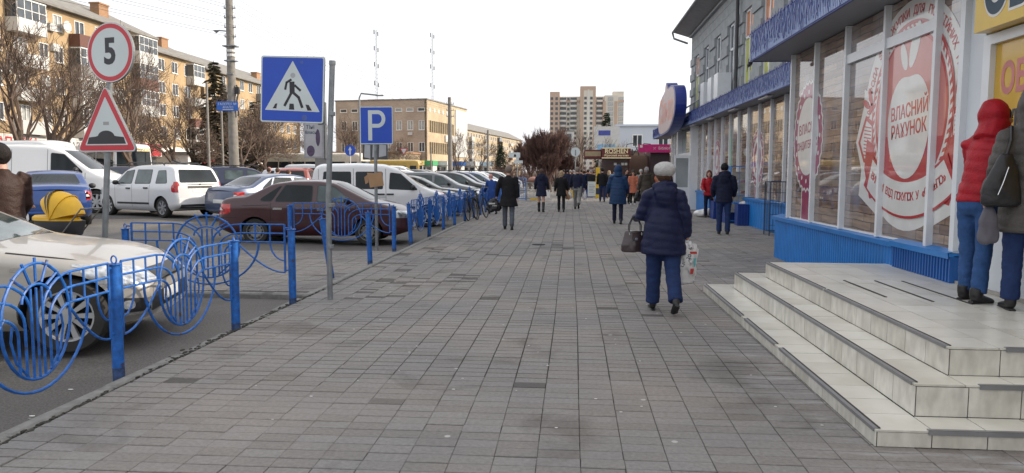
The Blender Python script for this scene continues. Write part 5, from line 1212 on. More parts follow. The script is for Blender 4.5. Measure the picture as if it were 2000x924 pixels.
ordn = ['first', 'second', 'third', 'fourth', 'fifth', 'sixth', 'seventh', 'eighth', 'ninth', 'tenth', 'eleventh', 'twelfth', 'thirteenth', 'fourteenth']
for k, p in enumerate(yv[:14]):
    post(p.x, p.y, f'blue fence post, {ordn[k]} beyond the maroon sedan nose', None, (R(random.gauss(0, 1)), R(random.gauss(0, 1.5))))
    if k and k not in (6,): panel(yv[k-1], p, f'blue sunburst fence panel, {ordn[k-1]} beyond the maroon sedan', .08)
# ================================================================== VEHICLES
def paint(name, col, metal=.0, var=.03): return M(name, col, rough=.36, metal=metal, var=var, vs=1.5, coat=.6, bump=0)
m_cg = M('car_glass', (.018, .023, .027), rough=.04, coat=0, var=.5, vs=1.1, spec=.22)
m_cgl = M('car_glass_light', (.055, .08, .082), rough=.05, coat=.0, var=.55, vs=2.2)
m_trim = M('black_trim', (.018, .018, .02), rough=.5); m_tyre = M('tyre_rubber', (.022, .021, .020), rough=.85, bump=.3, bs=60); m_rim = M('alloy_rim', (.42, .43, .44), rough=.32, metal=.55, var=.08)
m_steel = M('steel_rim', (.20, .20, .20), rough=.5, metal=.5); m_hl = M('headlight_glass', (.42, .45, .48), rough=.06, coat=1, metal=.35, var=.5, vs=16); m_tl = M('taillight_red', (.45, .015, .015), rough=.12, coat=1, var=.35, vs=14); m_tlw = M('light_white', (.6, .55, .52), rough=.12, coat=1)
m_chr = M('chrome', (.62, .63, .64), rough=.12, metal=.9, var=.03); m_plate = M('number_plate', (.55, .56, .54), rough=.4); m_seam = M('door_gap', (.01, .01, .01), rough=.8); m_well = M('wheel_well', (.01, .01, .01), rough=.95)
def sm(x, a, b):
    t = max(0, min(1, (x-a)/(b-a))); return t*t*(3-2*t)
def car_shape(S):
    L, W = S['L'], S['W']; tp = S['top']; bt = S['bot']; belt = S['belt']; tum = S.get('tum', .42)
    gx = np.linspace(0, L, 500); k = np.exp(-.5*(np.arange(-18, 19)/(S.get('sm', 5.5)))**2); k /= k.sum()
    def smooth(a):
        p = np.pad(a, 18, mode='reflect', reflect_type='odd'); return np.convolve(p, k, 'valid')
    T = smooth(np.interp(gx, [p[0] for p in tp], [p[1] for p in tp])); B = smooth(np.interp(gx, [p[0] for p in bt], [p[1] for p in bt]))
    def top(x): return float(np.interp(x, gx, T))
    def bot(x): return float(np.interp(x, gx, B))
    af, ar = S.get('af', .17), S.get('ar', .12)
    def wx(x):
        d1, d2 = L-x, x
        v = 1-af*(1-min(1, d1/.9))**2.4-ar*(1-min(1, d2/.7))**2.4-.07*(1-min(1, d1/.14))**2-.06*(1-min(1, d2/.12))**2
        return W*v
    def hw(x, z):
        v = wx(x); v *= .955+.045*sm(z, .2, .42); v -= .018*sm(z, .62, .66)*(1-sm(z, .66, belt+.02))*.0
        v -= .025*sm(z, belt-.10, belt+.02)
        if z > belt: v -= tum*(z-belt)
        return max(.05, v)
    return top, bot, wx, hw
def car_body(S, name, mat):
    L, W = S['L'], S['W']; top, bot, wx, hw = car_shape(S)
    e = [0, .008, .025, .05, .085, .13, .19, .26]; xs = e+list(np.linspace(.34, L-.34, S.get('N', 58)))+[L-v for v in reversed(e)]
    K = 18; V = []; n = 0
    fs_, rs_ = S.get('fset', .30), S.get('rset', .18)
    for x in xs:
        zb, zt = bot(x), top(x); r = min(S.get('r', .09), (zt-zb)*.28); P = [(0, zb), (hw(x, zb+.1)*.55, zb), (hw(x, zb+.1)*.9, zb+.005)]
        for i in range(K): z = zb+.05+(zt-r-zb-.05)*i/(K-1); P.append((hw(x, z)-(.03 if i == 0 else 0), z))
        yr = hw(x, zt-r)
        for a in (22, 45, 68): P.append((yr-r+r*math.cos(R(a)), zt-r+r*math.sin(R(a))))
        y0 = yr-r; cr = S.get('crown', .035)
        for f in (1, .8, .6, .4, .2, 0): P.append((y0*f, zt+cr*(1-f*f)*min(1, y0/.5)))
        row = []
        for (y, z) in P:
            wf = (1-min(1, (L-x)/.55))**1.6; wr = (1-min(1, x/.5))**1.6
            dx = -wf*(fs_*max(0, z-.58)+.35*max(0, .36-z)+.10*(y/W)**2)+wr*(rs_*max(0, z-.60)+.35*max(0, .36-z)+.06*(y/W)**2)
            row.append((x+dx, y, z))
        full = row+[(x_, -y_, z_) for (x_, y_, z_) in reversed(row[1:-1])]
        n = len(full); V += full
    F_ = [(i*n+k, (i+1)*n+k, (i+1)*n+(k+1) % n, i*n+(k+1) % n) for i in range(len(xs)-1) for k in range(n)]
    h = n//2
    for base, rev in ((0, 0), ((len(xs)-1)*n, 1)):         # end caps as strips between left and right halves
        for k in range(0, h):
            a, b, c, d = base+k, base+k+1, base+(n-k-1) % n, base+(n-k) % n
            q = [a, b, c, d] if k else [a, b, c]
            if b == c or (k == h-1): q = [a, b, d]
            q = list(dict.fromkeys(q))
            if len(q) >= 3: F_.append(tuple(q if rev else reversed(q)))
    me = bpy.data.meshes.new(name); me.from_pydata(V, [], F_); me.materials.append(mat); me.materials.append(m_well)
    bm = bmesh.new(); bm.from_mesh(me); bmesh.ops.recalc_face_normals(bm, faces=bm.faces)
    bm.to_mesh(me); bm.free(); smooth_me(me, 50)
    o = bpy.data.objects.new('t', me); cut = MB(); wr_ = S['wr']+.055
    for wxp in S['wheels']:
        for s in (-1, 1): cut.tube([(wxp, s*(W-.30), S['wr']-.01), (wxp, s*(W+.3), S['wr']-.01)], wr_, 36)
    cm = cut.mesh('cut', m_well); co = bpy.data.objects.new('c', cm); TS_.collection.objects.link(co)
    md = o.modifiers.new('b', 'BOOLEAN'); md.operation = 'DIFFERENCE'; md.object = co; md.solver = 'EXACT'
    out = bpy.data.meshes.new_from_object(evaluated(o)); bpy.data.objects.remove(o); bpy.data.objects.remove(co)
    out.name = name; out.materials.clear(); out.materials.append(mat); out.materials.append(m_well)
    idx = []
    for p in out.polygons:
        c = p.center; inside = any(math.hypot(c.x-q, c.z-S['wr']+.01) < wr_+.006 for q in S['wheels']) and (abs(p.normal.y) < .5 and abs(c.y) < W-.02 and math.hypot(p.normal.x, p.normal.z) > .5 and any(((c.x-q)*p.normal.x+(c.z-S['wr'])*p.normal.z) < 0 for q in S['wheels'] if abs(c.x-q) < wr_+.02) or abs(c.y) < W-.25 and c.z < S['wr']*2.3)
        idx.append(1 if inside else 0)
    out.polygons.foreach_set('material_index', idx); smooth_me(out, 42)
    return out
def patch(me, poly, axis, s, off, mat, name, xr=None):
    """piece of the body skin inside a convex polygon seen along an axis, lifted by off"""
    bm = bmesh.new(); bm.from_mesh(me); ax = 'xyz'.index(axis); us = {'x': (1, 2), 'y': (0, 2), 'z': (0, 1)}[axis]
    u0, u1 = min(p[0] for p in poly)-.15, max(p[0] for p in poly)+.15; v0, v1 = min(p[1] for p in poly)-.15, max(p[1] for p in poly)+.15
    th = {'x': .18, 'y': .35, 'z': .3}[axis]; dl = []
    for f in bm.faces:
        c = f.calc_center_median(); nn = f.normal
        ok = nn[ax]*s > th and (axis != 'y' or c.y*s > .15) and u0 < c[us[0]] < u1 and v0 < c[us[1]] < v1 and (xr is None or xr[0] < c.x < xr[1])
        if not ok: dl.append(f)
    bmesh.ops.delete(bm, geom=dl, context='FACES')
    ar = sum(poly[i-1][0]*poly[i][1]-poly[i][0]*poly[i-1][1] for i in range(len(poly)))
    P = poly if ar > 0 else poly[::-1]
    for i in range(len(P)):
        a, b = P[i-1], P[i]; du, dv = b[0]-a[0], b[1]-a[1]; no = [0, 0, 0]; no[us[0]] = dv; no[us[1]] = -du; co = [0, 0, 0]; co[us[0]] = a[0]; co[us[1]] = a[1]
        if math.hypot(du, dv) < 1e-6: continue
        bmesh.ops.bisect_plane(bm, geom=bm.verts[:]+bm.edges[:]+bm.faces[:], plane_co=co, plane_no=no, clear_outer=True)
        if not bm.faces: break
    if not bm.faces: bm.free(); return None
    bm.normal_update()
    nv = [(v, v.normal.copy()) for v in bm.verts]
    for v, nn in nv: v.co += nn*off
    for f in bm.faces: f.material_index = 0; f.smooth = True
    m = bpy.data.meshes.new(name); bm.to_mesh(m); bm.free(); m.materials.append(mat); return m
_wh = {}
def wheel_meshes(r, wd, kind):
    k = (r, wd, kind)
    if k in _wh: return _wh[k]
    rr = r*.68
    ty = MB().lathe([(rr, -wd/2), (r*.93, -wd/2), (r*.985, -wd/2+.02), (r, -wd/2+.045), (r, wd/2-.045), (r*.985, wd/2-.02), (r*.93, wd/2), (rr, wd/2), (rr-.01, wd/2-.03), (rr-.01, -wd/2+.03)], 40, 'y', closed=True).mesh('wheel', m_tyre, smooth=True)
    rm = MB().lathe([(rr, .0), (rr, wd/2-.005), (rr*.93, wd/2-.006), (rr*.90, wd/2-.04), (rr*.88, .01)], 36, 'y')
    F = Matrix(((1, 0, 0, 0), (0, 0, 1, 0), (0, 1, 0, 0), (0, 0, 0, 1)))
    bk = MB().prism(circ(0, 0, rr*.9, 30), F, -.02, .0).mesh('rim_back', m_well)
    if kind == 'alloy' or kind == 'cover':
        n = 10 if kind == 'alloy' else 7; w0, w1 = (.030, .05) if kind == 'alloy' else (.05, .065)
        for i in range(n):
            a = 2*math.pi*i/n; c, q = math.cos(a), math.sin(a); P = [(.04, -w0/2), (rr*.92, -w1/2), (rr*.92, w1/2), (.04, w0/2)]; rm.prism([(u*c-v*q, u*q+v*c) for u, v in P], F, wd/2-.055, wd/2-.02)
        rm.prism(circ(0, 0, .065, 20), F, wd/2-.05, wd/2-.012)
    else:
        rm.lathe([(.0, wd/2-.03), (.05, wd/2-.03), (.06, wd/2-.05), (rr*.55, wd/2-.045), (rr*.62, wd/2-.03), (rr*.86, wd/2-.055)], 30, 'y')
    mat = {'alloy': m_rim, 'cover': m_rim, 'steel': m_steel}[kind]
    rim = rm.mesh('rim', mat, smooth=True)
    hol = None
    if kind == 'steel':
        h = MB()
        for i in range(12): a = 2*math.pi*i/12; h.prism(circ(rr*.74*math.cos(a), rr*.74*math.sin(a), .019, 8), F, wd/2-.05, wd/2-.037)
        hol = h.mesh('rim_hole', m_well)
    _wh[k] = (ty, rim, bk, hol); return _wh[k]
def build_car(S, name, label, cat, mat, group=None):
    t = thing(name, label, cat, (0, 0, 0), 0, group); L, W = S['L'], S['W']; OFF = Matrix.Translation((-L/2, 0, 0))
    body = car_body(S, 'body', mat)
    def add(nm, me, par=t, lab=None):
        if me is None: return None
        if par is t: me.transform(OFF)
        return put(nm, me, par, lab)
    todo = []
    def pt(nm, poly, axis, s, off, m, r=0, xr=None, sides=None):
        for sd in (sides or ([-1, 1] if axis == 'y' else [s])):
            q = rpoly(poly, r, 3) if r else poly
            me = patch(body, q, axis, sd, off, m, nm, xr)
            if me: todo.append((nm, me))
    top, bot, wx, hw = car_shape(S)
    for w_ in S['win']:
        poly, kw = w_[0], (w_[1] if len(w_) > 1 else {}); c = (sum(p[0] for p in poly)/len(poly), sum(p[1] for p in poly)/len(poly))
        big = [(c[0]+(p[0]-c[0])*1.0+math.copysign(.018, p[0]-c[0]), p[1]+math.copysign(.016, p[1]-c[1])) for p in poly]
        pt('window_seal', big, 'y', 1, .0025, kw.get('seal', m_trim), .05); pt('side_window', poly, 'y', 1, .0055, kw.get('mat', S.get('glass', m_cg)), .045)
    if 'ws' in S: pt('windscreen', S['ws'], 'x', 1, .004, S.get('wsmat', m_cg), .05, (L*.45, L))
    if 'rw' in S: pt('rear_window', S['rw'], 'x', -1, .004, m_cg, .05, (-.1, L*.5))
    for (nm, poly, axis, s, off, m, r) in S['bits']: pt(nm, poly, axis, s, off, m, r)
    for (x0, z0, x1, z1) in S['seams']:
        d = Vector((x1-x0, z1-z0)); n = Vector((-d.y, d.x)).normalized()*.005
        pt('door_seam', [(x0-n.x, z0-n.y), (x1-n.x, z1-n.y), (x1+n.x, z1+n.y), (x0+n.x, z0+n.y)], 'y', 1, .0015, m_seam)
    for z0, s in ((S.get('plr', .6), -1), (S.get('plf', .42), 1)): todo.append(('number_plate', patch(body, [(-.26, z0-.055), (.26, z0-.055), (.26, z0+.055), (-.26, z0+.055)], 'x', s, .008, m_plate, 'number_plate')))
    add('body', body)
    for nm, me in todo: add(nm, me)
    for (x, z, hm) in S['handles']:
        for s in (-1, 1): y = hw(x, z); add('door_handle', MB().box(x-.10, x+.10, s*y-.02, s*y+.024, z-.022, z+.022).mesh('door_handle', hm))
    mx, mz = S['mirror']
    for s in (-1, 1):
        y = hw(mx, mz); add('wing_mirror', MB().ell((mx, s*(y+.12), mz+.06), (.07, .10, .075), 10, 8).box(mx-.02, mx+.03, min(s*y*.95, s*(y+.08)), max(s*y*.95, s*(y+.08)), mz, mz+.03).mesh('wing_mirror', S.get('mirmat', m_trim), smooth=True))
    ty, rim, bk, hol = wheel_meshes(S['wr'], .19, S['rim'])
    for x in S['wheels']:
        for s in (-1, 1):
            o = put('wheel', ty, t); o.location = (x-L/2, s*(W-.125), S['wr'])
            if s < 0: o.rotation_euler = (0, 0, math.pi)
            put('rim', rim, o); put('rim_back', bk, o)
            if hol: put('rim_hole', hol, o)
    return t
WIN = lambda *p: (list(p),)
def bits(S, hl, tl, grille=None, black=None, extra=()):
    b = []
    L = S['L']
    b.append(('headlight', hl[0], 'y', 1, .004, m_hl, .03)); b.append(('headlight', [(p[0], p[1]) for p in hl[1]], 'x', 1, .004, m_hl, .02)); b.append(('headlight', [(-p[0], p[1]) for p in hl[1]], 'x', 1, .004, m_hl, .02))
    b.append(('tail_light', tl[0], 'y', 1, .004, m_tl, .03)); b.append(('tail_light', tl[1], 'x', -1, .004, m_tl, .02)); b.append(('tail_light', [(-p[0], p[1]) for p in tl[1]], 'x', -1, .004, m_tl, .02))
    if grille: b.append(('grille', grille, 'x', 1, .004, m_trim, .02))
    b += list(extra); return b
BOT = lambda L: [(0, .34), (.35, .22), (.8, .19), (L-.8, .19), (L-.35, .20), (L, .30)]
# --- sedan (boxy three box)
S1 = dict(L=4.35, W=.835, wr=.29, wheels=(.88, 3.37), rim='steel', belt=.93, tum=.40, bot=BOT(4.35), plr=.62,
    top=[(0, .92), (.05, 1.0), (.4, 1.045), (.68, 1.055), (1.25, 1.34), (1.7, 1.40), (2.25, 1.405), (2.62, 1.36), (3.38, .99), (3.5, .95), (4.0, .83), (4.25, .73), (4.35, .66)],
    ws=[(-.64, 1.0), (.64, 1.0), (.50, 1.36), (-.50, 1.36)], rw=[(-.60, 1.08), (.60, 1.08), (.48, 1.33), (-.48, 1.33)],
    seams=[(1.24, .30, 1.24, .93), (2.22, .28, 2.22, .95), (3.12, .28, 3.12, .93), (.62, .86, 1.2, .88)], handles=[(1.40, .80, m_chr), (2.38, .78, m_chr)], mirror=(2.95, .93))
S1['win'] = [([(1.32, .96), (2.14, .955), (2.14, 1.30), (1.55, 1.31)],), ([(2.27, .955), (3.05, .95), (2.62, 1.27), (2.27, 1.31)], dict(mat=m_cgl)), ([(.95, .975), (1.26, .965), (1.46, 1.29), (1.40, 1.28)],)]
S1['bits'] = bits(S1, ([(4.0, .60), (4.36, .60), (4.36, .76), (4.02, .78)], [(.45, .60), (.84, .60), (.84, .76), (.45, .74)]), ([(-.05, .66), (.32, .68), (.26, .78), (.08, .93), (-.05, .93)], [(.56, .68), (.84, .68), (.84, .9), (.62, .9)]), [(-.36, .60), (.36, .60), (.36, .70), (-.36, .70)],
    extra=[('tail_light_white', [(-.05, .76), (.17, .76), (.12, .82), (-.05, .82)], 'y', 1, .006, m_tlw, 0), ('rear_bumper_seam', [(-.05, .60), (.5, .595), (.5, .605), (-.05, .61)], 'y', 1, .0018, m_seam, 0), ('side_moulding', [(1.2, .50), (3.1, .50), (3.1, .52), (1.2, .52)], 'y', 1, .004, m_trim, 0)])
# --- wagon
S2 = dict(L=4.45, W=.86, wr=.315, wheels=(.80, 3.68), rim='cover', belt=1.0, tum=.32, bot=BOT(4.45), plr=.83, ar=.08, rset=.16,
    top=[(0, 1.0), (.04, 1.12), (.30, 1.50), (.6, 1.575), (1.5, 1.60), (2.3, 1.58), (2.75, 1.48), (3.40, 1.06), (3.6, 1.0), (4.2, .88), (4.38, .78), (4.45, .68)],
    ws=[(-.68, 1.08), (.68, 1.08), (.54, 1.48), (-.54, 1.48)], rw=[(-.66, 1.07), (.66, 1.07), (.56, 1.46), (-.56, 1.46)],
    seams=[(1.42, .33, 1.36, 1.0), (2.30, .30, 2.30, 1.02), (3.22, .30, 3.22, .98)], handles=[(1.55, .90, m_trim), (2.48, .88, m_trim)], mirror=(3.0, 1.0))
S2['win'] = [([(.52, 1.06), (1.08, 1.05), (1.08, 1.42), (.72, 1.43)], dict(mat=m_cgl)), ([(1.36, 1.045), (2.16, 1.035), (2.16, 1.45), (1.40, 1.45)], dict(mat=m_cgl)), ([(2.34, 1.035), (3.18, 1.03), (2.72, 1.40), (2.34, 1.45)], dict(mat=m_cgl))]
S2['bits'] = bits(S2, ([(4.0, .66), (4.46, .66), (4.46, .84), (4.05, .88)], [(.45, .66), (.86, .66), (.86, .84), (.45, .84)]), ([(-.05, .78), (.28, .80), (.30, .98), (.12, 1.12), (-.05, 1.10)], [(.62, .78), (.86, .78), (.86, 1.1), (.70, 1.1)]), [(-.38, .62), (.38, .62), (.38, .74), (-.38, .74)],
    extra=[('side_moulding', [(1.4, .40), (3.1, .39), (3.1, .45), (1.4, .46)], 'y', 1, .006, m_trim, 0), ('rear_strip', [(-.42, .90), (.42, .90), (.42, .97), (-.42, .97)], 'x', -1, .006, m_trim, .02), ('rear_valance', [(-.70, .30), (.70, .30), (.70, .42), (-.70, .42)], 'x', -1, .004, m_trim, .02), ('emblem', [(-.03, 1.0), (.03, 1.0), (.03, 1.05), (-.03, 1.05)], 'x', -1, .006, m_steel, 0)])
# --- small people carrier with high roof
S3 = dict(L=4.15, W=.86, wr=.31, wheels=(.72, 3.42), rim='cover', belt=1.06, tum=.17, bot=BOT(4.15), plr=.7, ar=.06, rset=.07, af=.2, crown=.05,
    top=[(0, 1.2), (.03, 1.5), (.12, 1.70), (.35, 1.79), (1.4, 1.82), (2.2, 1.79), (2.6, 1.66), (3.22, 1.20), (3.45, 1.08), (3.95, .92), (4.1, .78), (4.15, .66)],
    ws=[(-.70, 1.18), (.70, 1.18), (.60, 1.68), (-.60, 1.68)], rw=[(-.62, 1.1), (.62, 1.1), (.58, 1.6), (-.58, 1.6)],
    seams=[(2.20, .30, 2.20, 1.70), (3.18, .30, 3.18, 1.08), (1.28, .33, 1.28, 1.70), (.30, .50, .30, 1.68), (.3, .88, 2.2, .88)], handles=[(2.06, .96, m_trim), (2.32, .96, m_trim)], mirror=(2.98, 1.10))
S3['win'] = [([(.42, 1.14), (1.20, 1.13), (1.20, 1.60), (.46, 1.60)],), ([(1.36, 1.13), (2.1, 1.12), (2.1, 1.60), (1.36, 1.60)],), ([(2.30, 1.12), (3.15, 1.08), (2.62, 1.54), (2.34, 1.58)],)]
S3['bits'] = bits(S3, ([(3.72, .68), (4.16, .66), (4.16, .84), (3.76, .92)], [(.42, .68), (.86, .68), (.86, .9), (.5, .86)]), ([(-.05, .72), (.12, .72), (.12, 1.12), (-.05, 1.12)], [(.68, .72), (.86, .72), (.86, 1.12), (.68, 1.12)]), [(-.40, .50), (.40, .50), (.40, .62), (-.40, .62)], extra=[('side_moulding', [(1.1, .52), (3.05, .52), (3.05, .60), (1.1, .60)], 'y', 1, .006, m_trim, 0)])
# --- cargo van
S4 = dict(S3); S4['win'] = [([(2.30, 1.12), (3.15, 1.08), (2.62, 1.56), (2.30, 1.60)],)]; S4['rw'] = [(-.62, 1.2), (.62, 1.2), (.58, 1.6), (-.58, 1.6)]
# --- large modern saloon (long bonnet)
S5 = dict(L=4.60, W=.90, wr=.335, wheels=(1.0, 3.92), rim='alloy', belt=.98, tum=.42, bot=[(0, .36), (.35, .24), (.8, .20), (3.9, .20), (4.3, .21), (4.60, .27)], plr=.8, af=.22, r=.10, sm=7,
    top=[(0, .95), (.05, 1.05), (.5, 1.09), (.85, 1.12), (1.3, 1.36), (1.7, 1.42), (2.1, 1.40), (2.45, 1.30), (3.15, .955), (3.35, .925), (3.95, .85), (4.35, .75), (4.52, .66), (4.60, .58)],
    ws=[(-.74, .955), (.74, .955), (.58, 1.33), (-.58, 1.33)], rw=[(-.64, 1.12), (.64, 1.12), (.52, 1.38), (-.52, 1.38)], wsmat=m_cgl,
    seams=[(1.35, .32, 1.35, .97), (2.4, .30, 2.40, .99), (3.30, .30, 3.34, .95), (3.45, .90, 4.1, .82)], handles=[(1.52, .88, m_chr), (2.58, .86, m_chr)], mirror=(2.75, .97))
S5['win'] = [([(1.20, 1.02), (2.26, 1.0), (2.26, 1.33), (1.46, 1.30)],), ([(2.36, 1.0), (3.0, .965), (2.52, 1.23), (2.36, 1.30)],)]
S5['bits'] = bits(S5, ([(4.06, .62), (4.58, .58), (4.60, .66), (4.24, .77), (4.08, .74)], [(.44, .60), (.90, .62), (.90, .80), (.46, .72)]), ([(-.05, .80), (.4, .84), (.36, .98), (-.05, 1.0)], [(.46, .82), (.9, .82), (.9, .98), (.46, .98)]), [(-.42, .58), (.42, .58), (.42, .70), (-.42, .70)],
    extra=[('lower_grille', [(-.62, .32), (.62, .32), (.58, .48), (-.58, .48)], 'x', 1, .004, m_trim, .04), ('fog_lamp_recess', [(4.22, .34), (4.56, .34), (4.52, .46), (4.32, .48)], 'y', 1, .004, m_trim, .03), ('fog_lamp', [(4.36, .37), (4.45, .37), (4.45, .45), (4.36, .45)], 'y', 1, .008, m_hl, .04), ('bumper_chrome', [(4.15, .315), (4.59, .315), (4.59, .33), (4.15, .33)], 'y', 1, .008, m_chr, 0), ('emblem', [(3.50, .74), (3.62, .74), (3.62, .77), (3.50, .77)], 'y', 1, .006, m_chr, 0)])
# --- hatch / suv
S6 = dict(L=4.1, W=.86, wr=.32, wheels=(.75, 3.3), rim='alloy', belt=1.0, tum=.36, bot=BOT(4.1), plr=.75, ar=.10, rset=.22, wsmat=m_cgl,
    top=[(0, 1.0), (.05, 1.15), (.38, 1.46), (.7, 1.55), (1.5, 1.57), (2.0, 1.54), (2.4, 1.44), (3.05, 1.06), (3.25, 1.0), (3.85, .88), (4.05, .76), (4.1, .66)],
    ws=[(-.68, 1.08), (.68, 1.08), (.54, 1.46), (-.54, 1.46)], rw=[(-.62, 1.1), (.62, 1.1), (.52, 1.44), (-.52, 1.44)],
    seams=[(1.2, .33, 1.15, 1.0), (2.05, .30, 2.05, 1.02), (2.9, .30, 2.92, .98)], handles=[(1.32, .90, m_trim), (2.2, .88, m_trim)], mirror=(2.72, 1.02))
S6['win'] = [([(.58, 1.10), (.95, 1.06), (.98, 1.42), (.80, 1.42)],), ([(1.08, 1.05), (1.95, 1.04), (1.95, 1.43), (1.15, 1.44)], dict(mat=m_cgl)), ([(2.1, 1.04), (2.9, 1.03), (2.4, 1.36), (2.1, 1.43)], dict(mat=m_cgl))]
S6['bits'] = bits(S6, ([(3.62, .66), (4.1, .64), (4.1, .80), (3.7, .88)], [(.42, .64), (.86, .66), (.86, .84), (.45, .80)]), ([(-.05, .80), (.25, .84), (.22, 1.12), (-.05, 1.12)], [(.58, .82), (.86, .82), (.86, 1.1), (.64, 1.1)]), [(-.40, .52), (.40, .52), (.40, .68), (-.40, .68)])
P_mar = paint('paint_maroon', (.034, .002, .006), .0); P_wht = paint('paint_white', (.62, .63, .64)); P_chp = paint('paint_champagne', (.36, .345, .32), .3); P_blu = paint('paint_blue', (.008, .042, .18), .2)
P_red = paint('paint_red', (.35, .015, .02)); P_blk = paint('paint_black', (.012, .014, .014)); P_grn = paint('paint_dark_green', (.02, .032, .03), .2); P_slv = paint('paint_silver', (.42, .44, .46), .3); P_bgr = paint('paint_blue_grey', (.06, .085, .15), .3); P_gry = paint('paint_grey', (.13, .14, .15), .3); P_org = paint('paint_orange_red', (.22, .04, .025)); P_dbl = paint('paint_navy', (.012, .018, .05), .2)
PR = {}
GC = 'cars parked on the left lot'
def place(o, x, y, hd, label):
    o.location = (x, y, gz(x)); o.rotation_euler = (0, 0, R(hd)); o['label'] = label; o['group'] = GC
base_mat = {}
def car(kind, x, y, hd, mat, label, name='parked_car', cat='car'):
    """x,y of the centre; hd degrees counter-clockwise from +x"""
    S, nm = kind
    if nm not in PR:
        o = build_car(S, name, label, cat, mat, GC); PR[nm] = o; base_mat[nm] = mat.name; place(o, x, y, hd, label); return o
    o = dup(PR[nm], (x, y, gz(x)), R(hd), label, GC, {base_mat[nm]: mat}); o.name = name; o['category'] = cat; return o
def nose(kind, nx_, ny, hd, *a, **k):
    L = kind[0]['L']; return car(kind, nx_-L/2*math.cos(R(hd)), ny-L/2*math.sin(R(hd)), hd, *a, **k)
K1, K2, K3, K4, K5, K6 = (S1, 'k1'), (S2, 'k2'), (S3, 'k3'), (S4, 'k4'), (S5, 'k5'), (S6, 'k6')
nose(K5, -3.95, 7.10, 14, P_chp, 'champagne silver saloon nearest the camera, nosing in behind the blue fence')
nose(K1, -3.55, 16.9, 4, P_mar, 'dark maroon sedan with steel wheels and chrome handles behind the blue fence')
c = on_z(303, 414, .12)
wgn = car(K2, -13.2, 22.9, 152.5, P_wht, 'white estate car with black roof rails seen from behind, left of centre')
rr_ = MB()
for s in (-1, 1): rr_.tube([(-1.3, s*.60, 1.60), (-1.2, s*.60, 1.66), (.5, s*.60, 1.68), (.65, s*.60, 1.60)], .02, 6)
rr_.build('roof_rail', m_trim, parent=wgn)
nose(K3, -3.72, 22.6, 16, P_wht, 'white people carrier with black tinted side windows behind the maroon sedan', name='parked_van', cat='van')
ordc = ['second', 'third', 'fourth', 'fifth', 'sixth', 'seventh', 'eighth', 'ninth', 'tenth', 'eleventh', 'twelfth']
rowA = [(K6, P_red, 'red hatchback'), (K5, P_grn, 'dark green saloon'), (K5, P_blk, 'black saloon'), (K6, P_gry, 'grey hatchback'), (K5, P_dbl, 'dark navy saloon'), (K6, P_blk, 'black hatchback'), (K2, P_dbl, 'navy estate car'), (K5, P_slv, 'pale silver saloon'), (K6, P_bgr, 'blue grey hatchback'), (K2, P_wht, 'white estate car'), (K6, P_slv, 'silver hatchback')]
for k, (kd, mt, nm) in enumerate(rowA):
    nose(kd, -3.95+random.uniform(-.2, .1), 25.0+2.75*k, random.uniform(0, 6), mt, f'{nm} {ordc[k]} beyond the maroon sedan in the row nosed to the blue fence')
# second row and beyond
rowB = [(-9.25, 22.9, 60, K1, P_bgr, 'blue grey sedan seen from behind just left of the maroon sedan'),
    (-15.2, 33.5, 30, K2, P_dbl, 'dark navy estate with its tailgate open under the crossing sign'),
    (-12.9, 34.5, 100, K6, P_org, 'orange red hatchback seen from behind left of the grey sign post'),
    (-18.5, 35, 170, K1, P_blu, 'blue sedan right of the blue grey street pole, partly hidden'),
    (-17.8, 30.2, 172, K5, P_slv, 'pale silver saloon just right of the white estate car'),
    (-23.5, 44, 165, K6, P_wht, 'small white car near the foot of the utility pole'),
    (-20.0, 31.5, 165, K2, P_dbl, 'dark blue estate car behind the white estate car roof'),
    (-26.0, 33.5, 175, K6, P_gry, 'dark grey hatchback left of the pole of the bump sign'),
    (-12.0, 41, 10, K6, P_red, 'red hatchback in the second row behind the white people carrier'),
    (-9.8, 44.5, 12, K6, P_wht, 'white car above the red hatchback in the second row'),
    (-12.5, 49, 8, K3, P_red, 'red van in the second row before the office block'),
    (-10.5, 52.5, 5, K6, P_blk, 'black car right of the red van in the second row'),
    (-13, 56, 0, K3, P_wht, 'white van in the far second row'), (-10.2, 58.5, 5, K5, P_wht, 'white saloon in the far second row'),
    (-12, 62, 5, K6, P_gry, 'grey car in the far second row'), (-9.6, 65, 5, K6, P_wht, 'white hatchback in the farthest second row'),
    (-16, 46, 10, K3, P_slv, 'silver van in the third row left of the red van'), (-18, 52, 10, K6, P_wht, 'white hatchback in the third row'),
    (-17, 59, 10, K6, P_red, 'red car in the far third row'), (-6.0, 58, 3, K6, P_blk, 'black hatchback at the far end of the fence row'), (-6.2, 61.5, 3, K2, P_wht, 'white estate at the far end of the fence row'), (-6.4, 66, 3, K6, P_slv, 'silver car last in the fence row'),
    (-14.4, 38.5, 0, K6, P_wht, 'white hatchback between the open tailgate and the advertising pillar'), (-16.5, 66, 8, K3, P_wht, 'white van far off before the low kiosks'), (-21, 60, 20, K6, P_blu, 'blue hatchback far off left of the parking sign')]
for (x, y, hd, kd, mt, lb) in rowB: car(kd, x, y, hd, mt, lb, name='parked_van' if kd is K3 else 'parked_car', cat='van' if kd is K3 else 'car')
# blue sedan seen from behind and white cargo van at left
car(K1, -14.2, 19.45, 126, P_blu, 'bright blue sedan seen from behind between pram and brown coated man')
vn = car(K4, -17.6, 24.2, 12, P_wht, 'white cargo van behind the blue sedan', name='parked_van', cat='van'); vn.scale = (1.2, 1.1, 1.25)
vn2 = car(K4, -23.5, 26.8, -5, P_wht, 'white high roofed van behind the first white cargo van', name='parked_van', cat='van'); vn2.scale = (1.3, 1.1, 1.25)
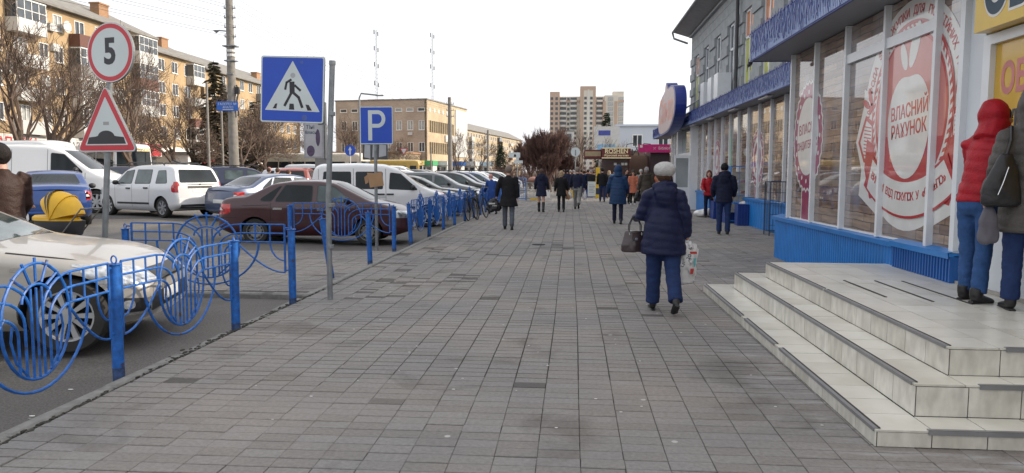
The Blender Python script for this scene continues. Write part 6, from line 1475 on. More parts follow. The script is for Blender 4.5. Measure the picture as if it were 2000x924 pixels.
# hood and tailgate of the open car
tg = MB().rings([(0, 0, 0, .72, .5), (0, 0, .05, .68, .48)], 20); og = [o for o in bpy.data.objects if o.get('label', '').startswith('dark navy estate with its tailgate')][0]
MB().add([(-2.1, -.62, 1.55), (-2.1, .62, 1.55), (-3.0, .58, 1.85), (-3.0, -.58, 1.85), (-2.1, -.6, 1.60), (-2.1, .6, 1.60), (-3.0, .55, 1.92), (-3.0, -.55, 1.92)], [(0, 1, 2, 3), (4, 7, 6, 5), (0, 4, 5, 1), (2, 6, 7, 3), (1, 5, 6, 2), (0, 3, 7, 4)]).build('tailgate', m_cg, parent=og)
# --- buses
def bus(name, label, L, W, H, x, y, hd, mat, band, gl, gz0, gz1, n, wr=.42, front=None):
    S = dict(L=L, W=W, wr=wr, wheels=(L*.2, L*.8), rim='steel', belt=gz0, tum=.06, bot=[(0, .4), (.3, .32), (L-.3, .32), (L, .4)], top=[(0, H-.25), (.15, H-.06), (.5, H), (L-.6, H), (L-.2, H-.08), (L, H-.35)], ar=.04, af=.05, rset=.03, fset=.05, r=.16, crown=.06, N=30, sm=4,
        ws=[(-W+.15, gz0-.05), (W-.15, gz0-.05), (W-.2, gz1+.05), (-W+.2, gz1+.05)], rw=[(-W+.25, gz0+.1), (W-.25, gz0+.1), (W-.3, gz1), (-W+.3, gz1)], seams=[(L-1.2, .5, L-1.2, gz1)], handles=[], mirror=(L-.4, gz0+.3), win=[], bits=[])
    w_ = (L-1.7)/n
    for k in range(n): S['win'].append(([(.3+w_*k, gz0), (.3+w_*(k+1)-.12, gz0), (.3+w_*(k+1)-.12, gz1), (.3+w_*k, gz1)], dict(mat=gl)))
    S['win'].append(([(L-1.1, gz0-.1), (L-.5, gz0-.1), (L-.45, gz1), (L-1.1, gz1)], dict(mat=m_cg)))
    if band: S['bits'] = [('side_band', [(.1, .55), (L-.2, .55), (L-.2, gz0-.12), (.1, gz0-.12)], 'y', 1, .003, band, 0)]
    t = build_car(S, name, label, 'bus', mat); t.location = (x, y, gz(x)); t.rotation_euler = (0, 0, R(hd)); return t
m_cur = M('blue_curtain_glass', (.035, .05, .14), rough=.12, coat=.6, var=.6, vs=2.5)
b1 = bus('minibus', 'white minibus with blue curtained windows behind the white vans', 6.6, 1.0, 2.75, -26.5, 33.0, 172, P_wht, None, m_cur, 1.45, 2.25, 5)
b2 = bus('coach', 'white coach with black upper front and yellow lettering beyond the white estate car', 9.5, 1.2, 3.1, -31.2, 48, -38, P_wht, M('coach_band', (.10, .11, .12), rough=.2, coat=.6), m_cg, 1.6, 2.6, 4)
tx = MB(); F = frame((4.82, 0, 2.72), (0, 1, 0), (0, 0, 1)); add_text(tx, 'БУС-ЧЕРКАСИ', F, .26, 0, 0, .01, .01); tx.build('lettering', m_yel, parent=b2)
MB().box(-2.5, 2.8, -.7, .7, 3.16, 3.42).build('roof_unit', m_balw, parent=b2)
b3 = bus('trolleybus', 'cream bus standing behind the parking sign', 9.0, 1.2, 2.9, -21.5, 62, -8, M('cream_paint', (.50, .46, .36), rough=.35, coat=.6), None, m_cg, 1.35, 2.2, 6)
b4 = bus('yellow_minibus', 'small yellow minibus beyond the white people carrier', 5.5, 1.0, 2.6, -18.5, 78, 0, M('bus_yellow', (.42, .27, .04), rough=.35, coat=.6), None, m_cg, 1.3, 2.0, 4)
# ================================================================== PEOPLE
def cloth(name, col, rough=.8, var=.18, vs=12, bump=.5, bs=70): return M('cloth_'+name, col, rough=rough, var=var, vs=vs, bump=bump, bs=bs, spec=.25)
C_navy = cloth('navy_puffer', (.006, .010, .042), .5); C_jean = cloth('denim', (.014, .030, .095)); C_jeanl = cloth('denim_light', (.028, .075, .20)); C_black = cloth('black', (.009, .009, .011)); C_dnavy = cloth('dark_navy', (.010, .013, .035)); C_grey = cloth('grey_trousers', (.085, .095, .115)); C_grey2 = cloth('pale_grey_trousers', (.20, .20, .19)); C_red = cloth('red_puffer', (.33, .005, .015), .5); C_taupe = cloth('taupe_puffer', (.075, .068, .064), .5); C_blue = cloth('blue_coat', (.015, .05, .20)); C_teal = cloth('petrol_coat', (.010, .035, .095), .6); C_oran = cloth('salmon_coat', (.45, .15, .09)); C_olive = cloth('olive_jacket', (.055, .045, .035)); C_lgrey = cloth('light_grey_coat', (.25, .25, .25)); C_brown = cloth('brown_leather', (.032, .015, .011), .55); C_lblue = cloth('light_blue_jacket', (.10, .17, .27)); C_beige = cloth('beige', (.45, .38, .28))
C_wool = cloth('white_wool', (.42, .41, .40), .95, .12, 40, .9, 50); C_wgrey = cloth('grey_wool', (.26, .24, .24), .95); C_pinkw = cloth('pink_wool', (.45, .22, .20))
H_grey = cloth('hair_grey', (.20, .155, .13), .7, .3, 60, .9, 120); H_blond = cloth('hair_blond', (.34, .25, .15), .6, .3, 60, .9, 120); H_brown = cloth('hair_brown', (.075, .04, .025), .6, .3, 60, .9, 120); H_dark = cloth('hair_dark', (.015, .011, .010), .6, .3, 60, .9, 120); H_aub = cloth('hair_auburn', (.10, .025, .015), .6, .3, 60, .9, 120)
SKIN = M('skin', (.48, .27, .20), rough=.55, var=.1, vs=8); SHOE = M('shoe_black', (.010, .010, .011), rough=.45, var=.3); SHOEW = M('shoe_white', (.5, .5, .5), rough=.5); SOLE = M('shoe_sole', (.30, .29, .27), rough=.7); LIP = M('lips', (.30, .08, .07)); EYE = M('eye_dark', (.02, .015, .012), rough=.2)
def person(label, x, y, rz, H=1.68, z=0, female=False, legs=((12, 6), (-14, 18)), arms=((4, 10, 12), (-8, 10, 12)), lean=3, coat=C_navy, hem=.74, flare=.05, girth=1.0, puff=.0, trousers=C_jean, legw=1.0, shoe=SHOE, hat=None, hair=None, hood=False, head_turn=0, face=False, vox=.022, bare=False, boots=False, hairlen=0, group=None, sole=None, headpitch=0, armmat=None, hem_ref=None):
    k = H/1.70; t = thing('person', label, 'person', (x, y, z), rz, group)
    V = Vector; hipz = .90
    # legs (index 0 = left, -x)
    J = []
    for i, sx in enumerate((-1, 1)):
        a, b = legs[i]; a_, ab = R(a), R(a-b); hip = V((sx*.09, 0, hipz)); knee = hip+V((sx*.005, .43*math.sin(a_), -.43*math.cos(a_))); ank = knee+V((0, .40*math.sin(ab), -.40*math.cos(ab)))
        J.append([hip, knee, ank, a-b])
    low = min(j[2].z for j in J)-.075; dz = -low
    for j in J:
        for q in range(3): j[q] = j[q]+V((0, 0, dz))
    hz = hipz+dz; ln = R(lean)
    def T(u, v, h):  # torso point at height h above hip
        return V((u, v+h*math.sin(ln), hz+h*math.cos(ln)))
    sw = .185 if not female else .168
    A = []
    for i, sx in enumerate((-1, 1)):
        p, o, e = arms[i][:3]; inn = arms[i][3] if len(arms[i]) > 3 else 0
        sh = T(sx*sw, 0, .475); p_, o_ = R(p), R(o); el = sh+V((sx*.28*math.sin(o_), .28*math.cos(o_)*math.sin(p_), -.28*math.cos(o_)*math.cos(p_)))
        pe, oi = R(p+e), R(o*.4-inn); wr = el+V((sx*.25*math.sin(oi), .25*math.cos(oi)*math.sin(pe), -.25*math.cos(oi)*math.cos(pe))); A.append((sh, el, wr, (wr-el).normalized(), sx))
    neck = T(0, -.005, .53); hc = T(0, .035, .685 if hood != 'down' else .672)+V((0, .02*headpitch, -.01*abs(headpitch)))
    RT = Matrix.Rotation(R(head_turn), 3, 'Z') @ Matrix.Rotation(R(-headpitch*5), 3, 'X')
    hp = lambda u, v, w: hc+RT @ V((u, v, w))
    def sc_mb(mb): mb.v = [(a*k, b*k, c*k) for a, b, c in mb.v]; return mb
    # ---- body
    b = MB(); b.ell(hc, (.076, .094, .112), 16, 12, RT).ell(hp(0, .028, -.055), (.056, .062, .062), 12, 8, RT)
    b.ell(hp(0, .098, -.012), (.014, .022, .026), 8, 6, RT).ell(hp(0, .086, -.05), (.026, .016, .012), 8, 6, RT).ell(hp(0, .075, -.088), (.028, .02, .018), 8, 6, RT)
    for s in (-1, 1): b.ell(hp(s*.077, -.003, -.012), (.012, .022, .034), 8, 6, RT)
    b.tube([T(0, -.01, .40), neck, hp(0, -.012, -.06)], [.07, .052, .05], 12)
    b.rings([(0, T(0, 0, h).y, T(0, 0, h).z, rx, ry) for h, rx, ry in ((-.08, .12, .09), (.05, .13, .09), (.2, .11, .08), (.38, .14, .09), (.48, .12, .07))], 14)
    for (sh, el, wr, d, sx) in A:
        b.tube([sh, el, wr], [.045, .034, .024], 8)
        side = V((sx, 0, 0)); side = (side-d*side.dot(d)).normalized(); fw = d.cross(side)*sx*(1)   # palm normal faces the thigh
        fw = V((0, 1, 0)); fw = (fw-d*fw.dot(d)).normalized(); pn = d.cross(fw).normalized()
        b.tube([wr-d*.02, wr+d*.035, wr+d*.085], [(.022, .018), (.040, .016), (.040, .014)], 10, up=tuple(fw))
        inn_ = pn if (pn.dot(V((-sx, 0, 0))) > 0) else -pn
        for f_, (off, ln_) in enumerate(((.030, .068), (.011, .078), (-.009, .072), (-.028, .056))):
            q0_ = wr+d*.075+fw*off; q1_ = q0_+d*ln_*.5+inn_*.008; q2_ = q1_+d*ln_*.30+inn_*ln_*.35; b.tube([q0_, q1_, q2_], [.0095, .009, .0075], 6)
        q0_ = wr+d*.02+fw*.028; b.tube([q0_, q0_+d*.03+fw*.028+inn_*.01, q0_+d*.06+fw*.034+inn_*.022], [.012, .011, .008], 6)
    for (hip, knee, ank, f) in J: b.tube([hip, knee, ank, ank-V((0, 0, .03))], [.06 if not bare else .075, .045 if not bare else .055, .032, .03], 10)
    fine = vox < .015
    put('body', remesh(sc_mb(b), 'body', SKIN, .010 if fine else (.016 if vox < .02 else .022), 2), t)
    if face:
        for s in (-1, 1): e_ = MB(); e_.ell(hp(s*.030, .088, .014), (.011, .006, .005), 8, 6, RT); sc_mb(e_).build('eye', EYE, parent=t)
        e_ = MB(); e_.ell(hp(0, .100, -.052), (.020, .006, .006), 8, 6, RT); sc_mb(e_).build('mouth', LIP, parent=t)
        e_ = MB()
        for s in (-1, 1): e_.tube([hp(s*.016, .095, .030), hp(s*.032, .090, .035), hp(s*.046, .078, .028)], .0035, 5)
        sc_mb(e_).build('eyebrow', H_brown, parent=t)
    # ---- coat
    rnd = random.Random(hash(label) % 9999 if False else sum(map(ord, label))); ph = rnd.uniform(0, 6)
    c_ = MB(); g_ = girth; hemh = hem*1.0-hz+0.0
    prof = [(.515, .075, .065), (.49, .13, .085), (.455, sw-.01, .105), (.40, sw+.012, .118), (.30, sw+.012 if not female else sw, .122), (.16, (.158 if not female else .145)*g_, .120*g_), (.04, .165*g_, .125*g_), (-.06, .175*g_, .132*g_)]
    h = -.06
    prof = [(a, rx*(1 if a > .35 else 1), ry) for a, rx, ry in prof]
    while h > hemh: h = max(hemh, h-.10); f = (-.06-h); prof.append((h, .175*g_+flare*f*1.6, .132*g_+flare*f*1.6))
    prof.append((hemh-.001, prof[-1][1]*.6, prof[-1][2]*.6))
    rg = []
    for a, rx, ry in prof: p = T(0, 0, a) if a > 0 else V((0, 0, hz+a)); rg.append((p.x, p.y, p.z, rx, ry))
    c_.rings(list(reversed(rg)), 26)
    for (sh, el, wr, d, sx) in A:
        ws = .01 if not puff else .022; c_.tube([sh+V((-sx*.05, 0, .005)), sh+V((sx*.005, 0, -.01)), sh.lerp(el, .5), el, el.lerp(wr, .6), wr-d*.005], [.060, .074+ws*.3, .066+ws*.6, .060+ws*.6, .052+ws*.5, .046+ws*.4], 14)
    c_.tube([T(0, -.01, .47), T(0, .0, .55)], [.085, .066], 14)
    if hood == 'down': c_.ell(T(0, -.095, .50), (.13, .065, .07), 14, 8).ell(T(0, -.11, .42), (.11, .045, .10), 14, 8).tube([T(-.09, .04, .54), T(-.11, -.05, .56), T(0, -.10, .585), T(.11, -.05, .56), T(.09, .04, .54)], [.035, .045, .05, .045, .035], 8)
    if hood == 'up': c_.ell(hp(0, -.05, .018), (.122, .118, .145), 18, 12, RT).ell(hp(0, -.085, .085), (.07, .07, .07), 12, 8, RT).ell(hp(0, -.04, -.08), (.120, .11, .10), 14, 8, RT).tube([neck-V((0, .015, .05)), hp(0, -.03, -.04)], [.125, .12], 12)
    def disp(co):
        zz = co.z/k; n1 = mnoise.noise(V((co.x*5, co.y*5, co.z*9+ph))); n2 = mnoise.noise(V((co.x*14, co.y*14, co.z*22+ph)))
        v = .010*n1+.004*n2
        if puff:
            v += puff*(1-sm(zz, 1.36, 1.46)*.8)*(abs(math.sin(math.pi*(zz+.1*co.x)/.092))**.55-.75)
        return v
    cm_ = remesh(sc_mb(c_), 'coat', coat, min(vox, .016) if puff else vox, 3, disp)
    put('coat', cm_, t)
    # ---- trousers
    if not bare:
        p_ = MB(); p_.rings([(0, 0, hz-.16, .10, .09), (0, 0, hz-.10, .165*legw, .125*legw), (0, 0, hz, .165*legw, .12*legw), (0, 0, hz+.08, .14, .10)], 20)
        for (hip, knee, ank, f) in J:
            kw = legw; end = ank+(knee-ank)*.06+V((0, 0, -.015)); p_.tube([hip+V((0, 0, .02)), hip.lerp(knee, .45), knee, knee.lerp(ank, .45), end], [.092*kw, .082*kw, .066*kw, .062*kw, .056*kw+.006], 14)
        def d2(co): return .007*mnoise.noise(V((co.x*9, co.y*9, co.z*16+ph)))+.004*mnoise.noise(V((co.x*20, co.y*20, co.z*40+ph)))
        put('trousers', remesh(sc_mb(p_), 'trousers', trousers, vox, 3, d2), t)
    # ---- shoes
    for (hip, knee, ank, f) in J:
        pitch = R(max(-35, min(60, -f*.75))) if f < -5 else R(0)
        if f < -5: pitch = R(-f*.8)
        Rf = Matrix.Rotation(-pitch, 3, 'X'); s_ = MB(); q = lambda u, v, w: ank+Rf @ V((u, v, w))
        bw_ = 1.25 if boots else 1.0
        s_.tube([q(0, -.055, -.03), q(0, .0, -.035), q(0, .07, -.045), q(0, .14, -.052), q(0, .175, -.056)], [(.030*bw_, .030*bw_), (.038*bw_, .036*bw_), (.040*bw_, .030*bw_), (.043*bw_, .022*bw_), (.025*bw_, .014*bw_)], 12, up=(1, 0, 0))
        s_.tube([q(0, -.02, -.02), q(0, -.015, .05)], [.042*bw_, .046*bw_], 12)
        if boots and bare: s_.tube([q(0, 0, .0), ank.lerp(knee, .35), ank.lerp(knee, .78)], [.044, .056, .062], 12)
        s2_ = MB(); s2_.tube([q(0, -.078, -.068), q(0, -.02, -.068), q(0, .07, -.068), q(0, .15, -.068), q(0, .183, -.066)], [(.024, .012), (.036, .013), (.037, .012), (.043, .011), (.020, .009)], 12, up=(1, 0, 0))
        so_ = put('boot' if boots else 'shoe', remesh(sc_mb(s_), 'shoe', shoe, max(.011, vox*.75), 2), t); sc_mb(s2_).build('sole', sole or shoe, parent=so_, smooth=True)
    # ---- hat / hair
    if hat:
        hm, kind = hat; h_ = MB()
        if kind == 'beanie': h_.ell(hp(0, -.006, .035), (.092, .108, .112), 16, 10, RT).tube([hp(0, -.01, .005), hp(0, -.01, .045)], [(.094, .108), (.096, .110)], 18, up=tuple(RT @ V((1, 0, 0))))
        elif kind == 'beret': h_.ell(hp(.004, -.03, .075), (.130, .138, .096), 18, 10, RT).tube([hp(0, -.012, .005), hp(0, -.015, .06)], [(.090, .105), (.098, .112)], 18, up=tuple(RT @ V((1, 0, 0)))).ell(hp(.0, -.05, .135), (.04, .04, .02), 8, 6, RT)
        elif kind == 'cap': h_.ell(hp(0, -.006, .045), (.088, .104, .092), 16, 10, RT).ell(hp(0, .11, .03), (.062, .05, .010), 12, 6, RT)
        sc_mb(h_)
        put('hat', remesh(h_, 'hat', hm, .014, 3, lambda co: .005*mnoise.noise(V((co.x*25, co.y*25, co.z*25)))), t)
    if hair:
        h_ = MB(); h_.ell(hp(0, -.022, .026), (.096, .106, .110), 16, 12, RT)
        if hairlen: h_.tube([hp(0, -.045, .02), hp(0, -.062, -.06), hp(0, -.068, -.07-hairlen)], [(.085, .06), (.092, .058), (.075, .04)], 14, up=tuple(RT @ V((1, 0, 0))))
        if hairlen:
            for s in (-1, 1): h_.tube([hp(s*.07, -.01, .03), hp(s*.083, -.01, -.05), hp(s*.085, -.02, -.06-hairlen*.8)], [.03, .028, .018], 8)
        else: h_.ell(hp(0, -.055, -.03), (.066, .048, .055), 12, 8, RT)
        put('hair', remesh(sc_mb(h_), 'hair', hair, .012, 2, lambda co: .007*mnoise.noise(V((co.x*45, co.y*45, co.z*18)))), t)
    M4 = Matrix.Translation((x, y, z)) @ Matrix.Rotation(rz, 4, 'Z')
    t_info = dict(wrist=[M4 @ (a[2]*k) for a in A], elbow=[M4 @ (a[1]*k) for a in A], sh=[M4 @ (a[0]*k) for a in A], hand=[M4 @ ((a[2]+a[3]*.10)*k) for a in A])
    return t, t_info
def g(px, py): p = on_z(px, py); return p.x, p.y
def facing_away(): return 0
# 1 the woman in the foreground
x, y = g(1293, 608)
P1, I1 = person('woman in navy puffer jacket and white wool beret walking away with bags', x, y, R(2), 1.63, female=True, legs=((10, 4), (-13, 26)), arms=((8, 18, 75), (-4, 17, 10)), lean=3, coat=C_navy, hem=.67, flare=.06, girth=1.42, puff=.008, trousers=C_jean, legw=1.34, hat=(C_wool, 'beret'), hair=H_brown, hood='down', vox=.015)
# 2 + 3 at the door
p = on_z(1912, 588, .474)
P2, I2 = person('person in red hooded puffer jacket and blue jeans leaning at the exchange door', p.x-.05, p.y, R(-64), 1.66, z=.474, female=True, legs=((4, 4), (-4, 2)), arms=((16, 2, 70, 25), (14, 6, 60, 25)), lean=12, coat=C_red, hem=.88, flare=.0, girth=1.08, puff=.009, trousers=C_jeanl, legw=1.05, hood='up', face=True, vox=.014, boots=True, hair=H_dark, head_turn=-25, headpitch=1)
p3 = on_z(1968, 606, .474)
P3, I3 = person('person in long taupe quilted coat with dark shoulder bag beside the red jacket', p3.x+.12, p3.y, R(-12), 1.70, z=.474, female=True, legs=((2, 2), (-3, 3)), arms=((-4, 14, 34), (10, 10, 40)), lean=2, coat=C_taupe, hem=.62, flare=.06, girth=1.18, puff=.010, trousers=C_jean, legw=1.1, hood='up', vox=.014)
# 4 man near the crates
x, y = g(1412, 459)
person('man in dark navy parka and jeans standing by the blue crates', x, y, R(-8), 1.76, legs=((3, 2), (-3, 2)), arms=((6, 14, 35, 10), (6, 14, 35, 10)), coat=C_dnavy, hem=.78, flare=.05, girth=1.15, puff=.006, trousers=C_jean, legw=1.05, hat=(C_black, 'beanie'), hood='down', vox=.016, sole=SOLE)
x, y = g(1383, 425)
person('red haired woman in bright red jacket facing the camera beside the man in the parka', x, y, R(172), 1.60, female=True, legs=((2, 2), (-2, 2)), arms=((12, 12, 60, 20), (12, 12, 50, 15)), lean=2, coat=C_red, hem=.80, flare=.08, girth=1.1, puff=.006, trousers=C_dnavy, hair=H_aub, hairlen=.08, face=True, vox=.018)
x, y = g(993, 448)
P6, I6 = person('grey haired walker in black coat and grey trousers carrying a black bag', x, y, R(4), 1.70, legs=((8, 6), (-8, 14)), arms=((2, 22, 6), (-4, 10, 8)), coat=C_black, hem=.62, flare=.14, girth=1.2, trousers=C_grey, legw=1.05, hair=H_grey, vox=.018)
x, y = g(962, 418)
person('stooping elderly person in blue coat beside the bicycles', x, y, R(20), 1.50, female=True, legs=((14, 10), (-10, 16)), arms=((20, 10, 30), (10, 10, 20)), lean=20, coat=C_blue, hem=.60, flare=.08, girth=1.1, trousers=C_blue, hat=(C_pinkw, 'beanie'), vox=.018, headpitch=2)
x, y = g(1057, 414)
person('woman in navy coat, bare knees and tall black boots walking away', x, y, R(-3), 1.66, female=True, legs=((8, 4), (-7, 10)), arms=((4, 14, 30), (4, 14, 30)), coat=C_dnavy, hem=.62, flare=.10, girth=1.1, bare=True, boots=True, hair=H_brown, hairlen=.05, hood='down', vox=.018)
x, y = g(1096, 414)
P9, I9 = person('blond woman in black jacket and black trousers walking away', x, y, R(2), 1.58, female=True, legs=((7, 6), (-8, 12)), arms=((4, 14, 20), (4, 14, 20)), coat=C_black, hem=.66, flare=.10, girth=1.12, trousers=C_black, hair=H_blond, hairlen=.04, vox=.018)
x, y = g(1127, 409)
P10, I10 = person('man in striped navy jacket and pale grey trousers striding away with white bags', x, y, R(-6), 1.76, legs=((16, 4), (-14, 38)), arms=((10, 18, 14), (-10, 16, 14)), lean=6, coat=C_dnavy, hem=.86, flare=.0, girth=1.1, trousers=C_grey2, legw=1.15, hair=H_grey, vox=.018)
x, y = g(1176, 394)
person('man in black jacket and blue jeans walking away left of the hooded coat', x, y, R(2), 1.76, legs=((6, 4), (-6, 8)), coat=C_black, hem=.80, girth=1.12, trousers=C_jean, hair=H_dark, vox=.022)
x, y = g(1206, 437)
person('broad person in petrol blue hooded coat walking away in the middle of the walkway', x, y, R(-3), 1.72, legs=((8, 6), (-8, 14)), arms=((6, 18, 24), (6, 16, 24)), coat=C_teal, hem=.58, flare=.06, girth=1.35, puff=.006, trousers=C_dnavy, hood='up', vox=.018, lean=6)
x, y = g(1236, 400)
person('woman in salmon coat and white trainers facing the camera', x, y, R(176), 1.62, female=True, legs=((2, 2), (-2, 2)), arms=((6, 12, 20), (6, 12, 20)), coat=C_oran, hem=.58, flare=.08, girth=1.05, trousers=C_black, shoe=SHOEW, hat=(C_olive, 'beanie'), face=True, hair=H_blond, vox=.022)
x, y = g(1262, 418)
P14, I14 = person('person in olive brown jacket and grey knitted hat carrying a dark bag', x, y, R(5), 1.72, legs=((5, 6), (-8, 12)), arms=((2, 16, 10), (2, 14, 10)), coat=C_olive, hem=.70, flare=.05, girth=1.25, puff=.006, trousers=C_black, hat=(C_wgrey, 'beanie'), hood='down', vox=.018)
x, y = g(1251, 394)
person('person in light grey coat and white hat between salmon coat and olive jacket', x, y, R(0), 1.68, female=True, coat=C_lgrey, hem=.6, flare=.1, girth=1.15, trousers=C_black, hat=(C_wool, 'beanie'), vox=.022)
x, y = g(1302, 400)
person('person in dark coat and pale hat mostly hidden behind the woman in the beret', x, y, R(0), 1.66, coat=C_dnavy, hem=.7, girth=1.1, trousers=C_black, hat=(C_wool, 'beanie'), vox=.022)
x, y = g(1287, 392)
person('person in rust red jacket glimpsed left of the white beret', x, y, R(10), 1.62, coat=C_oran, hem=.7, girth=1.1, trousers=C_black, hair=H_dark, vox=.022)
x, y = g(1303, 378)
person('tall dark haired man behind the white beret near the shop door', x, y, R(170), 1.85, coat=C_black, hem=.7, girth=1.1, trousers=C_black, hair=H_brown, vox=.022, face=True)
x, y = g(1200, 392)
person('person in light blue jacket half hidden by the hooded coat', x, y, R(15), 1.72, coat=C_lblue, hem=.75, girth=1.05, trousers=C_jean, hair=H_dark, vox=.022)
x, y = g(1189, 388)
person('long haired blond woman beside the black jacket', x, y, R(0), 1.62, female=True, coat=C_olive, hem=.75, girth=1.0, trousers=C_black, hair=H_blond, hairlen=.12, vox=.022)
x, y = g(1222, 398)
person('person in black coat behind the salmon coat', x, y, R(200), 1.70, coat=C_black, hem=.5, girth=1.1, trousers=C_black, hair=H_dark, vox=.022)
# far crowd: three kinds copied
fc = [person('person in navy jacket in the distant crowd, leftmost', 0, 0, 0, 1.7, coat=C_dnavy, hem=.75, girth=1.15, trousers=C_black, hair=H_dark, vox=.03, group='distant crowd')[0], person('person in black coat in the distant crowd', 0, 0, 0, 1.66, coat=C_black, hem=.6, girth=1.15, trousers=C_black, hat=(C_wgrey, 'beanie'), vox=.03, group='distant crowd')[0], person('person in dark blue coat in the distant crowd', 0, 0, 0, 1.62, coat=C_teal, hem=.6, girth=1.15, trousers=C_jean, hair=H_brown, vox=.03, group='distant crowd')[0]]
spots = [(1108, 384), (1114, 381), (1140, 384), (1147, 381), (1153, 385), (1160, 380), (1135, 380), (1121, 379), (1165, 383), (1101, 379), (1170, 379), (1143, 378), (1184, 380), (1213, 380), (1228, 384)]
WH = ['left of the striding man', 'just right of the blond woman', 'left of the white A board', 'right behind the white A board', 'farther behind the A board', 'left edge of the yellow banner', 'behind the striding man head', 'between blond woman and striding man', 'right before the yellow banner', 'above the blond woman', 'right of the yellow banner', 'farthest behind the A board', 'right of the black jacket', 'right of the petrol coat', 'behind the salmon coat']
used_ = set()
for i, (px, py) in enumerate(spots):
    x, y = g(px, py); k = i % 3; lb = f"{['navy jacketed', 'black coated', 'dark blue coated'][k]} person in the distant crowd, {WH[i]}"
    if k in used_: o = dup(fc[k], (x, y, 0), R(random.uniform(-60, 60)), lb, 'distant crowd')
    else: used_.add(k); o = fc[k]; o.location = (x, y, 0); o['label'] = lb; o.rotation_euler = (0, 0, R(20*i))
# 20 man at left in brown leather
c = on_y(6, 330, 8.0)
P20, I20 = person('man in brown leather jacket and black knitted cap at the left edge', c.x, 8.0, R(55), 1.88, z=-.05, legs=((3, 2), (-3, 2)), arms=((4, 8, 12), (6, 6, 35, 15)), coat=C_brown, hem=.84, girth=1.12, trousers=C_dnavy, hat=(C_black, 'beanie'), vox=.014, hair=H_dark, face=True)
c = on_y(-42, 360, 9.2)
person('person cut off by the left picture edge holding out a hand', c.x, 9.2, R(-75), 1.7, z=-.05, arms=((40, 6, 42), (40, 6, 42)), coat=C_dnavy, hem=.8, trousers=C_jean, hair=H_dark, vox=.018, face=True)
# people at the open boot
for (px, lb, ct, ht, h_) in ((521, 'person in pink knitted hat left of the open tailgate', C_dnavy, (C_pinkw, 'beanie'), 1.6), (538, 'person with beige collar bending at the open tailgate', C_beige, None, 1.58), (550, 'dark haired person bending into the open tailgate', C_black, None, 1.55)):
    c = on_y(px, 335, 30.5); person(lb, c.x, 30.5, R(-20 if px < 545 else -60), h_, z=.1, coat=ct, hem=.7, trousers=C_black, hat=ht, hair=H_brown, lean=10 if px < 545 else 24, vox=.024)

# ================================================================== BAGS AND SMALL THINGS
m_leat = M('bag_leather_brown', (.045, .028, .032), rough=.35, var=.25, bump=.2, bs=30, coat=.3); m_bblk = M('bag_black', (.008, .008, .010), rough=.45, var=.3, bump=.4, bs=30); m_plas = M('plastic_bag_white', (.60, .60, .60), rough=.3, var=.08, coat=.4); m_pred = M('print_red', (.42, .03, .02), rough=.35); m_pteal = M('print_teal', (.10, .36, .38), rough=.35)
def sack(name, label, top, w, d, h, mat, cat='bag', seed=1, crumple=.02, taper=.5, vox=.012, z_ang=0):
    """soft bag hanging from point top"""
    mb = MB(); c, q = math.cos(z_ang), math.sin(z_ang); rg = [(0, 0, -h, w*.30, d*.3), (0, 0, -h*.95, w*.46, d*.48), (0, 0, -h*.7, w*.5, d*.5), (0, 0, -h*.4, w*.44, d*.42), (0, 0, -h*.15, w*.5*taper, d*.3), (0, 0, 0, w*.5*taper*.6, d*.14)]
    mb.rings(rg, 18); mb.v = [(a*c-b*q, a*q+b*c, e) for a, b, e in mb.v]
    me = remesh(mb, name, mat, vox, 2, lambda co: crumple*mnoise.noise(Vector((co.x*9+seed, co.y*9, co.z*6)))+crumple*.5*mnoise.noise(Vector((co.x*25+seed, co.y*25, co.z*14))))
    t = thing(name, label, cat, tuple(top)); put('bag_body', me, t); return t
# handbag on her left forearm
el, wr = I1['elbow'][0], I1['wrist'][0]; tp = el.lerp(wr, .45)
hb = thing('handbag', 'dark brown leather handbag with silver clasp on the forearm of the beret wearer', 'handbag', (tp.x-.04, tp.y-.01, tp.z))
mb = MB(); prf = [(-.50, .185), (-.48, .20), (-.40, .20), (-.24, .155), (-.20, .145)]
for (z_, wx_) in prf: pass
mb.rings([(0, 0, z_, wx_, .07 if z_ < -.3 else .045) for z_, wx_ in prf], 20)
hbm = remesh(mb, 'bag_body', m_leat, .010, 3, lambda co: .004*mnoise.noise(Vector((co.x*14, co.y*14, co.z*14)))); put('bag_body', hbm, hb)
for s in (-1, 1): MB().tube([(-.09, s*.03, -.24), (-.085, s*.03, -.12), (-.04, s*.02, -.02), (0, 0, .035), (.04, s*.02, -.02), (.085, s*.03, -.12), (.09, s*.03, -.24)], .007, 6).build('handle', m_bblk, parent=hb, smooth=True)
MB().box(-.05, .05, -.066, -.05, -.34, -.22).build('flap', m_leat, parent=hb); MB().prism(circ(0, -.31, .022, 16), frame((0, -.075, 0), (1, 0, 0), (0, 0, 1)), 0, .012).build('clasp', m_chr, parent=hb)
for s in (-1, 1): MB().tube([(s*.09, -.05, -.26), (s*.09, -.05, -.22)], .014, 8).build('handle_ring', m_chr, parent=hb)
hb.rotation_euler = (0, 0, R(12)); hb.scale = (.78, .78, .80)
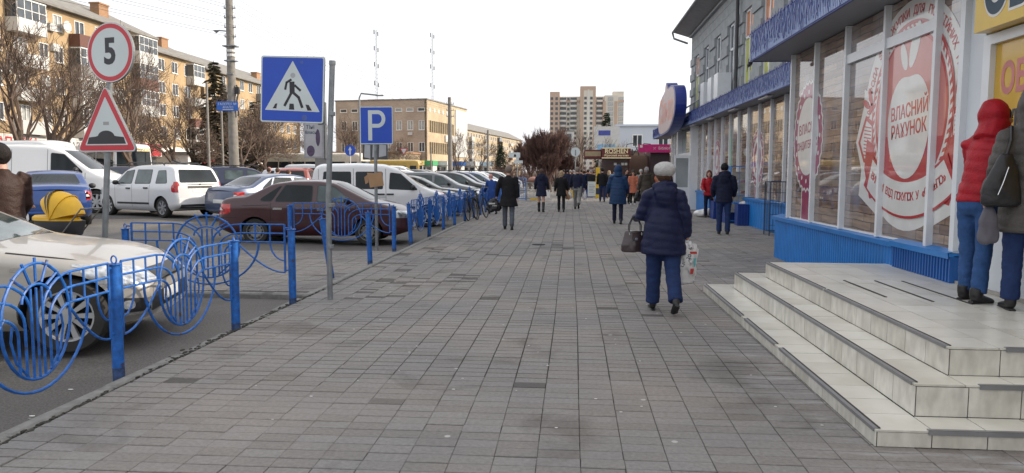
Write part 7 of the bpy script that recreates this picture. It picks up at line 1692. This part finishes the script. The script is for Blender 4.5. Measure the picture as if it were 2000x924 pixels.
# plastic bag in her right hand
hd_ = I1['hand'][1]
pb_ = sack('plastic_bag', 'white plastic bag with red and teal print hanging from her right hand', (hd_.x+.03, hd_.y-.01, hd_.z+.04), .28, .11, .47, m_plas, seed=4, crumple=.04, taper=.8, z_ang=R(20))
pb_.rotation_euler = (0, R(10), 0)
MB().add([(-.04, -.050, -.10), (.07, -.052, -.08), (.08, -.050, -.105), (-.03, -.050, -.125)], [(0, 1, 2, 3)]).add([(.04, -.058, -.28), (.08, -.05, -.27), (.08, -.05, -.33), (.05, -.058, -.34)], [(0, 1, 2, 3)]).build('red_print', m_pred, parent=pb_)
MB().add([(.05, -.062, -.16), (.08, -.058, -.15), (.085, -.058, -.25), (.07, -.062, -.25)], [(0, 1, 2, 3)]).build('teal_print', m_pteal, parent=pb_)
tx = MB(); Fb = frame((-.02, -.066, -.2), (.3, 0, 1), (-1, 0, .3)); add_text(tx, 'Чудо', Fb, .07, 0, 0, 0, 0); tx.build('lettering', m_ink, parent=pb_)
# shoulder bag of person 3
s0, h0 = I3['sh'][0], I3['elbow'][0]
b3_ = thing('shoulder_bag', 'dark slouchy zipped shoulder bag on the taupe coat', 'shoulder bag', (s0.x-.10, s0.y-.13, s0.z-.42)); mb = MB().rings([(0, 0, -.14, .12, .05), (.0, 0, -.12, .15, .075), (.0, 0, 0, .14, .08), (0.01, 0, .14, .10, .06), (.02, 0, .26, .04, .03)], 18)
put('bag_body', remesh(mb, 'bag_body', m_bblk, .010, 3, lambda co: .010*mnoise.noise(Vector((co.x*12, co.y*12, co.z*10)))), b3_); MB().tube([(.02, 0, .24), (.06, .02, .36), (.10, .10, .47), (.10, .2, .44), (.08, .24, .3)], .014, 6).build('strap', m_bblk, parent=b3_, smooth=True); MB().tube([(-.07, -.078, -.05), (-.04, -.083, .04), (-.0, -.072, .16)], .004, 5).build('zip', m_chr, parent=b3_)
b4_ = sack('cloth_bag', 'grey soft cloth bag hanging below the dark shoulder bag', (s0.x-.17, s0.y-.10, s0.z-.55), .16, .08, .30, M('bag_grey', (.10, .095, .115), rough=.7), seed=7, crumple=.02)
# bag of walker 6, bag of 14, bags of 10 and 9
hd_ = I6['hand'][0]; b = sack('carrier_bag', 'bulging black carrier bag held by the walker in black coat', (hd_.x-.06, hd_.y, hd_.z+.05), .42, .2, .34, m_bblk, seed=3, crumple=.05); MB().box(-.12, .05, -.1, -.09, -.15, -.11).box(-.02, .1, -.11, -.095, -.2, -.18).build('print', m_balw, parent=b)
hd_ = I14['hand'][0]; sack('carrier_bag', 'dark blue bag held by the person in olive jacket', (hd_.x, hd_.y, hd_.z+.05), .26, .15, .36, m_bblk, seed=9, crumple=.03)
for i in (0, 1): hd_ = I10['hand'][i]; sack('plastic_bag', ['white plastic bag in the left hand of the striding man', 'narrow white plastic bag in the right hand of the striding man'][i], tuple(hd_), .16, .1, .36, m_plas, seed=i+20, crumple=.03)
hd_ = I9['hand'][1]; sack('paper_bag', 'brown paper bag held by the blond woman', tuple(hd_), .2, .12, .26, M('cardboard', None), seed=33, crumple=.02)
# man at the left: shoulder bag and white bag
t = thing('messenger_bag', 'black messenger bag hanging at the back of the brown jacket', 'shoulder bag', (I20['wrist'][1].x-.02, I20['wrist'][1].y-.10, I20['wrist'][1].z+.02)); MB().rings([(0, 0, -.16, .14, .05), (0, 0, -.15, .16, .06), (0, 0, .12, .15, .06), (0, 0, .14, .12, .04)], 4).build('bag_body', m_bblk, parent=t); 
c = on_y(50, 400, 9.3); sack('plastic_bag', 'white plastic bag beside the man in the brown jacket', (c.x, 9.2, c.z+.05), .18, .14, .34, m_plas, seed=41, crumple=.03)
# ---- pram
m_pram = M('pram_yellow', (.66, .38, .015), rough=.55, var=.10, vs=5, bump=.3, bs=25); m_pdk = M('pram_dark', (.035, .035, .04), rough=.6)
c = on_y(118, 455, 11.3)
pr = thing('pram', 'yellow baby pram with raised hood and dark lower shell behind the silver car', 'pram', (c.x, 11.3, -.03), R(-10))
hoodm = MB(); NA = 9
rows_ = []
for i in range(NA):
    a = R(12+i*(118/(NA-1))); 
    for j in range(13):
        b_ = math.pi*j/12; rows_.append((.02+.42*math.cos(a)*math.sin(b_)**.55*1.0, -.22*math.cos(b_), .80+.45*math.sin(a)*math.sin(b_)**.55))
hoodm.add(rows_, [(i*13+j, i*13+j+1, (i+1)*13+j+1, (i+1)*13+j) for i in range(NA-1) for j in range(12)]).add([(x_*.97, y_*.97, .8+(z_-.8)*.97) for x_, y_, z_ in rows_], [(i*13+j, (i+1)*13+j, (i+1)*13+j+1, i*13+j+1) for i in range(NA-1) for j in range(12)])
hoodm.build('hood', m_pram, parent=pr, smooth=True)
for i in (3, 6):
    a = R(12+i*(118/(NA-1))); pts = [(.02+.43*math.cos(a)*math.sin(math.pi*j/12)**.55, -.225*math.cos(math.pi*j/12), .80+.46*math.sin(a)*math.sin(math.pi*j/12)**.55) for j in range(13)]; MB().tube(pts, .010, 6).build('hood_rib', m_pram, parent=pr)
a0_, a1_ = R(92), R(110); pts0 = [(.02+.445*math.cos(a0_)*math.sin(math.pi*j/12)**.55, -.227*math.cos(math.pi*j/12), .80+.476*math.sin(a0_)*math.sin(math.pi*j/12)**.55) for j in range(13)]; pts1 = [(.02+.445*math.cos(a1_)*math.sin(math.pi*j/12)**.55, -.227*math.cos(math.pi*j/12), .80+.476*math.sin(a1_)*math.sin(math.pi*j/12)**.55) for j in range(13)]
MB().add(pts0+pts1, [(j, j+1, 14+j, 13+j) for j in range(12)]).build('grey_stripe', m_pdk, parent=pr)
MB().rings([(0, 0, .50, .30, .14), (0, 0, .56, .40, .2), (0, 0, .72, .45, .225), (0, 0, .78, .455, .23)], 24).build('shell', m_pdk, parent=pr, smooth=True); MB().rings([(-.05, 0, .781, .44, .22), (-.08, 0, .83, .42, .21), (-.12, 0, .86, .34, .16)], 22).build('apron', m_pram, parent=pr, smooth=True)
MB().tube([(-.35, .2, .12), (.2, .2, .55), (.62, .2, .98)], .012, 6).tube([(-.35, -.2, .12), (.2, -.2, .55), (.62, -.2, .98)], .012, 6).tube([(.62, -.2, .98), (.62, .2, .98)], .014, 6).tube([(.35, .2, .12), (-.1, .2, .55)], .012, 6).tube([(.35, -.2, .12), (-.1, -.2, .55)], .012, 6).build('frame', m_steel, parent=pr)
for x_ in (-.35, .35):
    for s in (-1, 1): w_ = MB().lathe([(.10, -.015), (.12, -.018), (.125, 0), (.12, .018), (.10, .015)], 20, 'y', (x_, s*.24, .125), closed=True).build('wheel', m_tyre, parent=pr); MB().lathe([(.0, 0), (.1, 0)], 16, 'y', (x_, s*.24, .125)).build('hub', m_steel, parent=w_)
# ---- bicycles leaning at the fence
m_bike = M('bike_black', (.015, .015, .018), rough=.4)
def bike(x, y, rz, lean, label):
    t = thing('bicycle', label, 'bicycle', (x, y, 0), rz, 'bicycles leaning on the blue fence')
    for wx_ in (-.52, .52):
        w_ = MB().lathe([(.315, -.014), (.338, -.014), (.345, 0), (.338, .014), (.315, .014)], 32, 'y', (wx_, 0, .345), closed=True).build('wheel', m_tyre, parent=t); sp_ = MB()
        for i in range(16): a = R(i*22.5); sp_.tube([(wx_, 0, .345), (wx_+.315*math.cos(a), 0, .345+.315*math.sin(a))], .0018, 3, cap=False)
        sp_.build('spokes', m_steel, parent=w_)
    fr_ = MB(); A_, B_, C_, D_ = (-.52, 0, .345), (-.08, 0, .30), (-.20, 0, .80), (.36, 0, .82)
    for a, b in ((A_, B_), (A_, C_), (B_, C_), (C_, D_), (B_, (.38, 0, .74)), (D_, (.44, 0, .58)), ((.44, 0, .58), (.52, 0, .345))): fr_.tube([a, b], .014, 7)
    fr_.build('frame', m_bike, parent=t); MB().ell((-.24, 0, .93), (.13, .07, .03), 12, 6).tube([(-.2, 0, .8), (-.23, 0, .92)], .012, 6).build('saddle', m_bike, parent=t); MB().tube([(.34, 0, .86), (.32, 0, .98), (.36, -.05, 1.02), (.30, -.28, 1.0)], .012, 6).tube([(.32, 0, .98), (.36, .05, 1.02), (.30, .28, 1.0)], .012, 6).build('handlebar', m_steel, parent=t)
    MB().tube([(-.08, -.06, .30), (-.08, -.06, .16)], .008, 5).tube([(-.08, .06, .30), (-.08, .06, .44)], .008, 5).lathe([(.0, .03), (.09, .03)], 20, 'y', (-.08, 0, .30)).build('crank', m_steel, parent=t); MB().box(-.75, -.35, -.06, .06, .70, .72).build('rear_rack', m_bike, parent=t)
    t.rotation_euler = (lean, 0, rz); return t
a_ = on_z(917, 431); bike(a_.x+.05, a_.y+.35, R(84), R(-8), 'black bicycle leaning on the blue fence, nearer of the two'); bike(a_.x+.28, a_.y+1.0, R(80), R(-9), 'black bicycle leaning on the fence behind the nearer one')
# ---- crates, racks and stall things by the shop
m_crate = M('crate_blue', (.006, .035, .20), rough=.45, var=.12); 
def crate_mesh():
    mb = MB(); W_, D_, H_ = .60, .40, .62
    mb.box(0, W_, 0, D_, 0, .02)
    for (x0, x1, y0, y1) in ((0, W_, 0, .02), (0, W_, D_-.02, D_), (0, .02, .021, D_-.021), (W_-.02, W_, .021, D_-.021)):
        mb.box(x0, x1, y0, y1, .021, H_)
    for z_ in (.0, .19, .20, .39, .40, .60): mb.box(-.008, W_+.008, -.008, D_+.008, z_+.001, z_+.012) if z_ in (.19, .39, .60) else None
    for k in range(7): mb.box(.03+.085*k, .045+.085*k, -.012, -.001, .03, H_-.03)
    return mb.mesh('crate', m_crate)
cmh = crate_mesh()
for (px, py, s, lb, rz_) in ((1440, 441, 1.0, 'blue plastic crate stack nearest, right of the man in the parka', -4), (1418, 436, .95, 'blue plastic crate stack behind the legs of the man in the parka', 3), (1393, 428, .95, 'blue plastic crate stack beside the red jacketed seller', 0)):
    x, y = g(px, py); o = put('crate_stack', cmh, loc=(x, y, 0)); tag(o, lb, 'crate', 'blue crates before the shop'); o.rotation_euler = (0, 0, R(rz_)); o.scale = (s, 1.5, s)
x, y = g(1454, 440); tag(MB().rings([(0, 0, 0, .2, .15), (.02, .01, .05, .17, .12), (0, 0, .08, .08, .06)], 10).build('white_package', m_plas, loc=(x+.1, y+.4, .62)), 'crumpled white packages lying on the nearest blue crates', 'package')
x, y = g(1376, 424); tq = thing('white_sack', 'white bulging sack lying on the ground beside the red jacketed seller', 'sack', (x, y, 0)); put('sack_body', remesh(MB().ell((0, 0, .13), (.38, .22, .15), 14, 8).ell((.25, .1, .2), (.16, .14, .12), 10, 8), 'sack_body', m_plas, .02, 2, lambda co: .03*mnoise.noise(co*7)), tq)
x, y = g(1391, 420); sack('plastic_bag', 'pink printed bag hanging beside the red jacketed seller', (x+.05, y, .95), .24, .12, .5, M('bag_pink', (.42, .22, .26), rough=.5), seed=12, crumple=.02)
def wire_rack(name, label, x, y, w_, d_, h_, mat, rz_=0, nx=8, nz=5, r=.006):
    t = thing(name, label, 'rack', (x, y, 0), rz_); f = MB()
    for (a, b) in ((0, 0), (w_, 0), (0, d_), (w_, d_)): f.tube([(a, b, 0), (a, b, h_)], .014, 6)
    for z_ in (.1, h_): f.tube([(0, 0, z_), (w_, 0, z_), (w_, d_, z_), (0, d_, z_), (0, 0, z_)], .012, 6)
    f.build('frame', mat, parent=t); m_ = MB()
    for k in range(1, nx): m_.tube([(w_*k/nx, 0, .1), (w_*k/nx, 0, h_)], r, 4, cap=False)
    for k in range(1, nz): m_.tube([(0, 0, h_*k/nz), (w_, 0, h_*k/nz)], r, 4, cap=False).tube([(0, 0, h_*k/nz), (0, d_, h_*k/nz)], r, 4, cap=False)
    for k in range(1, 5): m_.tube([(0, d_*k/5, .1), (0, d_*k/5, h_)], r, 4, cap=False)
    m_.build('wire_mesh', mat, parent=t); return t
x, y = g(1502, 461); wire_rack('cage_rack', 'dark wire cage trolley standing against the blue shop base', x, y, .55, .5, 1.32, M('cage_dark', (.03, .05, .09), rough=.5))
x, y = g(1424, 440); rk2 = wire_rack('display_rack', 'blue framed display rack with stacked goods behind the man in the parka', x+.12, y+.5, .75, .45, 1.72, m_blue, 0, 3, 4)
for k in range(4): MB().box(.05, .7, .06, .4, .35+.32*k, .60+.32*k).build('goods_tray', M('goods_grey', (.28, .27, .25), var=.3, vs=9), parent=rk2)
x, y = g(1364, 405); tag(MB().rings([(0, 0, 0, .35, .3), (0, 0, .5, .3, .25), (0, 0, .62, .2, .18)], 10).build('dark_sack', m_bblk, loc=(x+.4, y, 0)), 'dark covered heap behind the red jacketed seller', 'sack')
# boards and carts at the far end
c = on_z(1156, 386); t = thing('pavement_board', 'white A board standing before the distant crowd', 'sign board', (c.x, c.y, 0)); MB().box(-.27, .27, -.03, .03, .05, .98).build('frame', m_balg, parent=t); MB().box(-.25, .25, -.04, -.031, .08, .95).build('panel', m_sw, parent=t); tx = MB()
for k in range(6): tx.box(-.18, .12+.05*math.sin(k*2), -.044, -.041, .3+.09*k, .325+.09*k)
tx.build('text_lines', m_balg, parent=t)
c = on_z(1167, 388); t = thing('yellow_banner', 'tall narrow yellow banner beside the white A board', 'banner', (c.x, c.y, 0)); MB().box(-.12, .12, -.03, .03, .02, 1.8).build('banner_panel', m_yel, parent=t); MB().box(-.1, .1, -.045, -.031, .25, .6).box(-.08, .12, -.045, -.031, 1.2, 1.3).build('print', m_ink, parent=t)
c = on_z(1039, 392); cr = wire_rack('shopping_cart', 'grey wire shopping cart carrying round baskets left of the woman in boots', c.x-.3, c.y, .75, .7, .95, m_steel, 0, 10, 6, .004); MB().ell((.37, .3, 1.12), (.3, .22, .16), 14, 8).build('basket', M('pram_basket', (.32, .16, .12)), parent=cr); MB().box(.2, .6, -.03, -.01, .02, .12).build('bumper', m_yel, parent=cr)
c = on_z(1016, 392); wire_rack('cart_frame', 'blue wire trolley left of the grey shopping cart', c.x-.35, c.y+.4, .6, .6, 1.2, m_blue, 0, 6, 4)
c = on_z(1145, 384)
# bright boxes at the stall
for k, (px, cl, nm) in enumerate(((1066, m_plas, 'white'), (1105, M('cardboard', None), 'brown'), (1118, m_yel, 'yellow'), (1150, m_crate, 'blue'))):
    c = on_z(px, 386); tag(MB().bbox(-.25, .25, 0, .4, 0, .42, .02).box(-.26, .26, -.01, .41, .421, .45).build('stall_box', cl, loc=(c.x, c.y, 0)), f'{nm} box standing on the paving before the distant crowd', 'box', 'boxes before the distant crowd')
# manhole-like dark paver patch lid
c = on_z(1052, 478); tag(MB().prism(circ(0, 0, .14, 16), Matrix.Identity(4), .0, .008).build('drain_lid', m_well, loc=(c.x, c.y, 0)), 'small dark drain lid set in the paving at mid distance', 'drain lid')
# overhead wires
wires = MB(); ux_, uy_ = up.location.x, 33
for k in range(5):
    z_ = 9.3-.42*k
    for s in (-.42, .42):
        wires.tube([(ux_+s*.6+(-20-ux_)*t_*0-14*t_, uy_-70*t_, z_-.9*4*t_*(1-t_)+.4*t_) for t_ in [i/12 for i in range(13)]], .008, 3, cap=False)
        pp_ = on_y(880, 335, 52); wires.tube([(ux_+s*.6+(pp_.x-ux_)*t_, uy_+(52-uy_)*t_, z_+(6.3-.42*(k % 3)-z_)*t_-.5*4*t_*(1-t_)) for t_ in [i/12 for i in range(13)]], .006, 3, cap=False) if k < 3 else None
tag(wires.build('overhead_wires', M('lamp_black', None), kind='stuff', fix=False), 'thin overhead wires strung between the utility poles', 'wires')

bpy.data.scenes.remove(TS_)
